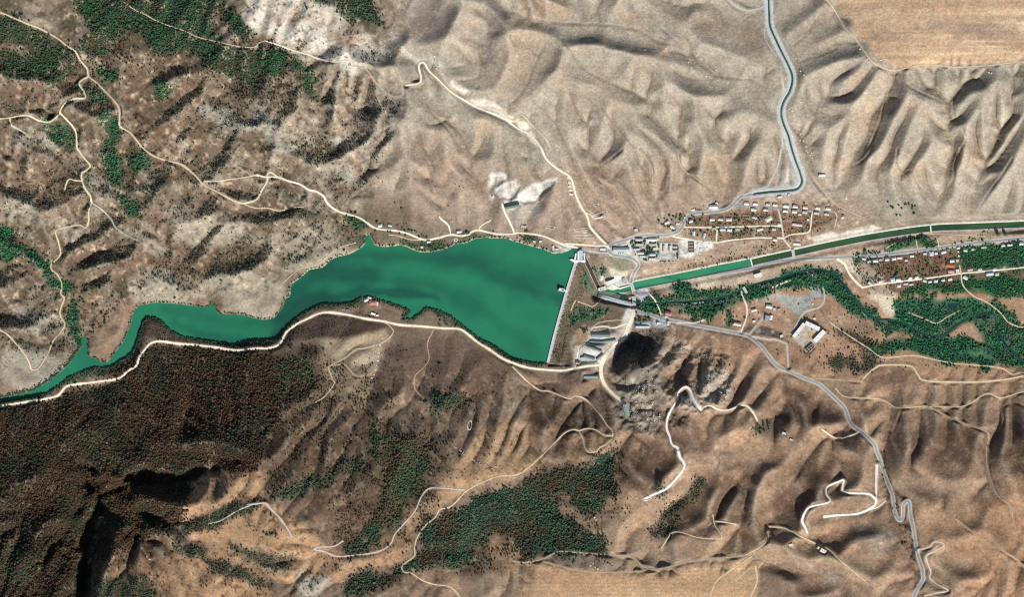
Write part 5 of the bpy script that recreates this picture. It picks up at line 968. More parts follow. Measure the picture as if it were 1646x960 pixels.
paint([[(748,158),(780,160),(800,170),(826,190),(822,200),(790,182),(762,172)],[(830,194),(845,198),(858,214),(868,238),(860,236),(846,216),(832,206)],[(725,128),(745,138),(756,148),(745,150),(730,142)]], 'e2d8c6', 1.5, 3); paint([[(622,50),(640,62),(660,82),(676,98),(670,102),(652,84),(634,68)],[(690,85),(706,92),(712,112),(700,108)]], 'c9bfb2', 2, 4, .8)
# dust along the roads
for name, q, w, mat in ROADS:
    c = alb({'asphalt': 'b9b4aa', 'asphalt_old': 'bdb8ae', 'chalk': 'c9bfae', 'gravel_grey': 'b6ac9d'}.get(mat, 'b59a7c')).astype(np.float32)
    big = 1.0 if w > 2 else 0.5
    for k in range(0, len(q), 2):
        x, y = q[k]; R = w * 0.5 + (3.0 if w > 2.9 else 1.4)
        s = win(x - R, y - R, x + R, y + R)
        if PX[s].size == 0: continue
        d = np.hypot(PX[s] - x, PY[s] - y)
        m = (np.clip(1 - (d - w * 0.5) / (R - w * 0.5), 0, 1) * 0.30 * big)[..., None]
        C[s] = C[s] * (1 - m) + c * m
# wide pale verges of the canals and the lake's bare rim
def verge(q, R0, R1, h, op):
    c = alb(h).astype(np.float32)
    best = {}
    x0, y0 = q.min(0) - R1 - 2; x1, y1 = q.max(0) + R1 + 2
    s = win(x0, y0, x1, y1)
    d = seg_dist([tuple(v) for v in q[::6]] + [tuple(q[-1])], s)
    m = (np.clip(1 - (d - R0) / (R1 - R0), 0, 1) * op)[..., None]
    C[s] = C[s] * (1 - m) + c * m
verge(qn, 5.5, 8, 'c9cecc', .95); verge(qa, 7, 9, 'd8d2c2', .8); verge(qb, 6, 8.5, 'd2cbbb', .9)
rim = np.clip(1 - SHORE / 3.0, 0, 1) * (SHORE > -3)
ny = (PY < 480) & (PX > 400)
mixc(rim * 0.95 * ny, 'c3bd9e'); mixc(rim * 0.5 * (~ny), '6b6a4e')
mixc((SHORE < 0).astype(np.float32), '3c5a48')

# ------------------------------------------------------------------ materials
def new_mat(name):
    m = bpy.data.materials.new(name); m.use_nodes = True
    nt = m.node_tree; b = nt.nodes["Principled BSDF"]
    b.inputs["Roughness"].default_value = 0.9
    b.inputs["Specular IOR Level"].default_value = 0.15
    return m, nt, b

def noise_node(nt, scale, detail=4, rough=0.6, vec=None):
    n = nt.nodes.new("ShaderNodeTexNoise")
    n.inputs["Scale"].default_value = scale; n.inputs["Detail"].default_value = detail; n.inputs["Roughness"].default_value = rough
    if vec is not None: nt.links.new(vec, n.inputs["Vector"])
    return n

def mult_noise(nt, csock, scales, vec):
    """multiply a colour by layered noise: [(scale, strength)]"""
    cur = csock
    for sc, lo, hi in scales:
        n = noise_node(nt, sc, 3, 0.65, vec)
        mr = nt.nodes.new("ShaderNodeMapRange")
        mr.inputs["From Min"].default_value = 0.28; mr.inputs["From Max"].default_value = 0.72
        mr.inputs["To Min"].default_value = lo; mr.inputs["To Max"].default_value = hi
        nt.links.new(n.outputs["Fac"], mr.inputs["Value"])
        mx = nt.nodes.new("ShaderNodeMix"); mx.data_type = 'RGBA'; mx.blend_type = 'MULTIPLY'
        mx.inputs["Factor"].default_value = 1.0
        cmb = nt.nodes.new("ShaderNodeCombineColor")
        for k in range(3): nt.links.new(mr.outputs[0], cmb.inputs[k])
        nt.links.new(cur, mx.inputs[6]); nt.links.new(cmb.outputs[0], mx.inputs[7])
        cur = mx.outputs[2]
    return cur

def flat_mat(name, h, rough=0.85, var=0.18, scale=0.25, raw=None):
    """a plain weathered material; h is its daylight look, turned into a base colour"""
    m, nt, b = new_mat(name)
    c = raw if raw is not None else alb(h)
    rgb = nt.nodes.new("ShaderNodeRGB"); rgb.outputs[0].default_value = (*[float(v) for v in c], 1)
    geo = nt.nodes.new("ShaderNodeNewGeometry")
    out = mult_noise(nt, rgb.outputs[0], [(scale, 1 - var, 1 + var), (scale * 0.12, 1 - var * .7, 1 + var * .7)], geo.outputs["Position"])
    nt.links.new(out, b.inputs["Base Color"])
    b.inputs["Roughness"].default_value = rough
    return m

def ground_mat():
    m, nt, b = new_mat("dry_hill_ground")
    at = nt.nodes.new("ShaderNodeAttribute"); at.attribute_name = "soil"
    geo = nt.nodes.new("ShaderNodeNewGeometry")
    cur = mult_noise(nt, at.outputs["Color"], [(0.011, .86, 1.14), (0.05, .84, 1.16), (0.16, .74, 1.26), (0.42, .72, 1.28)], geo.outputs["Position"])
    # tufts: browner and greyer flecks
    n = noise_node(nt, 0.09, 5, 0.7, geo.outputs["Position"])
    cr = nt.nodes.new("ShaderNodeValToRGB")
    cr.color_ramp.elements[0].position = 0.32; cr.color_ramp.elements[0].color = (1.08, 0.97, 0.88, 1)
    cr.color_ramp.elements[1].position = 0.68; cr.color_ramp.elements[1].color = (0.94, 1.02, 1.06, 1)
    nt.links.new(n.outputs["Fac"], cr.inputs[0])
    mx = nt.nodes.new("ShaderNodeMix"); mx.data_type = 'RGBA'; mx.blend_type = 'MULTIPLY'; mx.inputs["Factor"].default_value = 0.8
    nt.links.new(cur, mx.inputs[6]); nt.links.new(cr.outputs[0], mx.inputs[7])
    nt.links.new(mx.outputs[2], b.inputs["Base Color"])
    n2 = noise_node(nt, 0.14, 6, 0.7, geo.outputs["Position"])
    bp = nt.nodes.new("ShaderNodeBump"); bp.inputs["Strength"].default_value = 0.7; bp.inputs["Distance"].default_value = 2.6
    nt.links.new(n2.outputs["Fac"], bp.inputs["Height"]); nt.links.new(bp.outputs[0], b.inputs["Normal"])
    b.inputs["Roughness"].default_value = 1.0; b.inputs["Specular IOR Level"].default_value = 0.05
    return m

def water_mat(name, deep, light, scale):
    m, nt, b = new_mat(name)
    geo = nt.nodes.new("ShaderNodeNewGeometry")
    mp = nt.nodes.new("ShaderNodeMapping"); mp.inputs["Rotation"].default_value = (0, 0, math.radians(24)); mp.inputs["Scale"].default_value = (0.42, 1.9, 1)
    nt.links.new(geo.outputs["Position"], mp.inputs[0])
    n = noise_node(nt, scale, 3, 0.5, mp.outputs[0]); n.inputs["Distortion"].default_value = 0.6
    cr = nt.nodes.new("ShaderNodeValToRGB")
    cr.color_ramp.elements[0].position = 0.36; cr.color_ramp.elements[0].color = (*alb(deep), 1)
    cr.color_ramp.elements[1].position = 0.58; cr.color_ramp.elements[1].color = (*alb(light), 1)
    nt.links.new(n.outputs["Fac"], cr.inputs[0])
    cur = mult_noise(nt, cr.outputs[0], [(0.3, .94, 1.06)], geo.outputs["Position"])
    nt.links.new(cur, b.inputs["Base Color"])
    b.inputs["Roughness"].default_value = 0.25; b.inputs["Specular IOR Level"].default_value = 0.3
    n2 = noise_node(nt, 0.35, 3, 0.6, geo.outputs["Position"])
    bp = nt.nodes.new("ShaderNodeBump"); bp.inputs["Strength"].default_value = 0.15; bp.inputs["Distance"].default_value = 0.4
    nt.links.new(n2.outputs["Fac"], bp.inputs["Height"]); nt.links.new(bp.outputs[0], b.inputs["Normal"])
    return m

M = {}
M['ground'] = ground_mat()
M['lake'] = water_mat("green_lake_water", '194a3d', '297a5a', 0.0034)
def lake_streaks():
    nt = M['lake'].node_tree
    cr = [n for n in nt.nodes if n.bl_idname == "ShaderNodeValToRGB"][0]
    at = nt.nodes.new("ShaderNodeAttribute"); at.attribute_name = "streak_tone"
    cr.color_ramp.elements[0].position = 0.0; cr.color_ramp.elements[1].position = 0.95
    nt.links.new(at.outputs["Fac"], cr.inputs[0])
lake_streaks()
M['canal'] = water_mat("canal_water", '2f7a55', '3f9068', 0.02)
M['canal_dark'] = water_mat("dark_canal_water", '2b4a2c', '3a5a35', 0.02)
M['river'] = water_mat("river_water", '14352f', '21473f', 0.03)
for n_, h_, v_ in (('asphalt','959693',.14),('asphalt_old','b7b8b6',.10),('dirt_pale','efe4cb',.15),('dirt_tan','d6c5a4',.12),('dirt_faint','b8a488',.2),('dirt_lime','e0d8b2',.10),('gravel_grey','bdb9ae',.12),
                   ('gravel_pale','cfc9c0',.12),('gravel_faint','a99a88',.2),('chalk','f8f4ea',.05)):
    M[n_] = flat_mat(n_, h_, 0.95, v_, 0.3)

# ------------------------------------------------------------------ mesh builders
def mesh_obj(name, verts, faces, mat=None, parent=None, smooth=False, kind=None):
    me = bpy.data.meshes.new(name)
    me.from_pydata([tuple(v) for v in verts], [], faces)
    if mat: me.materials.append(mat)
    if smooth: me.polygons.foreach_set("use_smooth", [True] * len(me.polygons))
    me.update()
    o = bpy.data.objects.new(name, me)
    col.objects.link(o)
    if parent: o.parent = parent
    if kind: o["kind"] = kind
    return o

def np_mesh(name, V, F, colors=None, attr="soil", smooth=True):
    """fast mesh from numpy arrays; F is n x k"""
    me = bpy.data.meshes.new(name)
    V = np.ascontiguousarray(V, np.float32); F = np.ascontiguousarray(F, np.int32)
    k = F.shape[1]
    me.vertices.add(len(V)); me.vertices.foreach_set("co", V.ravel())
    me.loops.add(F.size); me.loops.foreach_set("vertex_index", F.ravel())
    me.polygons.add(len(F)); me.polygons.foreach_set("loop_start", np.arange(0, F.size, k, dtype=np.int32))
    me.polygons.foreach_set("use_smooth", np.full(len(F), smooth))
    if colors is not None:
        at = me.attributes.new(attr, 'FLOAT_COLOR', 'POINT')
        at.data.foreach_set("color", np.concatenate([colors, np.ones((len(V), 1))], 1).astype(np.float32).ravel())
    me.update(calc_edges=True)
    me.validate()
    return me

def build_terrain():
    ex = np.array([200, 500, 1200, 3000, 8000.0])
    xs = np.concatenate([gx[0] - ex[::-1], gx, gx[-1] + ex]); ys = np.concatenate([gy[0] - ex[::-1], gy, gy[-1] + ex])
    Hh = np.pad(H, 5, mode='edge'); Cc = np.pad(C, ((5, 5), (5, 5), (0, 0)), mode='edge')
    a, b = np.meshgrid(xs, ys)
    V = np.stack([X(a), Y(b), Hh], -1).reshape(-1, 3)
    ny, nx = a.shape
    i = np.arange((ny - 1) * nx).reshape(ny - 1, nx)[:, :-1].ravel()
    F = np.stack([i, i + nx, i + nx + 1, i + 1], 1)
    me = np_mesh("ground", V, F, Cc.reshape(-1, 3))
    me.materials.append(M['ground'])
    o = bpy.data.objects.new("ground", me); col.objects.link(o); o["kind"] = "structure"

def hz(x, y): return float(sample(H, x, y))

def ribbon(name, q, w, mat, lift=0.35, z=None, parent=None, kind='structure', off=0.0, jitter=0.0):
    """a strip draped along a resampled plan line; w and off in plan pixels"""
    t = np.gradient(q, axis=0); t /= np.hypot(t[:, 0], t[:, 1])[:, None] + 1e-9
    nrm = np.stack([-t[:, 1], t[:, 0]], 1)
    ww = np.full(len(q), float(w)) if np.isscalar(w) else np.interp(np.linspace(0, 1, len(q)), np.linspace(0, 1, len(w)), w)
    if jitter:
        r = np.random.default_rng(len(q))
        ww = ww * (1 + .22 * np.interp(np.arange(len(q)), np.linspace(0, len(q), max(3, len(q) // 14)), r.uniform(-1, .7, max(3, len(q) // 14))))
        ww = ww * (1 + jitter * smooth1(r.uniform(-1, 1, len(q)), 5) * 1.6)
    cols = []
    for s in (-1, -0.5, 0, 0.5, 1):
        p = q + nrm * (off + s * ww / 2)[:, None]
        zz = sample(H, p[:, 0], p[:, 1]) + lift if z is None else (np.full(len(q), z) if np.isscalar(z) else np.asarray(z))
        cols.append(np.stack([X(p[:, 0]), Y(p[:, 1]), zz], 1))
    V = np.stack(cols, 1).reshape(-1, 3)
    n = len(q); F = []
    for i in range(n - 1):
        for k in range(4):
            a = i * 5 + k
            F.append((a, a + 5, a + 6, a + 1))
    o = mesh_obj(name, V, F, mat, parent, True, kind)
    return o
# ------------------------------------------------------------------ lake, canals, river, roads
def poly_sheet(name, poly, z, mat, kind='structure', parent=None):
    me = bpy.data.meshes.new(name)
    import bmesh
    bm = bmesh.new()
    f = bm.faces.new([bm.verts.new((X(x), Y(y), z)) for x, y in poly])
    if f.normal.z < 0: bm.normal_update(); f.normal_flip()
    bmesh.ops.triangulate(bm, faces=bm.faces[:])
    bmesh.ops.recalc_face_normals(bm, faces=bm.faces[:])
    for f in bm.faces:
        if f.normal.z < 0: f.normal_flip()
    bm.to_mesh(me); bm.free()
    me.materials.append(mat)
    o = bpy.data.objects.new(name, me); col.objects.link(o)
    if kind: o["kind"] = kind
    if parent: o.parent = parent
    return o
lk = np.array(LAKE)
cen = []
def grow(poly, d):
    n = len(poly); out = []
    A = sum(poly[i][0] * poly[(i + 1) % n][1] - poly[(i + 1) % n][0] * poly[i][1] for i in range(n))
    sgn = 1 if A > 0 else -1
    for i in range(n):
        x0, y0 = poly[i - 1]; x1, y1 = poly[(i + 1) % n]
        tx, ty = x1 - x0, y1 - y0; l = math.hypot(tx, ty) + 1e-9
        out.append((poly[i][0] + sgn * ty / l * d, poly[i][1] - sgn * tx / l * d))
    return out
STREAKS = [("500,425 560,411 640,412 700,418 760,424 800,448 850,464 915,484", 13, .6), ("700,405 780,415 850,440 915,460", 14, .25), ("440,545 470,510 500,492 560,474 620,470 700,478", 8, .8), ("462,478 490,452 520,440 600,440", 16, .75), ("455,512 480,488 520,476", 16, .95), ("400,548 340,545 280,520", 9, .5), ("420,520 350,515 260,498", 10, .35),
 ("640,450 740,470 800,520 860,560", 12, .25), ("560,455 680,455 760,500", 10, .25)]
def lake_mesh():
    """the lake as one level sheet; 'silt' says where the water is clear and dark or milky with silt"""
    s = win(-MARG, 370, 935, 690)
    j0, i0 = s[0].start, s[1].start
    streak_tone = np.ones((NY, NX), np.float32)
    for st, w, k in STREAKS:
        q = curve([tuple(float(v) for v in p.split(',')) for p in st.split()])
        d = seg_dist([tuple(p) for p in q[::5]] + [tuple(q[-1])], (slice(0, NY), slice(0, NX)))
        streak_tone *= 1 - k * np.exp(-((d + WNY * 5) / w) ** 2)  # wind slicks: their darker sheen goes into the water's colour
    streak_tone = streak_tone * (.9 + .15 * fbm(30, 3, 55))
    streak_tone *= 1 - .45 * np.exp(-(((PX - 470) / 48) ** 2 + ((PY - 495) / 40) ** 2))
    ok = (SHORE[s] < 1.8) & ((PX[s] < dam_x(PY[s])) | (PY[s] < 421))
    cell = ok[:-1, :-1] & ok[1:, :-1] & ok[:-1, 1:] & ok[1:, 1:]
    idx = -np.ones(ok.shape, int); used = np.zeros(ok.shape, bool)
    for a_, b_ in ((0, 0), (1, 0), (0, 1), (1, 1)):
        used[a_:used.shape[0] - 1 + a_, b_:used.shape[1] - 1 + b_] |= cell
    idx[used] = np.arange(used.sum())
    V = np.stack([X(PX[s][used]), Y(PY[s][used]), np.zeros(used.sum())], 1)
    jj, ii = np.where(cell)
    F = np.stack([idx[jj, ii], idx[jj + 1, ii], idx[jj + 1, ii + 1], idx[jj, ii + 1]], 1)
    c = np.clip(streak_tone[s][used], 0, 1)[:, None].repeat(3, 1)
    me = np_mesh("lake_water", V, F, c, "streak_tone"); me.materials.append(M['lake'])
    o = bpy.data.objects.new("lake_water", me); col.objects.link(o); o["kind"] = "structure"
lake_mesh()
ribbon("canal_water", qa, 10.4, M['canal'], z=ZA)
ribbon("canal_water", qb, 7.6, M['canal_dark'], z=ZB)
ribbon("canal_water", qn, 3.0, M['canal_dark'], z=zn - 0.35)
ribbon("river_water", qr, [2, 3, 3.6, 3.6, 4, 4, 4.4, 4.6, 4.6, 5, 6], M['river'], z=zr, jitter=.35)
poly_sheet("pond_water", PUDDLE, zp - 0.7, M['river'])
M['lining'] = flat_mat("pale_concrete_lining", 'd9d6cb', .9, .1, .2)
M['lining_grey'] = flat_mat("grey_concrete_lining", 'b9bdbf', .9, .1, .2)
for q, w, hwid in ((qa, 1.3, 5.9), (qb, 1.7, 4.7)):
    ribbon("canal_bank", q, w, M['lining'], off=-hwid, lift=.3); ribbon("canal_bank", q, w * 1.5, M['lining_grey'], off=hwid + .3, lift=.3)
for off in (-3.5, 3.5):
    ribbon("canal_bank", qn, 3.6, M['lining_grey'], off=off, lift=.3, jitter=.12)
for i, (name, q, w, mat) in enumerate(ROADS):
    ribbon(name, q, w * (1.18 if mat in ('dirt_pale', 'chalk', 'dirt_lime', 'gravel_pale') else 1.05), M[mat], lift=0.30 + 0.012 * (i % 12), jitter=.08 if 'asphalt' in mat else (.22 if w > 2 else .35))
for q in (R_VILLAGE, R_SOUTH, R_CANAL):
    q = curve(q); q = q[(q[:, 0] > -80) & (q[:, 0] < 1726) & (q[:, 1] > -80) & (q[:, 1] < 1040)]
    for s in (-1, 1):
        ribbon("gravel_verge", q, 1.8, M['gravel_grey'], lift=.22, off=s * 2.5, jitter=.4)
for pts in ([(1385,499),(1390,505),(1394,510)],[(1406,513),(1414,514),(1420,512)],[(1495,542),(1505,543),(1512,540)],[(1598,505),(1601,511),(1600,516)],[(1297,437),(1305,441),(1312,446)],[(1112,488),(1125,487),(1138,483)],[(1095,489),(1108,490)]):
    ribbon("gravel_bar", curve(pts), [1, 3, 3.4, 1.2], M['gravel_pale'], lift=1.0)
build_terrain()
# ------------------------------------------------------------------ vegetation
import bmesh
def ico(sub):
    bm = bmesh.new(); bmesh.ops.create_icosphere(bm, subdivisions=sub, radius=1.0)
    v = np.array([x.co[:] for x in bm.verts]); f = np.array([[q.index for q in p.verts] for p in bm.faces]); bm.free()
    return v, f

def crown_shape(sub, seed, rag=.28):
    """one crown: a lumpy dome with an uneven outline, flattened below"""
    r = np.random.default_rng(seed)
    v, f = ico(sub)
    k = r.normal(size=(7, 3)); k /= np.linalg.norm(k, axis=1)[:, None]
    d = v @ k.T
    bump = (np.maximum(d, 0) ** 4 * r.uniform(.1, .55, 7)).sum(1) - (np.maximum(-d, 0) ** 6 * r.uniform(0, .35, 7)).sum(1)
    s = .82 + bump * .5 + r.uniform(-rag, rag, len(v)) * .55
    v = v * s[:, None] * np.array([r.uniform(.85, 1.15), r.uniform(.85, 1.15), r.uniform(.8, 1.1)])
    v[:, 2] = np.where(v[:, 2] < -.35, -.35, v[:, 2]) + .45
    return v, f

SHAPES = [crown_shape(1, 50 + i) for i in range(10)]

def plant_mat():
    m, nt, b = new_mat("foliage")
    at = nt.nodes.new("ShaderNodeAttribute"); at.attribute_name = "leaf"
    geo = nt.nodes.new("ShaderNodeNewGeometry")
    out = mult_noise(nt, at.outputs["Color"], [(0.9, .7, 1.35), (0.15, .8, 1.2)], geo.outputs["Position"])
    nt.links.new(out, b.inputs["Base Color"])
    b.inputs["Roughness"].default_value = 0.8
    return m
M['leaf'] = plant_mat()

ROADMASK = np.zeros((NY, NX), bool)
for name, q, w, mat in ROADS:
    R = w * .5 + 1.0
    for x, y in q[::2]:
        s = win(x - R, y - R, x + R, y + R)
        if PX[s].size: ROADMASK[s] |= (np.hypot(PX[s] - x, PY[s] - y) < R)
def blocked(x, y):
    i = np.clip(((x + MARG) / G).astype(int), 0, NX - 1); j = np.clip(((y + MARG) / G).astype(int), 0, NY - 1)
    return ROADMASK[j, i] | (SHORE[j, i] < .3)
for q, R in ((qa, 7.0), (qb, 6.5), (qn, 4.0), (qr, 2.6)):
    for x, y in q[::2]:
        s = win(x - R, y - R, x + R, y + R)
        if PX[s].size: ROADMASK[s] |= (np.hypot(PX[s] - x, PY[s] - y) < R)

s = win(1518, 482, 1545, 502); ROADMASK[s] |= inside(grow(PUDDLE, 2.0), PX[s], PY[s])
def crowns_mesh(name, x, y, r, cols, seed, squash=1.0):
    """many crowns as one mesh (only for woods and scrub nobody could count)"""
    rg = np.random.default_rng(seed)
    n = len(x); pick = rg.integers(0, len(SHAPES), n); rot = rg.uniform(0, 6.28, n)
    z = sample(H, x, y); wx = X(x); wy = Y(y)
    VV, FF, CC = [], [], []; base = 0
    for s, (v, f) in enumerate(SHAPES):
        m = np.where(pick == s)[0]
        if not len(m): continue
        c, sn = np.cos(rot[m]), np.sin(rot[m])
        rr = r[m] * S
        px = (v[None, :, 0] * c[:, None] - v[None, :, 1] * sn[:, None]) * rr[:, None] + wx[m][:, None]
        py = (v[None, :, 0] * sn[:, None] + v[None, :, 1] * c[:, None]) * rr[:, None] + wy[m][:, None]
        pz = v[None, :, 2] * rr[:, None] * 1.25 * squash + z[m][:, None] + rr[:, None] * .35 * squash
        VV.append(np.stack([px, py, pz], -1).reshape(-1, 3))
        FF.append((f[None] + (np.arange(len(m)) * len(v))[:, None, None]).reshape(-1, 3) + base)
        CC.append(np.repeat(cols[m], len(v), 0)); base += len(m) * len(v)
    me = np_mesh(name, np.concatenate(VV), np.concatenate(FF), np.concatenate(CC), "leaf", True)
    me.materials.append(M['leaf'])
    o = bpy.data.objects.new(name, me); col.objects.link(o); o["kind"] = "stuff"
    return o

VARN = fbm(40, 3, 77); VARN2 = fbm(14, 3, 78)
def gridv(a, x, y):
    i = np.clip(((x + MARG) / G).astype(int), 0, NX - 1); j = np.clip(((y + MARG) / G).astype(int), 0, NY - 1)
    return a[j, i]

def scatter(polys, sp, den, seed, ragged=5):
    rg = np.random.default_rng(seed); out = []
    for poly in polys:
        p = np.array(poly)
        x0, y0 = p.min(0) - 6; x1, y1 = p.max(0) + 6
        x0 = max(x0, -80); y0 = max(y0, -80); x1 = min(x1, W0 + 80); y1 = min(y1, H0 + 80)
        a, b = np.meshgrid(np.arange(x0, x1, sp), np.arange(y0, y1, sp))
        a = a.ravel() + rg.uniform(-.5, .5, a.size) * sp; b = b.ravel() + rg.uniform(-.5, .5, b.size) * sp
        m = inside(poly, a + gridv(WNX, a, b) * ragged, b + gridv(WNY, a, b) * ragged)
        m &= rg.uniform(0, 1, a.size) < den + gridv(VARN2, a, b) * (1.25 - den) * 0.9
        m &= ~blocked(a, b)
        out.append(np.stack([a[m], b[m]], 1))
    return np.concatenate(out)

def wood_points(polys, sp, den, seed, nm_=''):
    """stems of a wood: dense inside, thinning out over a ragged edge"""
    rg = np.random.default_rng(seed); out = []
    for poly in polys:
        w, m = mask(poly, 4 if nm_ in ('riverside_trees', 'orchard_trees', 'dam_slope_scrub', 'lakeside_trees') else 9, 12)
        if m.size == 0: continue
        ys, xs = gy[w[0]], gx[w[1]]
        a, b = np.meshgrid(np.arange(max(xs[0], -80), min(xs[-1], W0 + 80), sp), np.arange(max(ys[0], -80), min(ys[-1], H0 + 80), sp))
        a = a.ravel() + rg.uniform(-.5, .5, a.size) * sp; b = b.ravel() + rg.uniform(-.5, .5, b.size) * sp
        i = np.clip(((a - xs[0]) / G).astype(int), 0, len(xs) - 1); j = np.clip(((b - ys[0]) / G).astype(int), 0, len(ys) - 1)
        p = m[j, i] ** 1.3 * np.clip(den + gridv(VARN2, a, b) * (1.3 - den) * .9, 0, 1)
        k = (rg.uniform(0, 1, a.size) < p) & ~blocked(a, b)
        out.append(np.stack([a[k], b[k]], 1))
    return np.concatenate(out)

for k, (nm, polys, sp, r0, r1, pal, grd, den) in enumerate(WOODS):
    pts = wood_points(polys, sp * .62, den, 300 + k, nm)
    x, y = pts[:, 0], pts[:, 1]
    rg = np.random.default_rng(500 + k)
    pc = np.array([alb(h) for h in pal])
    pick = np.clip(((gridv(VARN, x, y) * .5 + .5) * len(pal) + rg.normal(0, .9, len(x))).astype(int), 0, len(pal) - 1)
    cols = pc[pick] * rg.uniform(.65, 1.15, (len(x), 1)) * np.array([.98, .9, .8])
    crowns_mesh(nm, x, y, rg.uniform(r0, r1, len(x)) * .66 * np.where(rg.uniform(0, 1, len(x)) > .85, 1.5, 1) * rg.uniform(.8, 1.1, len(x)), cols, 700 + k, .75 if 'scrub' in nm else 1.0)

# the belt of trees along the lake's banks
def shore_belt():
    rg = np.random.default_rng(77); out = []
    L = LAKE + [LAKE[0]]
    for i in range(len(L) - 1):
        (x0, y0), (x1, y1) = L[i], L[i + 1]
        if min(x0, x1) > 875 or y0 == 402: continue
        south = i >= 66
        d = math.hypot(x1 - x0, y1 - y0); n = int(d * (2.4 if south else .55))
        for k in range(n):
            t = rg.uniform(); w = abs(rg.normal(0, 2.6 if south else 1.6)) + .9
            nx_, ny_ = (y1 - y0) / d, -(x1 - x0) / d
            x, y = x0 + (x1 - x0) * t, y0 + (y1 - y0) * t
            for sg in (1, -1):
                q = (np.array([x + sg * nx_ * w]), np.array([y + sg * ny_ * w]))
                if gridv(SHORE, *q)[0] > .6 and not blocked(*q)[0]: out.append((q[0][0], q[1][0])); break
    p = np.array(out); pc = np.array([alb(h) for h in ['33553f','2c4a38','3d5a42','40523c']])
    crowns_mesh("shore_thicket", p[:, 0], p[:, 1], rg.uniform(.8, 1.5, len(p)), pc[rg.integers(0, 4, len(p))] * rg.uniform(.7, 1.2, (len(p), 1)), 78)
shore_belt()

# scattered scrub over the western hills: far more than could be told apart
SCRUB = [([(-80,120),(130,130),(240,200),(330,130),(480,130),(560,110),(640,170),(620,250),(560,330),(480,430),(300,480),(200,480),(130,560),(-80,620)], 3.7, .75), ([(480,350),(600,350),(760,372),(740,384),(660,396),(600,392),(560,405),(520,420),(470,440)], 6.0, .5),
 ([(400,0),(560,40),(640,90),(600,130),(520,110),(440,70)], 8.5, .35), ([(150,850),(250,780),(420,760),(480,850),(640,880),(480,960),(250,960)], 8.5, .35), ([(560,560),(700,560),(820,600),(800,660),(700,700),(560,680)], 9, .3), ([(700,690),(850,690),(720,820),(650,850)], 9, .3),
 ([(600,250),(760,300),(800,350),(700,370),(600,340)], 9, .35), ([(1000,600),(1180,560),(1190,650),(1060,680)], 7, .35), ([(1180,510),(1340,470),(1430,560),(1300,610)], 9, .3), ([(1420,690),(1440,800),(1475,900),(1462,905),(1430,810),(1415,700)], 5, .4),
 ([(1340,420),(1440,600),(1640,605),(1640,560),(1400,590)], 9, .3), ([(1010,420),(1200,410),(1330,385),(1340,400),(1100,440),(1020,450)], 8, .35)]
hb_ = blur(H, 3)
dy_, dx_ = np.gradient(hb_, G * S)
SHADE_SIDE = np.clip((dx_ * SX + dy_ * SY) * 2.2 + .32, .08, 1.3)  # scrub thickens on slopes facing away from the sun, darkening their shade
def shade_side_scatter(p, s, d, seed):
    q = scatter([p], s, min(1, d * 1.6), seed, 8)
    k = np.random.default_rng(seed).uniform(0, 1, len(q)) < np.clip(gridv(SHADE_SIDE, q[:, 0], q[:, 1]) * (.55 + .8 * gridv(VARN, q[:, 0], q[:, 1]) * .5 + .25), .04, 1)
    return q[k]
sp_all = np.concatenate([shade_side_scatter(p, s * .62, d, 880 + i) for i, (p, s, d) in enumerate(SCRUB)])
rg = np.random.default_rng(41)
sp_r = rg.uniform(.55, 1.35, len(sp_all)) * np.where(rg.uniform(0, 1, len(sp_all)) > .85, 1.5, 1)
INVIEW = (sp_all[:, 0] > 2) & (sp_all[:, 0] < W0 - 2) & (sp_all[:, 1] > 2) & (sp_all[:, 1] < H0 - 2)
order = np.argsort(-np.where(INVIEW, sp_r, 0))
big, rest = order[:290], order[290:]
spal = np.array([alb(h) for h in ['475340','3f4a3c','525a44','4a4a3c']])
crowns_mesh("scrub", sp_all[rest, 0], sp_all[rest, 1], sp_r[rest], spal[rg.integers(0, 4, len(rest))] * rg.uniform(.7, 1.2, (len(rest), 1)), 42, .8)

# ---- plants that can be told apart: crown and trunk of their own, copied
def tag(o, label=None, cat=None, group=None, kind=None):
    if label: o["label"] = label
    if cat: o["category"] = cat
    if group: o["group"] = group
    if kind: o["kind"] = kind
    return o

def crown_mat(name, h):   # seasonal leaf colour varies from plant to plant
    m, nt, b = new_mat(name)
    rgb = nt.nodes.new("ShaderNodeRGB"); rgb.outputs[0].default_value = (*[float(v) for v in alb(h)], 1)
    oi = nt.nodes.new("ShaderNodeObjectInfo")
    mr = nt.nodes.new("ShaderNodeMapRange"); mr.inputs["To Min"].default_value = .72; mr.inputs["To Max"].default_value = 1.3
    nt.links.new(oi.outputs["Random"], mr.inputs["Value"])
    hs = nt.nodes.new("ShaderNodeHueSaturation"); nt.links.new(mr.outputs[0], hs.inputs["Value"]); nt.links.new(rgb.outputs[0], hs.inputs["Color"])
    geo = nt.nodes.new("ShaderNodeNewGeometry")
    out = mult_noise(nt, hs.outputs[0], [(1.2, .65, 1.4)], geo.outputs["Position"])
    nt.links.new(out, b.inputs["Base Color"])
    return m
M['tree'] = crown_mat("tree_leaves", '41694a'); M['shrub'] = crown_mat("shrub_leaves", '475340'); M['bark'] = flat_mat("bark", '5a4a3c', .95, .2, 2.0)
CRS = [crown_shape(2, 90 + i, .34) for i in range(6)]
CR_MESH = {}
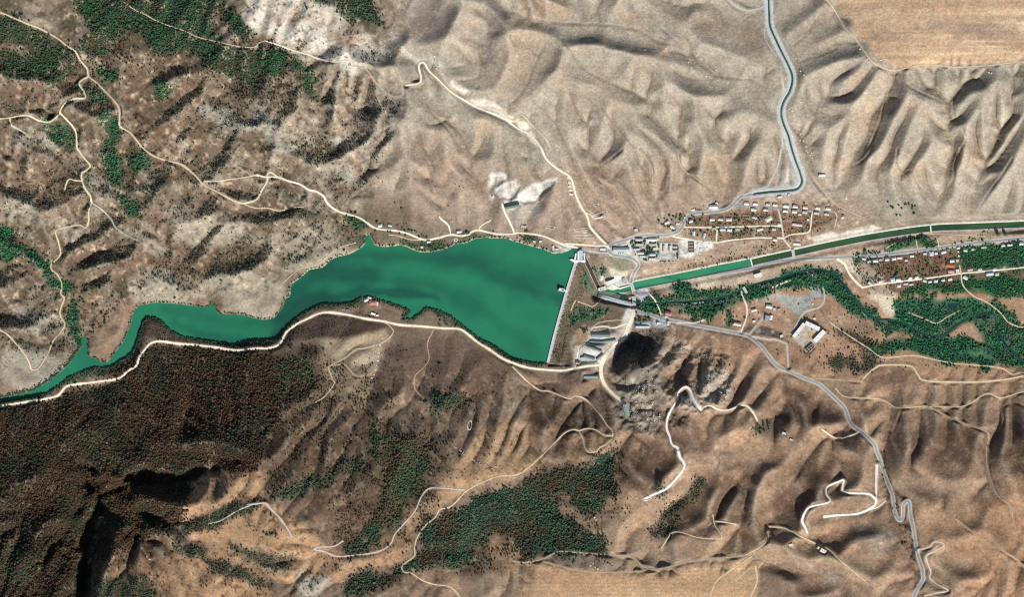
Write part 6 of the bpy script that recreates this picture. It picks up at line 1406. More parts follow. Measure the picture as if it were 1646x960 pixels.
for key in ('tree', 'shrub'):
    L = []
    for v, f in CRS:
        # leaf clumps standing out from the dome make the outline ragged
        rg2 = np.random.default_rng(len(L) + 5)
        vv = [v]; ff = [f]; n0 = len(v)
        for c in range(9):
            p = v[rg2.integers(0, len(v))] * rg2.uniform(.8, 1.05)
            cv_, cf_ = SHAPES[c % 10]
            vv.append(cv_ * rg2.uniform(.2, .38) + p - np.array([0, 0, .1])); ff.append(cf_ + n0); n0 += len(cv_)
        me = np_mesh(key + "_crown", np.concatenate(vv), np.concatenate(ff)); me.materials.append(M[key]); L.append(me)
    CR_MESH[key] = L
def trunk_mesh():
    V, F = [], []
    for k, (z, r) in enumerate(((-.4, .13), (.3, .1), (.9, .06))):
        for a in range(6): V.append((r * math.cos(a * 1.047), r * math.sin(a * 1.047), z))
    for k in range(2):
        for a in range(6):
            F.append((k * 6 + a, k * 6 + (a + 1) % 6, k * 6 + 6 + (a + 1) % 6, k * 6 + 6 + a))
    for ang in (0.4, 2.5, 4.6):       # limbs
        b = len(V); c, s = math.cos(ang), math.sin(ang)
        V += [(.05 * -s, .05 * c, .35), (.05 * s, -.05 * c, .35), (0, 0, .5), (.55 * c, .55 * s, .95)]
        F += [(b, b + 1, b + 3), (b + 1, b + 2, b + 3), (b + 2, b, b + 3)]
    me = bpy.data.meshes.new("trunk"); me.from_pydata(V, [], F); me.materials.append(M['bark']); return me
TRUNK = trunk_mesh()
def plant(kind, x, y, r, label, group):
    z = hz(x, y); rr = r * S
    e = bpy.data.objects.new(kind, None); col.objects.link(e)
    e.location = (X(x), Y(y), z); e.empty_display_size = .5
    e.rotation_euler = (0, 0, random.uniform(0, 6.28))
    tag(e, label, kind, group)
    c = bpy.data.objects.new("crown", random.choice(CR_MESH[kind])); col.objects.link(c); c.parent = e
    hgt = 1.25 if kind == 'tree' else .85
    c.scale = (rr, rr, rr * hgt); c.location = (0, 0, rr * (.75 if kind == 'tree' else .1))
    t = bpy.data.objects.new("trunk", TRUNK); col.objects.link(t); t.parent = e; t.scale = (rr, rr, rr * 1.3)
    return e
# ------------------------------------------------------------------ buildings
MC = {}
def rmat(h, base='painted_roof', rough=.7):
    k = (base, h)
    if k not in MC:
        MC[k] = flat_mat(base, h, rough, .13, .9, raw=np.clip(lin(h) / FLAT * .86, .01, .85))
    return MC[k]
M['plaster'] = flat_mat("pale_plaster_wall", 'd9d0c2', .9, .12, .8)
M['concrete'] = flat_mat("weathered_concrete", 'cfccc3', .9, .12, .5)
M['concrete_white'] = flat_mat("white_concrete", 'eeece5', .85, .08, .5)
M['concrete_grey'] = flat_mat("grey_concrete", 'b3b8bd', .9, .1, .5)
M['concrete_dark'] = flat_mat("wet_shaded_concrete", '3d352f', .8, .15, .4)  # wet floors; the chute's shade is put into this colour as well
M['dark_steel'] = flat_mat("dark_steel", '3a3c3c', .6, .1, .8)
M['brick'] = flat_mat("brick_chimney", 'a0705c', .9, .2, 2)
M['rock'] = flat_mat("pale_rubble_rock", 'd9d3c6', .95, .2, .8)

def box_vf(x0, x1, y0, y1, z0, z1):
    v = [(x0, y0, z0), (x1, y0, z0), (x1, y1, z0), (x0, y1, z0), (x0, y0, z1), (x1, y0, z1), (x1, y1, z1), (x0, y1, z1)]
    f = [(3, 2, 1, 0), (4, 5, 6, 7), (0, 1, 5, 4), (1, 2, 6, 5), (2, 3, 7, 6), (3, 0, 4, 7)]
    return v, f
def join_vf(*parts):
    V, F = [], []
    for v, f in parts:
        b = len(V); V += list(v); F += [tuple(i + b for i in q) for q in f]
    return V, F
def empty(name, x, y, z, rot=0):
    e = bpy.data.objects.new(name, None); col.objects.link(e); e.location = (X(x), Y(y), z); e.rotation_euler = (0, 0, rot); e.empty_display_size = 1
    return e
def gable_vf(L, W, z, rise, over=.5, th=.22, hip=0.0):
    a, b = L / 2 + over, W / 2 + over
    r = a - hip
    top = [(-a, -b, z), (a, -b, z), (a, b, z), (-a, b, z), (-r, 0, z + rise), (r, 0, z + rise)]
    v = [(x, y, q + th) for x, y, q in top] + [(x, y, q) for x, y, q in top]
    f = [(0, 1, 5, 4), (2, 3, 4, 5), (1, 2, 5), (3, 0, 4)] + [(10, 11, 7, 6), (11, 10, 9, 8), (11, 8, 7), (10, 6, 9)] + [(0, 6, 7, 1), (1, 7, 8, 2), (2, 8, 9, 3), (3, 9, 6, 0)]
    return v, f
def building(name, x, y, L, W, ang, h, kind, rc, label, cat, group):
    L *= S; W *= S; z = hz(x, y)
    e = empty(name, x, y, z, math.radians(ang)); tag(e, label, cat, group)
    swap = W > L
    if swap:
        L, W = W, L; e.rotation_euler = (0, 0, math.radians(ang + 90))
    a, b = L / 2, W / 2
    if kind == 'open':
        t = .55
        rooms = max(1, int(round(L / 7)))
        vf = [box_vf(-a, a, -b, -b + t, -2, h), box_vf(-a, a, b - t, b, -2, h), box_vf(-a, -a + t, -b + t, b - t, -2, h - .1), box_vf(a - t, a, -b + t, b - t, -2, h - .1)]
        for i in range(1, rooms):
            xx = -a + 2 * a * i / rooms
            vf.append(box_vf(xx - t / 2, xx + t / 2, -b + t, b - t, -2, h - .5))
        if L > 18: vf.append(box_vf(-a + t, a - t, -t / 2, t / 2, -2, h - .8))
        mesh_obj("wall", *join_vf(*vf), rmat(rc, 'bare_wall'), e)
        mesh_obj("floor", *box_vf(-a + t, a - t, -b + t, b - t, -1, .25), rmat('a08c7a', 'earth_floor'), e)
        return e
    if kind in ('gable', 'hip'):
        rise = min(W * .42, 3.4)
        body = box_vf(-a, a, -b, b, -2, h)
        gab = ([(-a, -b, h), (-a, b, h), (-a, 0, h + rise * .9)], [(0, 1, 2), (2, 1, 0)]); gab2 = ([(a, -b, h), (a, b, h), (a, 0, h + rise * .9)], [(0, 1, 2), (2, 1, 0)])
        mesh_obj("wall", *(join_vf(body, gab, gab2) if kind == 'gable' else body), M['plaster'], e)
        roof = mesh_obj("roof", *gable_vf(L, W, h - .05, rise, .5, .22, b * .8 if kind == 'hip' else 0), rmat(rc), e)
        if cat == 'house' and L > 8:
            mesh_obj("chimney", *box_vf(a * .35, a * .35 + .7, -.35 - b * .3, .35 - b * .3, h + rise * .3, h + rise + .7), M['brick'], roof)
    elif kind == 'mono':
        mesh_obj("wall", *box_vf(-a, a, -b, b, -2, h - .1), M['plaster'], e)
        v, f = box_vf(-a - .4, a + .4, -b - .4, b + .4, h, h + .2)
        v = [(p, q, r + (.7 if q > 0 else 0)) for p, q, r in v]
        mesh_obj("roof", v, f, rmat(rc), e)
    else:
        mesh_obj("wall", *box_vf(-a, a, -b, b, -2, h), M['plaster'], e)
        t = .35
        slab = box_vf(-a - .15, a + .15, -b - .15, b + .15, h + .003, h + .25)
        rim = [box_vf(-a - .15, a + .15, -b - .15, -b - .15 + t, h + .253, h + .8), box_vf(-a - .15, a + .15, b + .15 - t, b + .15, h + .253, h + .8),
               box_vf(-a - .15, -a - .15 + t, -b - .15 + t, b + .15 - t, h + .253, h + .8), box_vf(a + .15 - t, a + .15, -b - .15 + t, b + .15 - t, h + .253, h + .8)]
        roof = mesh_obj("roof", *join_vf(slab, *rim), rmat(rc), e)
        if L > 10:
            mesh_obj("roof_vent", *box_vf(-a * .4, -a * .4 + 1.6, -b * .3, -b * .3 + 1.6, h + .253, h + 1.5), M['concrete'], roof)
            mesh_obj("roof_vent", *box_vf(a * .35, a * .35 + 1.2, b * .1, b * .1 + 1.2, h + .253, h + 1.2), M['concrete'], roof)
    # a door and windows on the long sunny side
    if L > 7:
        mesh_obj("door", *box_vf(-.5, .5, -b - .08, -b - .002, 0, min(2.1, h - .4)), M['dark_steel'], e)
        n = max(2, min(6, int(L / 4)))
        for i in range(n):
            xx = -a + L * (i + .5) / n
            if abs(xx) < 1.3: continue
            mesh_obj("window", *box_vf(xx - .55, xx + .55, -b - .06, -b - .002, 1.0, min(2.2, h - .3)), M['dark_steel'], e)
    return e
BOBJ = {}
for b_ in BLD:
    BOBJ[b_[9]] = building(*b_[:9], b_[9], b_[10], b_[11])
oh = [o for l, o in BOBJ.items() if l.startswith('white outlet house')][0]
for i in (-1, 0, 1):
    mesh_obj("hatch", *box_vf(i * 4.4 - 1.1, i * 4.4 + 1.1, -1.6, 1.2, 6.26, 6.6), M['dark_steel'], oh)
ph = [o for l, o in BOBJ.items() if l.startswith('bright white power')][0]
mesh_obj("crane_hall", *box_vf(-8, 6, 1.2, 5.2, 9.26, 12.5), M['concrete_white'], ph)

# ------------------------------------------------------------------ the dam and its works
def sweep(name, q, sect, mat, parent=None, closed=True, zs=None):
    """a cross-section (offset px east of the line, z) carried along a plan line that runs north to south"""
    t = np.gradient(q, axis=0); t /= np.hypot(t[:, 0], t[:, 1])[:, None]
    nr = np.stack([t[:, 1], -t[:, 0]], 1)     # east of a southward line
    V = []; n = len(q); k = len(sect)
    for i in range(n):
        for off, z in sect:
            V.append((X(q[i, 0] + nr[i, 0] * off), Y(q[i, 1] + nr[i, 1] * off), z + (zs[i] if zs is not None else 0)))
    F = []
    for i in range(n - 1):
        for j in range(k if closed else k - 1):
            a, b = i * k + j, i * k + (j + 1) % k
            F.append((a, b, b + k, a + k))
    if closed:
        F.append(tuple(range(k))); F.append(tuple(range((n - 1) * k, n * k))[::-1])
    o = mesh_obj(name, V, F, mat, None)
    bm = bmesh.new(); bm.from_mesh(o.data); bmesh.ops.recalc_face_normals(bm, faces=bm.faces[:]); bm.to_mesh(o.data); bm.free()
    if parent:
        o.parent = parent; o.matrix_parent_inverse = parent.matrix_world.inverted() if False else mat_inv(parent)
    return o
from mathutils import Matrix
def mat_inv(p):
    return (Matrix.Translation(p.location) @ p.rotation_euler.to_matrix().to_4x4()).inverted()
qd = curve(CREST, 2.0)
dam = empty("dam", 905, 495, 0); tag(dam, "long pale concrete buttress dam closing the green reservoir", "dam")
sweep("wall", qd, [(-2.3, 2.6), (2.0, 2.6), (2.0, -6), (4.0, -46), (-1.0, -46), (-2.3, -20)], M['concrete'], dam)
M['crest'] = flat_mat("grey_crest_roadway", 'c0c3c8', .9, .08, .5)
sweep("crest_road", qd, [(-1.7, 2.85), (1.4, 2.85), (1.4, 2.605), (-1.7, 2.605)], M['crest'], dam)
for o1, o2 in ((-2.3, -1.75), (1.45, 2.0)):
    sweep("parapet", qd, [(o1, 3.7), (o2, 3.7), (o2, 2.61), (o1, 2.61)], M['concrete_white'], dam)
n = 20
for i in range(n):
    u = (i + .7) / (n + .6) * (len(qd) - 1); k = int(u)
    p = qd[k]; t = qd[min(k + 1, len(qd) - 1)] - qd[k - 1 if k else 0]; t = t / np.hypot(*t); e_ = np.array([t[1], -t[0]])
    depth = float(np.interp(p[1], [421, 450, 500, 540, 583], [-14, -30, -40, -28, -10]))
    w = .55
    prof = [(2.0, 1.6), (2.7, 1.6), (2.7 + (-depth) * .17, depth), (2.0, depth)]
    V = []
    for s in (-1, 1):
        for off, z in prof:
            c = p + e_ * off + t * s * w
            V.append((X(c[0]), Y(c[1]), z))
    o = mesh_obj("buttress", V, [(0, 1, 2, 3), (7, 6, 5, 4), (0, 4, 5, 1), (1, 5, 6, 2), (2, 6, 7, 3), (3, 7, 4, 0)], M['concrete'])
    o.parent = dam; o.matrix_parent_inverse = mat_inv(dam)

def abox(parent, name, pts, z0, z1, mat):
    """a prism over a plan outline, world heights, child of parent"""
    n = len(pts)
    V = [(X(x), Y(y), z0) for x, y in pts] + [(X(x), Y(y), z1) for x, y in pts]
    F = [tuple(range(n, 2 * n)), tuple(range(n))[::-1]] + [(i, (i + 1) % n, n + (i + 1) % n, n + i) for i in range(n)]
    o = mesh_obj(name, V, F, mat)
    bm = bmesh.new(); bm.from_mesh(o.data); bmesh.ops.recalc_face_normals(bm, faces=bm.faces[:]); bm.to_mesh(o.data); bm.free()
    if parent: o.parent = parent; o.matrix_parent_inverse = mat_inv(parent)
    return o
def rect(x, y, L, W, ang):
    c, s = math.cos(math.radians(ang)), -math.sin(math.radians(ang))
    return [(x + a * c - b * s, y + a * s + b * c) for a, b in ((-L / 2, -W / 2), (L / 2, -W / 2), (L / 2, W / 2), (-L / 2, W / 2))]
gh = empty("gatehouse", 931, 413, 0); tag(gh, "white spillway gatehouse with blue grey deck at the dam's north end", "gatehouse")
abox(gh, "deck", [(931.5, 402), (937.5, 402.5), (936.5, 418), (931, 418)], 2.2, 3.6, rmat('bdd2e6', 'blue_grey_deck'))
abox(gh, "pier", [(924.5, 407), (927, 407.5), (925.8, 417.5), (923.2, 417.5)], -14, 4.6, M['concrete_white'])
abox(gh, "pier", [(928.6, 404), (931.2, 404), (931.0, 417.5), (928.2, 417.5)], -14, 4.8, M['concrete_white'])
abox(gh, "pier", [(937.8, 407), (939.8, 407.5), (941, 418), (938.6, 418)], -16, 4.4, M['concrete_white'])
abox(gh, "gate", [(927.1, 410), (928.5, 410), (928.3, 411.2), (926.9, 411.2)], -10, 3.6, M['dark_steel'])
abox(gh, "gate", [(926.6, 414), (928.3, 414), (928.3, 415.2), (926.4, 415.2)], -10, 3.6, M['dark_steel'])
abox(gh, "gate", [(936.8, 410), (937.8, 410), (938.2, 413), (936.8, 413)], -10, 2.1, M['dark_steel'])
abox(gh, "wing_wall", [(915, 417.2), (919, 416.2), (924, 418), (931, 418.2), (940, 418.2), (942, 421), (938, 422.5), (931, 420.6), (929, 422.6), (923, 422.4), (919, 419.4)], -14, 4.2, M['concrete_white'])
it = empty("intake_tower", 902.5, 466.3, 0); tag(it, "grey intake tower standing in the reservoir against the dam", "intake tower")
abox(it, "shaft", rect(902.4, 465.9, 10, 5.6, -14), -20, 7.5, M['concrete_grey'])
abox(it, "hoist_cabin", rect(900.6, 465.4, 3.2, 3.6, -14), 7.503, 11, M['concrete_white'])
abox(it, "hatch", rect(904.2, 466.4, 1.8, 1.6, -14), 7.503, 8.0, M['dark_steel'])
abox(it, "walkway", rect(909.4, 467.9, 6.6, 2.2, -14), 2.4, 3.2, M['concrete_white'])
sp = empty("spillway_chute", 950.5, 438, -25); tag(sp, "long dark spillway chute running down from the gatehouse", "spillway")
qs2 = curve([(938.5, 412), (962.3, 462.5)], 2.0); z2 = np.linspace(-3, -47, len(qs2))
sweep("floor", qs2, [(-3.0, -3.6), (3.0, -3.6), (3.0, -6), (-3.0, -6)], M['concrete_dark'], sp, zs=z2)
for o1, o2 in ((-3.6, -3.0), (3.0, 3.4)):
    sweep("side_wall", qs2, [(o1, 2.6), (o2, 2.6), (o2, -6), (o1, -6)], M['concrete'], sp, zs=z2)
# stilling basin
sb = empty("stilling_basin", 990, 480, -52); tag(sb, "concrete stilling basin with long dark water lanes below the dam", "stilling basin")
qb2 = curve([(962, 472.5), (975, 474.5), (992, 479), (1003, 482), (1018, 484.6)], 1.5)
zb = np.linspace(-50.5, -56, len(qb2))
def lane(off0, off1, a, b, name, mat, z0, z1, parent):
    q = qb2[int(a * (len(qb2) - 1)):int(b * (len(qb2) - 1)) + 1]; zz = zb[int(a * (len(qb2) - 1)):int(b * (len(qb2) - 1)) + 1]
    return sweep(name, q, [(off0, z1), (off1, z1), (off1, z0), (off0, z0)], mat, parent, zs=zz)
lane(-5.5, 8.5, 0, 1, "floor", M['concrete_dark'], -3.5, .6, sb)
for off in (4.2, 1.2, -2.0, -5.0):
    lane(off, off + .55, 0, .62 if off > 0 else .95, "divider_wall", M['concrete'], .603, 4.2, sb)
abox(sb, "apron", [(960, 475.5), (971, 474.5), (992, 481.5), (1004, 485), (1018, 488.5), (1017, 494), (1000, 490), (975, 484)], -60, -50.2, M['concrete_grey'])
lane(-4.0, 8.0, .02, .99, "tailrace_water", M['river'], .61, .9, None)["kind"] = "structure"
# bridges and weirs
def bridge(x, y, L, W, ang, z, label, group="concrete bridges"):
    b = empty("bridge", x, y, z); tag(b, label, "bridge", group)
    abox(b, "deck", rect(x, y, L, W, ang), z - 1.2, z, M['asphalt_old'])
    c, s = math.cos(math.radians(ang)), -math.sin(math.radians(ang))
    for k in (-1, 1):
        abox(b, "parapet", rect(x - s * k * (W / 2 + .25), y + c * k * (W / 2 + .25), L, .5, ang), z - 1.2, z + 1.0, M['concrete_white'])
    for k in (-.32, .32):
        abox(b, "pier", rect(x + c * L * k, y + s * L * k, .8, W * .9, ang), z - 9, z - 1.203, M['concrete'])
bridge(1016.6, 461.5, 16, 4.2, -74, ZA + 4.2, "grey road bridge over the head of the green canal")
bridge(1019.6, 484, 15, 4.2, -88, ZA + 3.4, "road bridge over the dark tailrace south of the pink roofed house")
bridge(1275.8, 407, 13, 3.4, -80, ZB + 4.0, "narrow pale bridge carrying the village road over the dark canal")
bridge(1198.2, 466.5, 11, 2.8, -60, float(zr[len(zr)//4]) + 5.0, "small pale bridge over the river on the farm track")
def weir(x, y, ang, W, z, label):
    b = empty("canal_gate", x, y, z); tag(b, label, "canal gate", "canal gates")
    abox(b, "deck", rect(x, y, 1.8, W, ang), z + 2.4, z + 3.1, M['concrete_white'])
    c, s = math.cos(math.radians(ang)), -math.sin(math.radians(ang))
    for k in (-.48, -.16, .16, .48):
        abox(b, "pier", rect(x - s * W * k, y + c * W * k, 2.6, .7, ang), z - 3, z + 2.397, M['concrete'])
    for k in (-.32, 0, .32):
        abox(b, "sluice", rect(x - s * W * k, y + c * W * k, .35, W * .24, ang), z - 3, z + 1.6, M['dark_steel'])
weir(1208.4, 421.6, 14, 14, ZA, "pale sluice gate across the canal where the green water turns dark")
weir(1497, 366.6, 6, 12, ZB, "sluice gate across the dark canal above the eastern highway")
# headrace wing beside the power station
hb = empty("outlet_wall", 990, 462, -47); tag(hb, "white retaining wall along the green outlet pool of the power station", "retaining wall")
abox(hb, "wall", [(983, 458.5), (985, 457), (995.5, 463), (1012, 458.5), (1013, 460), (996, 465.4)], -54, -44.5, M['concrete_white'])
poly_sheet("outlet_water", [(981, 460), (984.5, 457.5), (996, 464), (1000, 470), (975, 473), (970, 470.5), (978, 466)], ZA + .3, M['canal'])

# ------------------------------------------------------------------ walls, slabs, heaps
def wall_line(name, pts, h, th, mat, label, cat, group=None, closed=False):
    q = curve(pts, 1.5) if len(pts) > 2 and not closed else np.array(pts + ([pts[0]] if closed else []), float)
    if closed or len(pts) == 2:
        out = []
        for i in range(len(q) - 1):
            m = max(2, int(np.hypot(*(q[i + 1] - q[i])) / 1.5) + 1)
            out.append(q[i] + (q[i + 1] - q[i]) * np.linspace(0, 1, m)[:, None])
        q = np.vstack(out)
    z = sample(H, q[:, 0], q[:, 1]); t = np.gradient(q, axis=0); t /= np.hypot(t[:, 0], t[:, 1])[:, None] + 1e-9
    nr = np.stack([-t[:, 1], t[:, 0]], 1) * th / 2; V = []
    for i in range(len(q)):
        for s, dz in ((-1, h), (1, h), (1, -1.5), (-1, -1.5)):
            V.append((X(q[i, 0] + s * nr[i, 0]), Y(q[i, 1] + s * nr[i, 1]), z[i] + dz))
    F = [(i * 4 + j, i * 4 + (j + 1) % 4, i * 4 + 4 + (j + 1) % 4, i * 4 + 4 + j) for i in range(len(q) - 1) for j in range(4)]
    F += [(0, 1, 2, 3), tuple(len(V) - 4 + k for k in (3, 2, 1, 0))]
    o = mesh_obj(name, V, F, mat)
    bm = bmesh.new(); bm.from_mesh(o.data); bmesh.ops.recalc_face_normals(bm, faces=bm.faces[:]); bm.to_mesh(o.data); bm.free()
    return tag(o, label, cat, group)
W_ = wall_line
W_("yard_wall", [(1062, 391), (1090.5, 391), (1090.5, 418), (1062, 418)], 2.2, .6, M['concrete_white'], "white wall round the workshop yard and its grey parade ground", "wall", None, True)
W_("yard_wall", [(931, 567), (932, 562), (936, 558), (941, 556), (945, 555.5)], 1.8, .7, M['concrete_grey'], "curved grey wall round the depot's north-west corner", "wall")
W_("boundary_wall", [(1266, 547), (1274, 536), (1283, 526)], 2, .6, M['concrete_white'], "white wall on the west side of the courtyard complex", "wall") if False else None
for i, (x, y) in enumerate([(914, 286), (915.6, 294), (916.4, 300.2), (917, 306), (918, 312.4)]):
    z = max(hz(x - 3, y), hz(x + 3, y), hz(x, y))
    o = abox(None, "concrete_slab", rect(x, y, 5.6, 3.4, -12), z - 2.5, z + .5, rmat('f4ead6', 'cream_slab'))
    tag(o, "cream concrete slab beside the hill track, %s from the north in a row of five" % ORD[i], "slab", "row of five cream slabs")
RN = [([(879.5,362),(892,364.5),(891,368.5),(878.5,366)], "comb-shaped low ruin wall above the dam's north end"), ([(923,368),(945,366),(946,369.4),(924,371.4)], "upper long ruin outline west of the hill track"), ([(924,377.6),(954,376.6),(954.5,381.5),(924,383)], "lower long ruin outline north of the dam road"),
      ([(951,346),(974,338),(977,341),(965,349),(953,351)], "cream walled pit east of the hill track"), ([(953,328.5),(961,326.5),(962,330),(954,332)], "small ruin outline on the slope above the cream walled pit")]
for pts, lb in RN: W_("ruin_wall", pts, 1.6, .9, rmat('dfd6c2', 'cream_masonry'), lb, "ruin", None, True)
EMP = [(772,746,150),(786,743,200),(791,756,320),(797,749,60),(761,738.5,140),(746,729,150),(741,724,150),(733,719,140)]
for i, (x, y, a) in enumerate(EMP):
    t0 = math.radians(a)
    pts = [(x + 2.4 * math.cos(t0 + k), y + 2.0 * math.sin(t0 + k)) for k in np.linspace(-1.9, 1.9, 7)]
    W_("earth_revetment", pts, 1.5, .9, rmat('e6d9c2', 'cream_earth'), "small U-shaped cream bank on the tan slope, %s of eight from the north-west" % ORD[[7,6,5,4,3,2,1,0].index(i) if False else sorted(range(8), key=lambda j: EMP[j][0]).index(i)], "bank", "U-shaped banks on the tan slope")
W_("ring_wall", [(752.5,690),(751,685),(754,678),(757,676),(758.5,682),(757,689),(754.5,692)], 1.4, 1.0, M['rock'], "pale stone ring on the brown slope south of the lake", "stone ring", None, True)
W_("ring_wall", [(730,384),(733,383),(735.5,385.5),(734,388.4),(731,388)], 1.6, .9, M['concrete_white'], "white stone ring at the north shore", "stone ring", None, True)
W_("ring_wall", [(1034,802),(1038,799.5),(1044,799),(1047,801.5),(1042,804.5),(1036,805)], 1.5, 1.0, M['concrete_white'], "white walled platform at the end of the chalk track", "platform", None, True)
W_("river_levee", [(1242,462.5),(1256,456.6),(1271,450)], 2.2, 3.0, rmat('efe6cf', 'cream_gravel'), "bright cream gravel levee beside the river woods", "levee")
# spoil heaps and rock piles, each one a thing
def heap_mesh(seed):
    v, f = crown_shape(2, seed, .5)
    v = v * np.array([1, 1, .55]); v[:, 2] -= .1
    me = np_mesh("heap", v, f, None, smooth=False); me.materials.append(M['rock']); return me
HEAPS = [heap_mesh(200 + i) for i in range(5)]
def heap(x, y, r, label, group, kind='spoil_heap'):
    o = bpy.data.objects.new(kind, HEAPS[int(x * 7 + y) % 5]); col.objects.link(o)
    o.location = (X(x), Y(y), hz(x, y)); o.scale = (r * S, r * S * .75, r * S * .7); o.rotation_euler = (0, 0, (x * 3.7 + y) % 6.28)
    return tag(o, label, 'heap', group)
HP = [("pale spoil heap among the cluster on the northern hill spur", "spoil heaps on the northern spur", 824, 0, "985,310 1165,325 1195,345 1215,375 1130,400 1150,435 1255,425 1310,450 1215,480 1245,490 1280,500 1320,515 1110,325 1185,355 850,320", 1.7),
 ("cream spoil heap in the line east of the upper canal", "spoil heaps east of the upper canal", 1236, 0, "170,375 205,455 225,480 220,545 215,590 205,655 130,700 150,710 160,745 170,770 185,800 195,830 205,860 225,905 240,940 155,790 180,850 200,900", 1.8),
 ("pale heap beside the canal corner's eastern bank", "heaps beside the canal corner", 1236, 240, "250,15 270,35 280,55 240,5 285,70 275,20", 1.6),
 ("white boulder on the burnt ridge beside the upper track", "white boulders on the burnt ridge", 412, 0, "870,205 905,240 935,300 970,330 1000,350 1110,335 1150,390 1170,425 1145,360 1125,310 1160,440", 1.7),
 ("white rock heap in the pale gully south of the lake", "rock heaps in the pale gully", 412, 480, "795,300 790,350 785,375 780,400 770,430 765,460 755,490 740,510", 1.9),
 ("white stone pile on the rim of the tilled plateau", "stone piles on the plateau rim", 1236, 0, "585,315 630,380 720,385 1415,465 1430,470", 1.7),
 ("white stone pile on the southern plateau", "stone piles on the southern plateau", 824, 720, "525,450 535,465 515,745 530,770 545,780 500,760 275,680 100,735 300,672", 1.7),
 ("pale rubble heap beside the roofless building in the settlement", "rubble heaps in the settlement", 824, 240, "1190,610 1210,640 1230,600 1250,635 1265,610 1180,650 1205,670", 2.4),
 ("white rock on the brown spur near the canyon", "white rocks near the canyon", 0, 720, "1210,320 1172,355 1185,385 945,700 965,720 990,795", 1.6)]
for lb, gr, ox, oy, s, r in HP:
    for (x, y) in PL(ox, oy, s): heap(x, y, r * random.uniform(.8, 1.25), lb, gr)
hp1 = heap(799, 800, 1.0, "x", None); bpy.data.objects.remove(hp1)
heap(1360, 318, 3.2, "elongated white gravel mound on the slope above the village", None, 'gravel_mound')
heap(792.5, 316, 3.4, "round white mound west of the quarry terrace", None, 'gravel_mound')
heap(842, 211, 3.0, "white gravel mound beside the hill track's wide bend", None, 'gravel_mound')
heap(1307.5, 488.5, 2.6, "cream gravel mound on the grey yard", None, 'gravel_mound')
tk = empty("water_tank", 1355, 349.8, hz(1355, 349.8)); tag(tk, "round cream water tank on the slope east of the village", "tank")
def cyl_vf(r, z0, z1, n=16, r2=None):
    r2 = r if r2 is None else r2
    V = [(r * math.cos(6.2832 * i / n), r * math.sin(6.2832 * i / n), z0) for i in range(n)] + [(r2 * math.cos(6.2832 * i / n), r2 * math.sin(6.2832 * i / n), z1) for i in range(n)]
    return V, [tuple(range(n, 2 * n)), tuple(range(n))[::-1]] + [(i, (i + 1) % n, n + (i + 1) % n, n + i) for i in range(n)]
mesh_obj("shell", *cyl_vf(3.2, -1, 3), M['plaster'], tk); mesh_obj("lid", *cyl_vf(3.3, 3.003, 3.9, 16, .6), rmat('f3e8d6'), tk)
# loose pale rock on the cliff: nobody could count it
def rock_stuff(name, polys, sp, den, seed, hexes, r0, r1):
    pts = scatter(polys, sp, den, seed, 6); rg = np.random.default_rng(seed); x, y = pts[:, 0], pts[:, 1]
    pc = np.array([alb(h) for h in hexes])
    crowns_mesh(name, x, y, rg.uniform(r0, r1, len(x)), pc[rg.integers(0, len(pc), len(x))] * rg.uniform(.8, 1.15, (len(x), 1)), seed, .35)
rock_stuff("rubble", [[(1005,608),(1050,605),(1062,640),(1060,690),(1025,696),(1010,650)],[(1122,598),(1140,586),(1178,600),(1172,640),(1160,652),(1138,640)],[(1060,545),(1085,540),(1100,565),(1065,585)],[(1120,560),(1150,570),(1130,590)]], 2.8, .2, 61, ['d9d2c4','c4bdb0','8f8a80','e6dfd2'], .5, 1.3)
rock_stuff("rubble", [[(400,5),(470,0),(600,60),(640,90),(560,110),(480,98),(430,66)],[(310,160),(380,180),(440,215),(400,222),(330,195)],[(560,100),(600,95),(600,125),(565,125)]], 3.6, .3, 62, ['e6ddd0','d2c9bb','b9ad9c'], .5, 1.2)

# ------------------------------------------------------------------ trees and shrubs one can tell apart
def grove(kind, poly, n, r0, r1, label, group, seed, gap=1.9):
    rg = np.random.default_rng(seed); p = np.array(poly); got = []; tries = 0
    while len(got) < n and tries < n * 60:
        tries += 1
        x, y = rg.uniform(*[(p[:, 0].min(), p[:, 0].max()), (p[:, 1].min(), p[:, 1].max())][0]), rg.uniform(p[:, 1].min(), p[:, 1].max())
        a, b = np.array([x]), np.array([y])
        if not inside(poly, a, b)[0] or blocked(a, b)[0]: continue
        if any((x - u) ** 2 + (y - v) ** 2 < gap * gap for u, v in got): continue
        if any(abs(x - q[1]) < q[3] * .55 + 1 and abs(y - q[2]) < max(q[4], 3) * .6 + 1 for q in BLD): continue
        got.append((x, y))
    for x, y in got: plant(kind, x, y, rg.uniform(r0, r1), label, group)
grove('tree', [(1095,345),(1250,340),(1262,372),(1250,378),(1110,380)], 62, 1.0, 1.9, "dark green garden tree among the houses of the northern village", "garden trees of the northern village", 1)
grove('tree', [(1012,380),(1060,380),(1060,420),(1036,420),(1012,404)], 34, 1.1, 1.9, "dark tree between the white settlement blocks", "trees between the settlement blocks", 2)
for i in range(8): plant('tree', 1089.6 + .3 * (i % 2), 397 + i * 2.5, 1.5, "dark tree in the row along the workshop yard's east wall", "tree row along the yard wall")
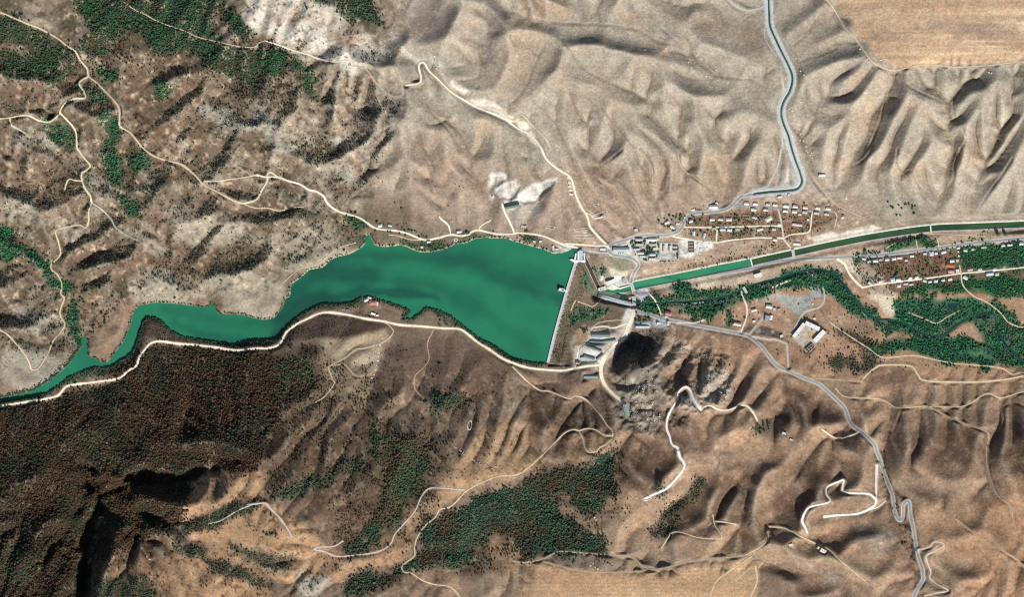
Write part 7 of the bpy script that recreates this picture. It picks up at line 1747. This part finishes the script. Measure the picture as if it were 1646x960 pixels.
for x in (1063, 1065.5, 1068, 1070.5, 1075, 1077, 1082, 1087): plant('tree', x, 419.6, 1.2, "dark tree in the row south of the workshop yard", "tree row south of the yard")
grove('tree', [(1055,352),(1095,342),(1100,352),(1085,372),(1070,370)], 20, 1.1, 1.9, "dark tree on the slope inside the main road bend", "trees inside the road bend", 3)
grove('tree', [(560,350),(610,355),(640,362),(690,378),(690,384),(640,378),(600,372),(560,362)], 24, 1.0, 1.7, "dark tree beside the north shore road", "trees beside the north shore road", 4)
grove('tree', [(1095,420),(1190,405),(1240,398),(1250,404),(1180,425),(1100,436)], 22, .9, 1.6, "dark tree on the bare slope above the green canal", "trees above the green canal", 5)
grove('tree', [(1425,325),(1450,318),(1480,335),(1465,350),(1430,345)], 14, 1.2, 2.0, "dark tree in the open clump on the slope above the dark canal", "clump above the dark canal", 6)
grove('tree', [(1022,512),(1045,510),(1050,520),(1024,523)], 10, 1.2, 2.0, "dark tree south of the road junction below the cliff", "trees south of the junction", 7)
grove('tree', [(930,525),(948,532),(945,540),(938,536)], 6, 1.1, 1.7, "dark tree at the depot's north-west corner", "trees at the depot corner", 8)
grove('tree', [(1400,418),(1540,404),(1540,440),(1410,455)], 46, 1.0, 1.8, "dark fruit tree in the brown gardens of the eastern village", "fruit trees of the eastern village", 9)
grove('tree', [(1215,684),(1235,680),(1240,692),(1222,698)], 10, 1.3, 2.1, "green tree of the spring grove in the southern hills", "spring grove", 10)
for x, y, r, lb in ((1392, 404, 2.2, "solitary dark tree between the canal and the highway"), (1605, 377, 3.0, "large dark tree north of the highway near the east edge"), (1617, 376.5, 2.6, "broad dark tree just east of the largest tree north of the highway"), (1580, 386, 2.0, "dark tree north of the highway, west of the two large ones")):
    plant('tree', x, y, r, lb, None)
for i in big:
    x, y = sp_all[i]
    reg = ("north-western hills", "dry hills north-west of the lake") if x < 640 and y < 500 else ("northern slopes", "slopes north of the settlement") if y < 470 else ("southern woods' edge", "open slopes beside the southern woods") if x < 950 else ("south-eastern hills", "hills south-east of the dam")
    plant('shrub', x, y, sp_r[i] * 1.1, "dark olive shrub standing alone on the " + reg[1], "shrubs on the " + reg[0])
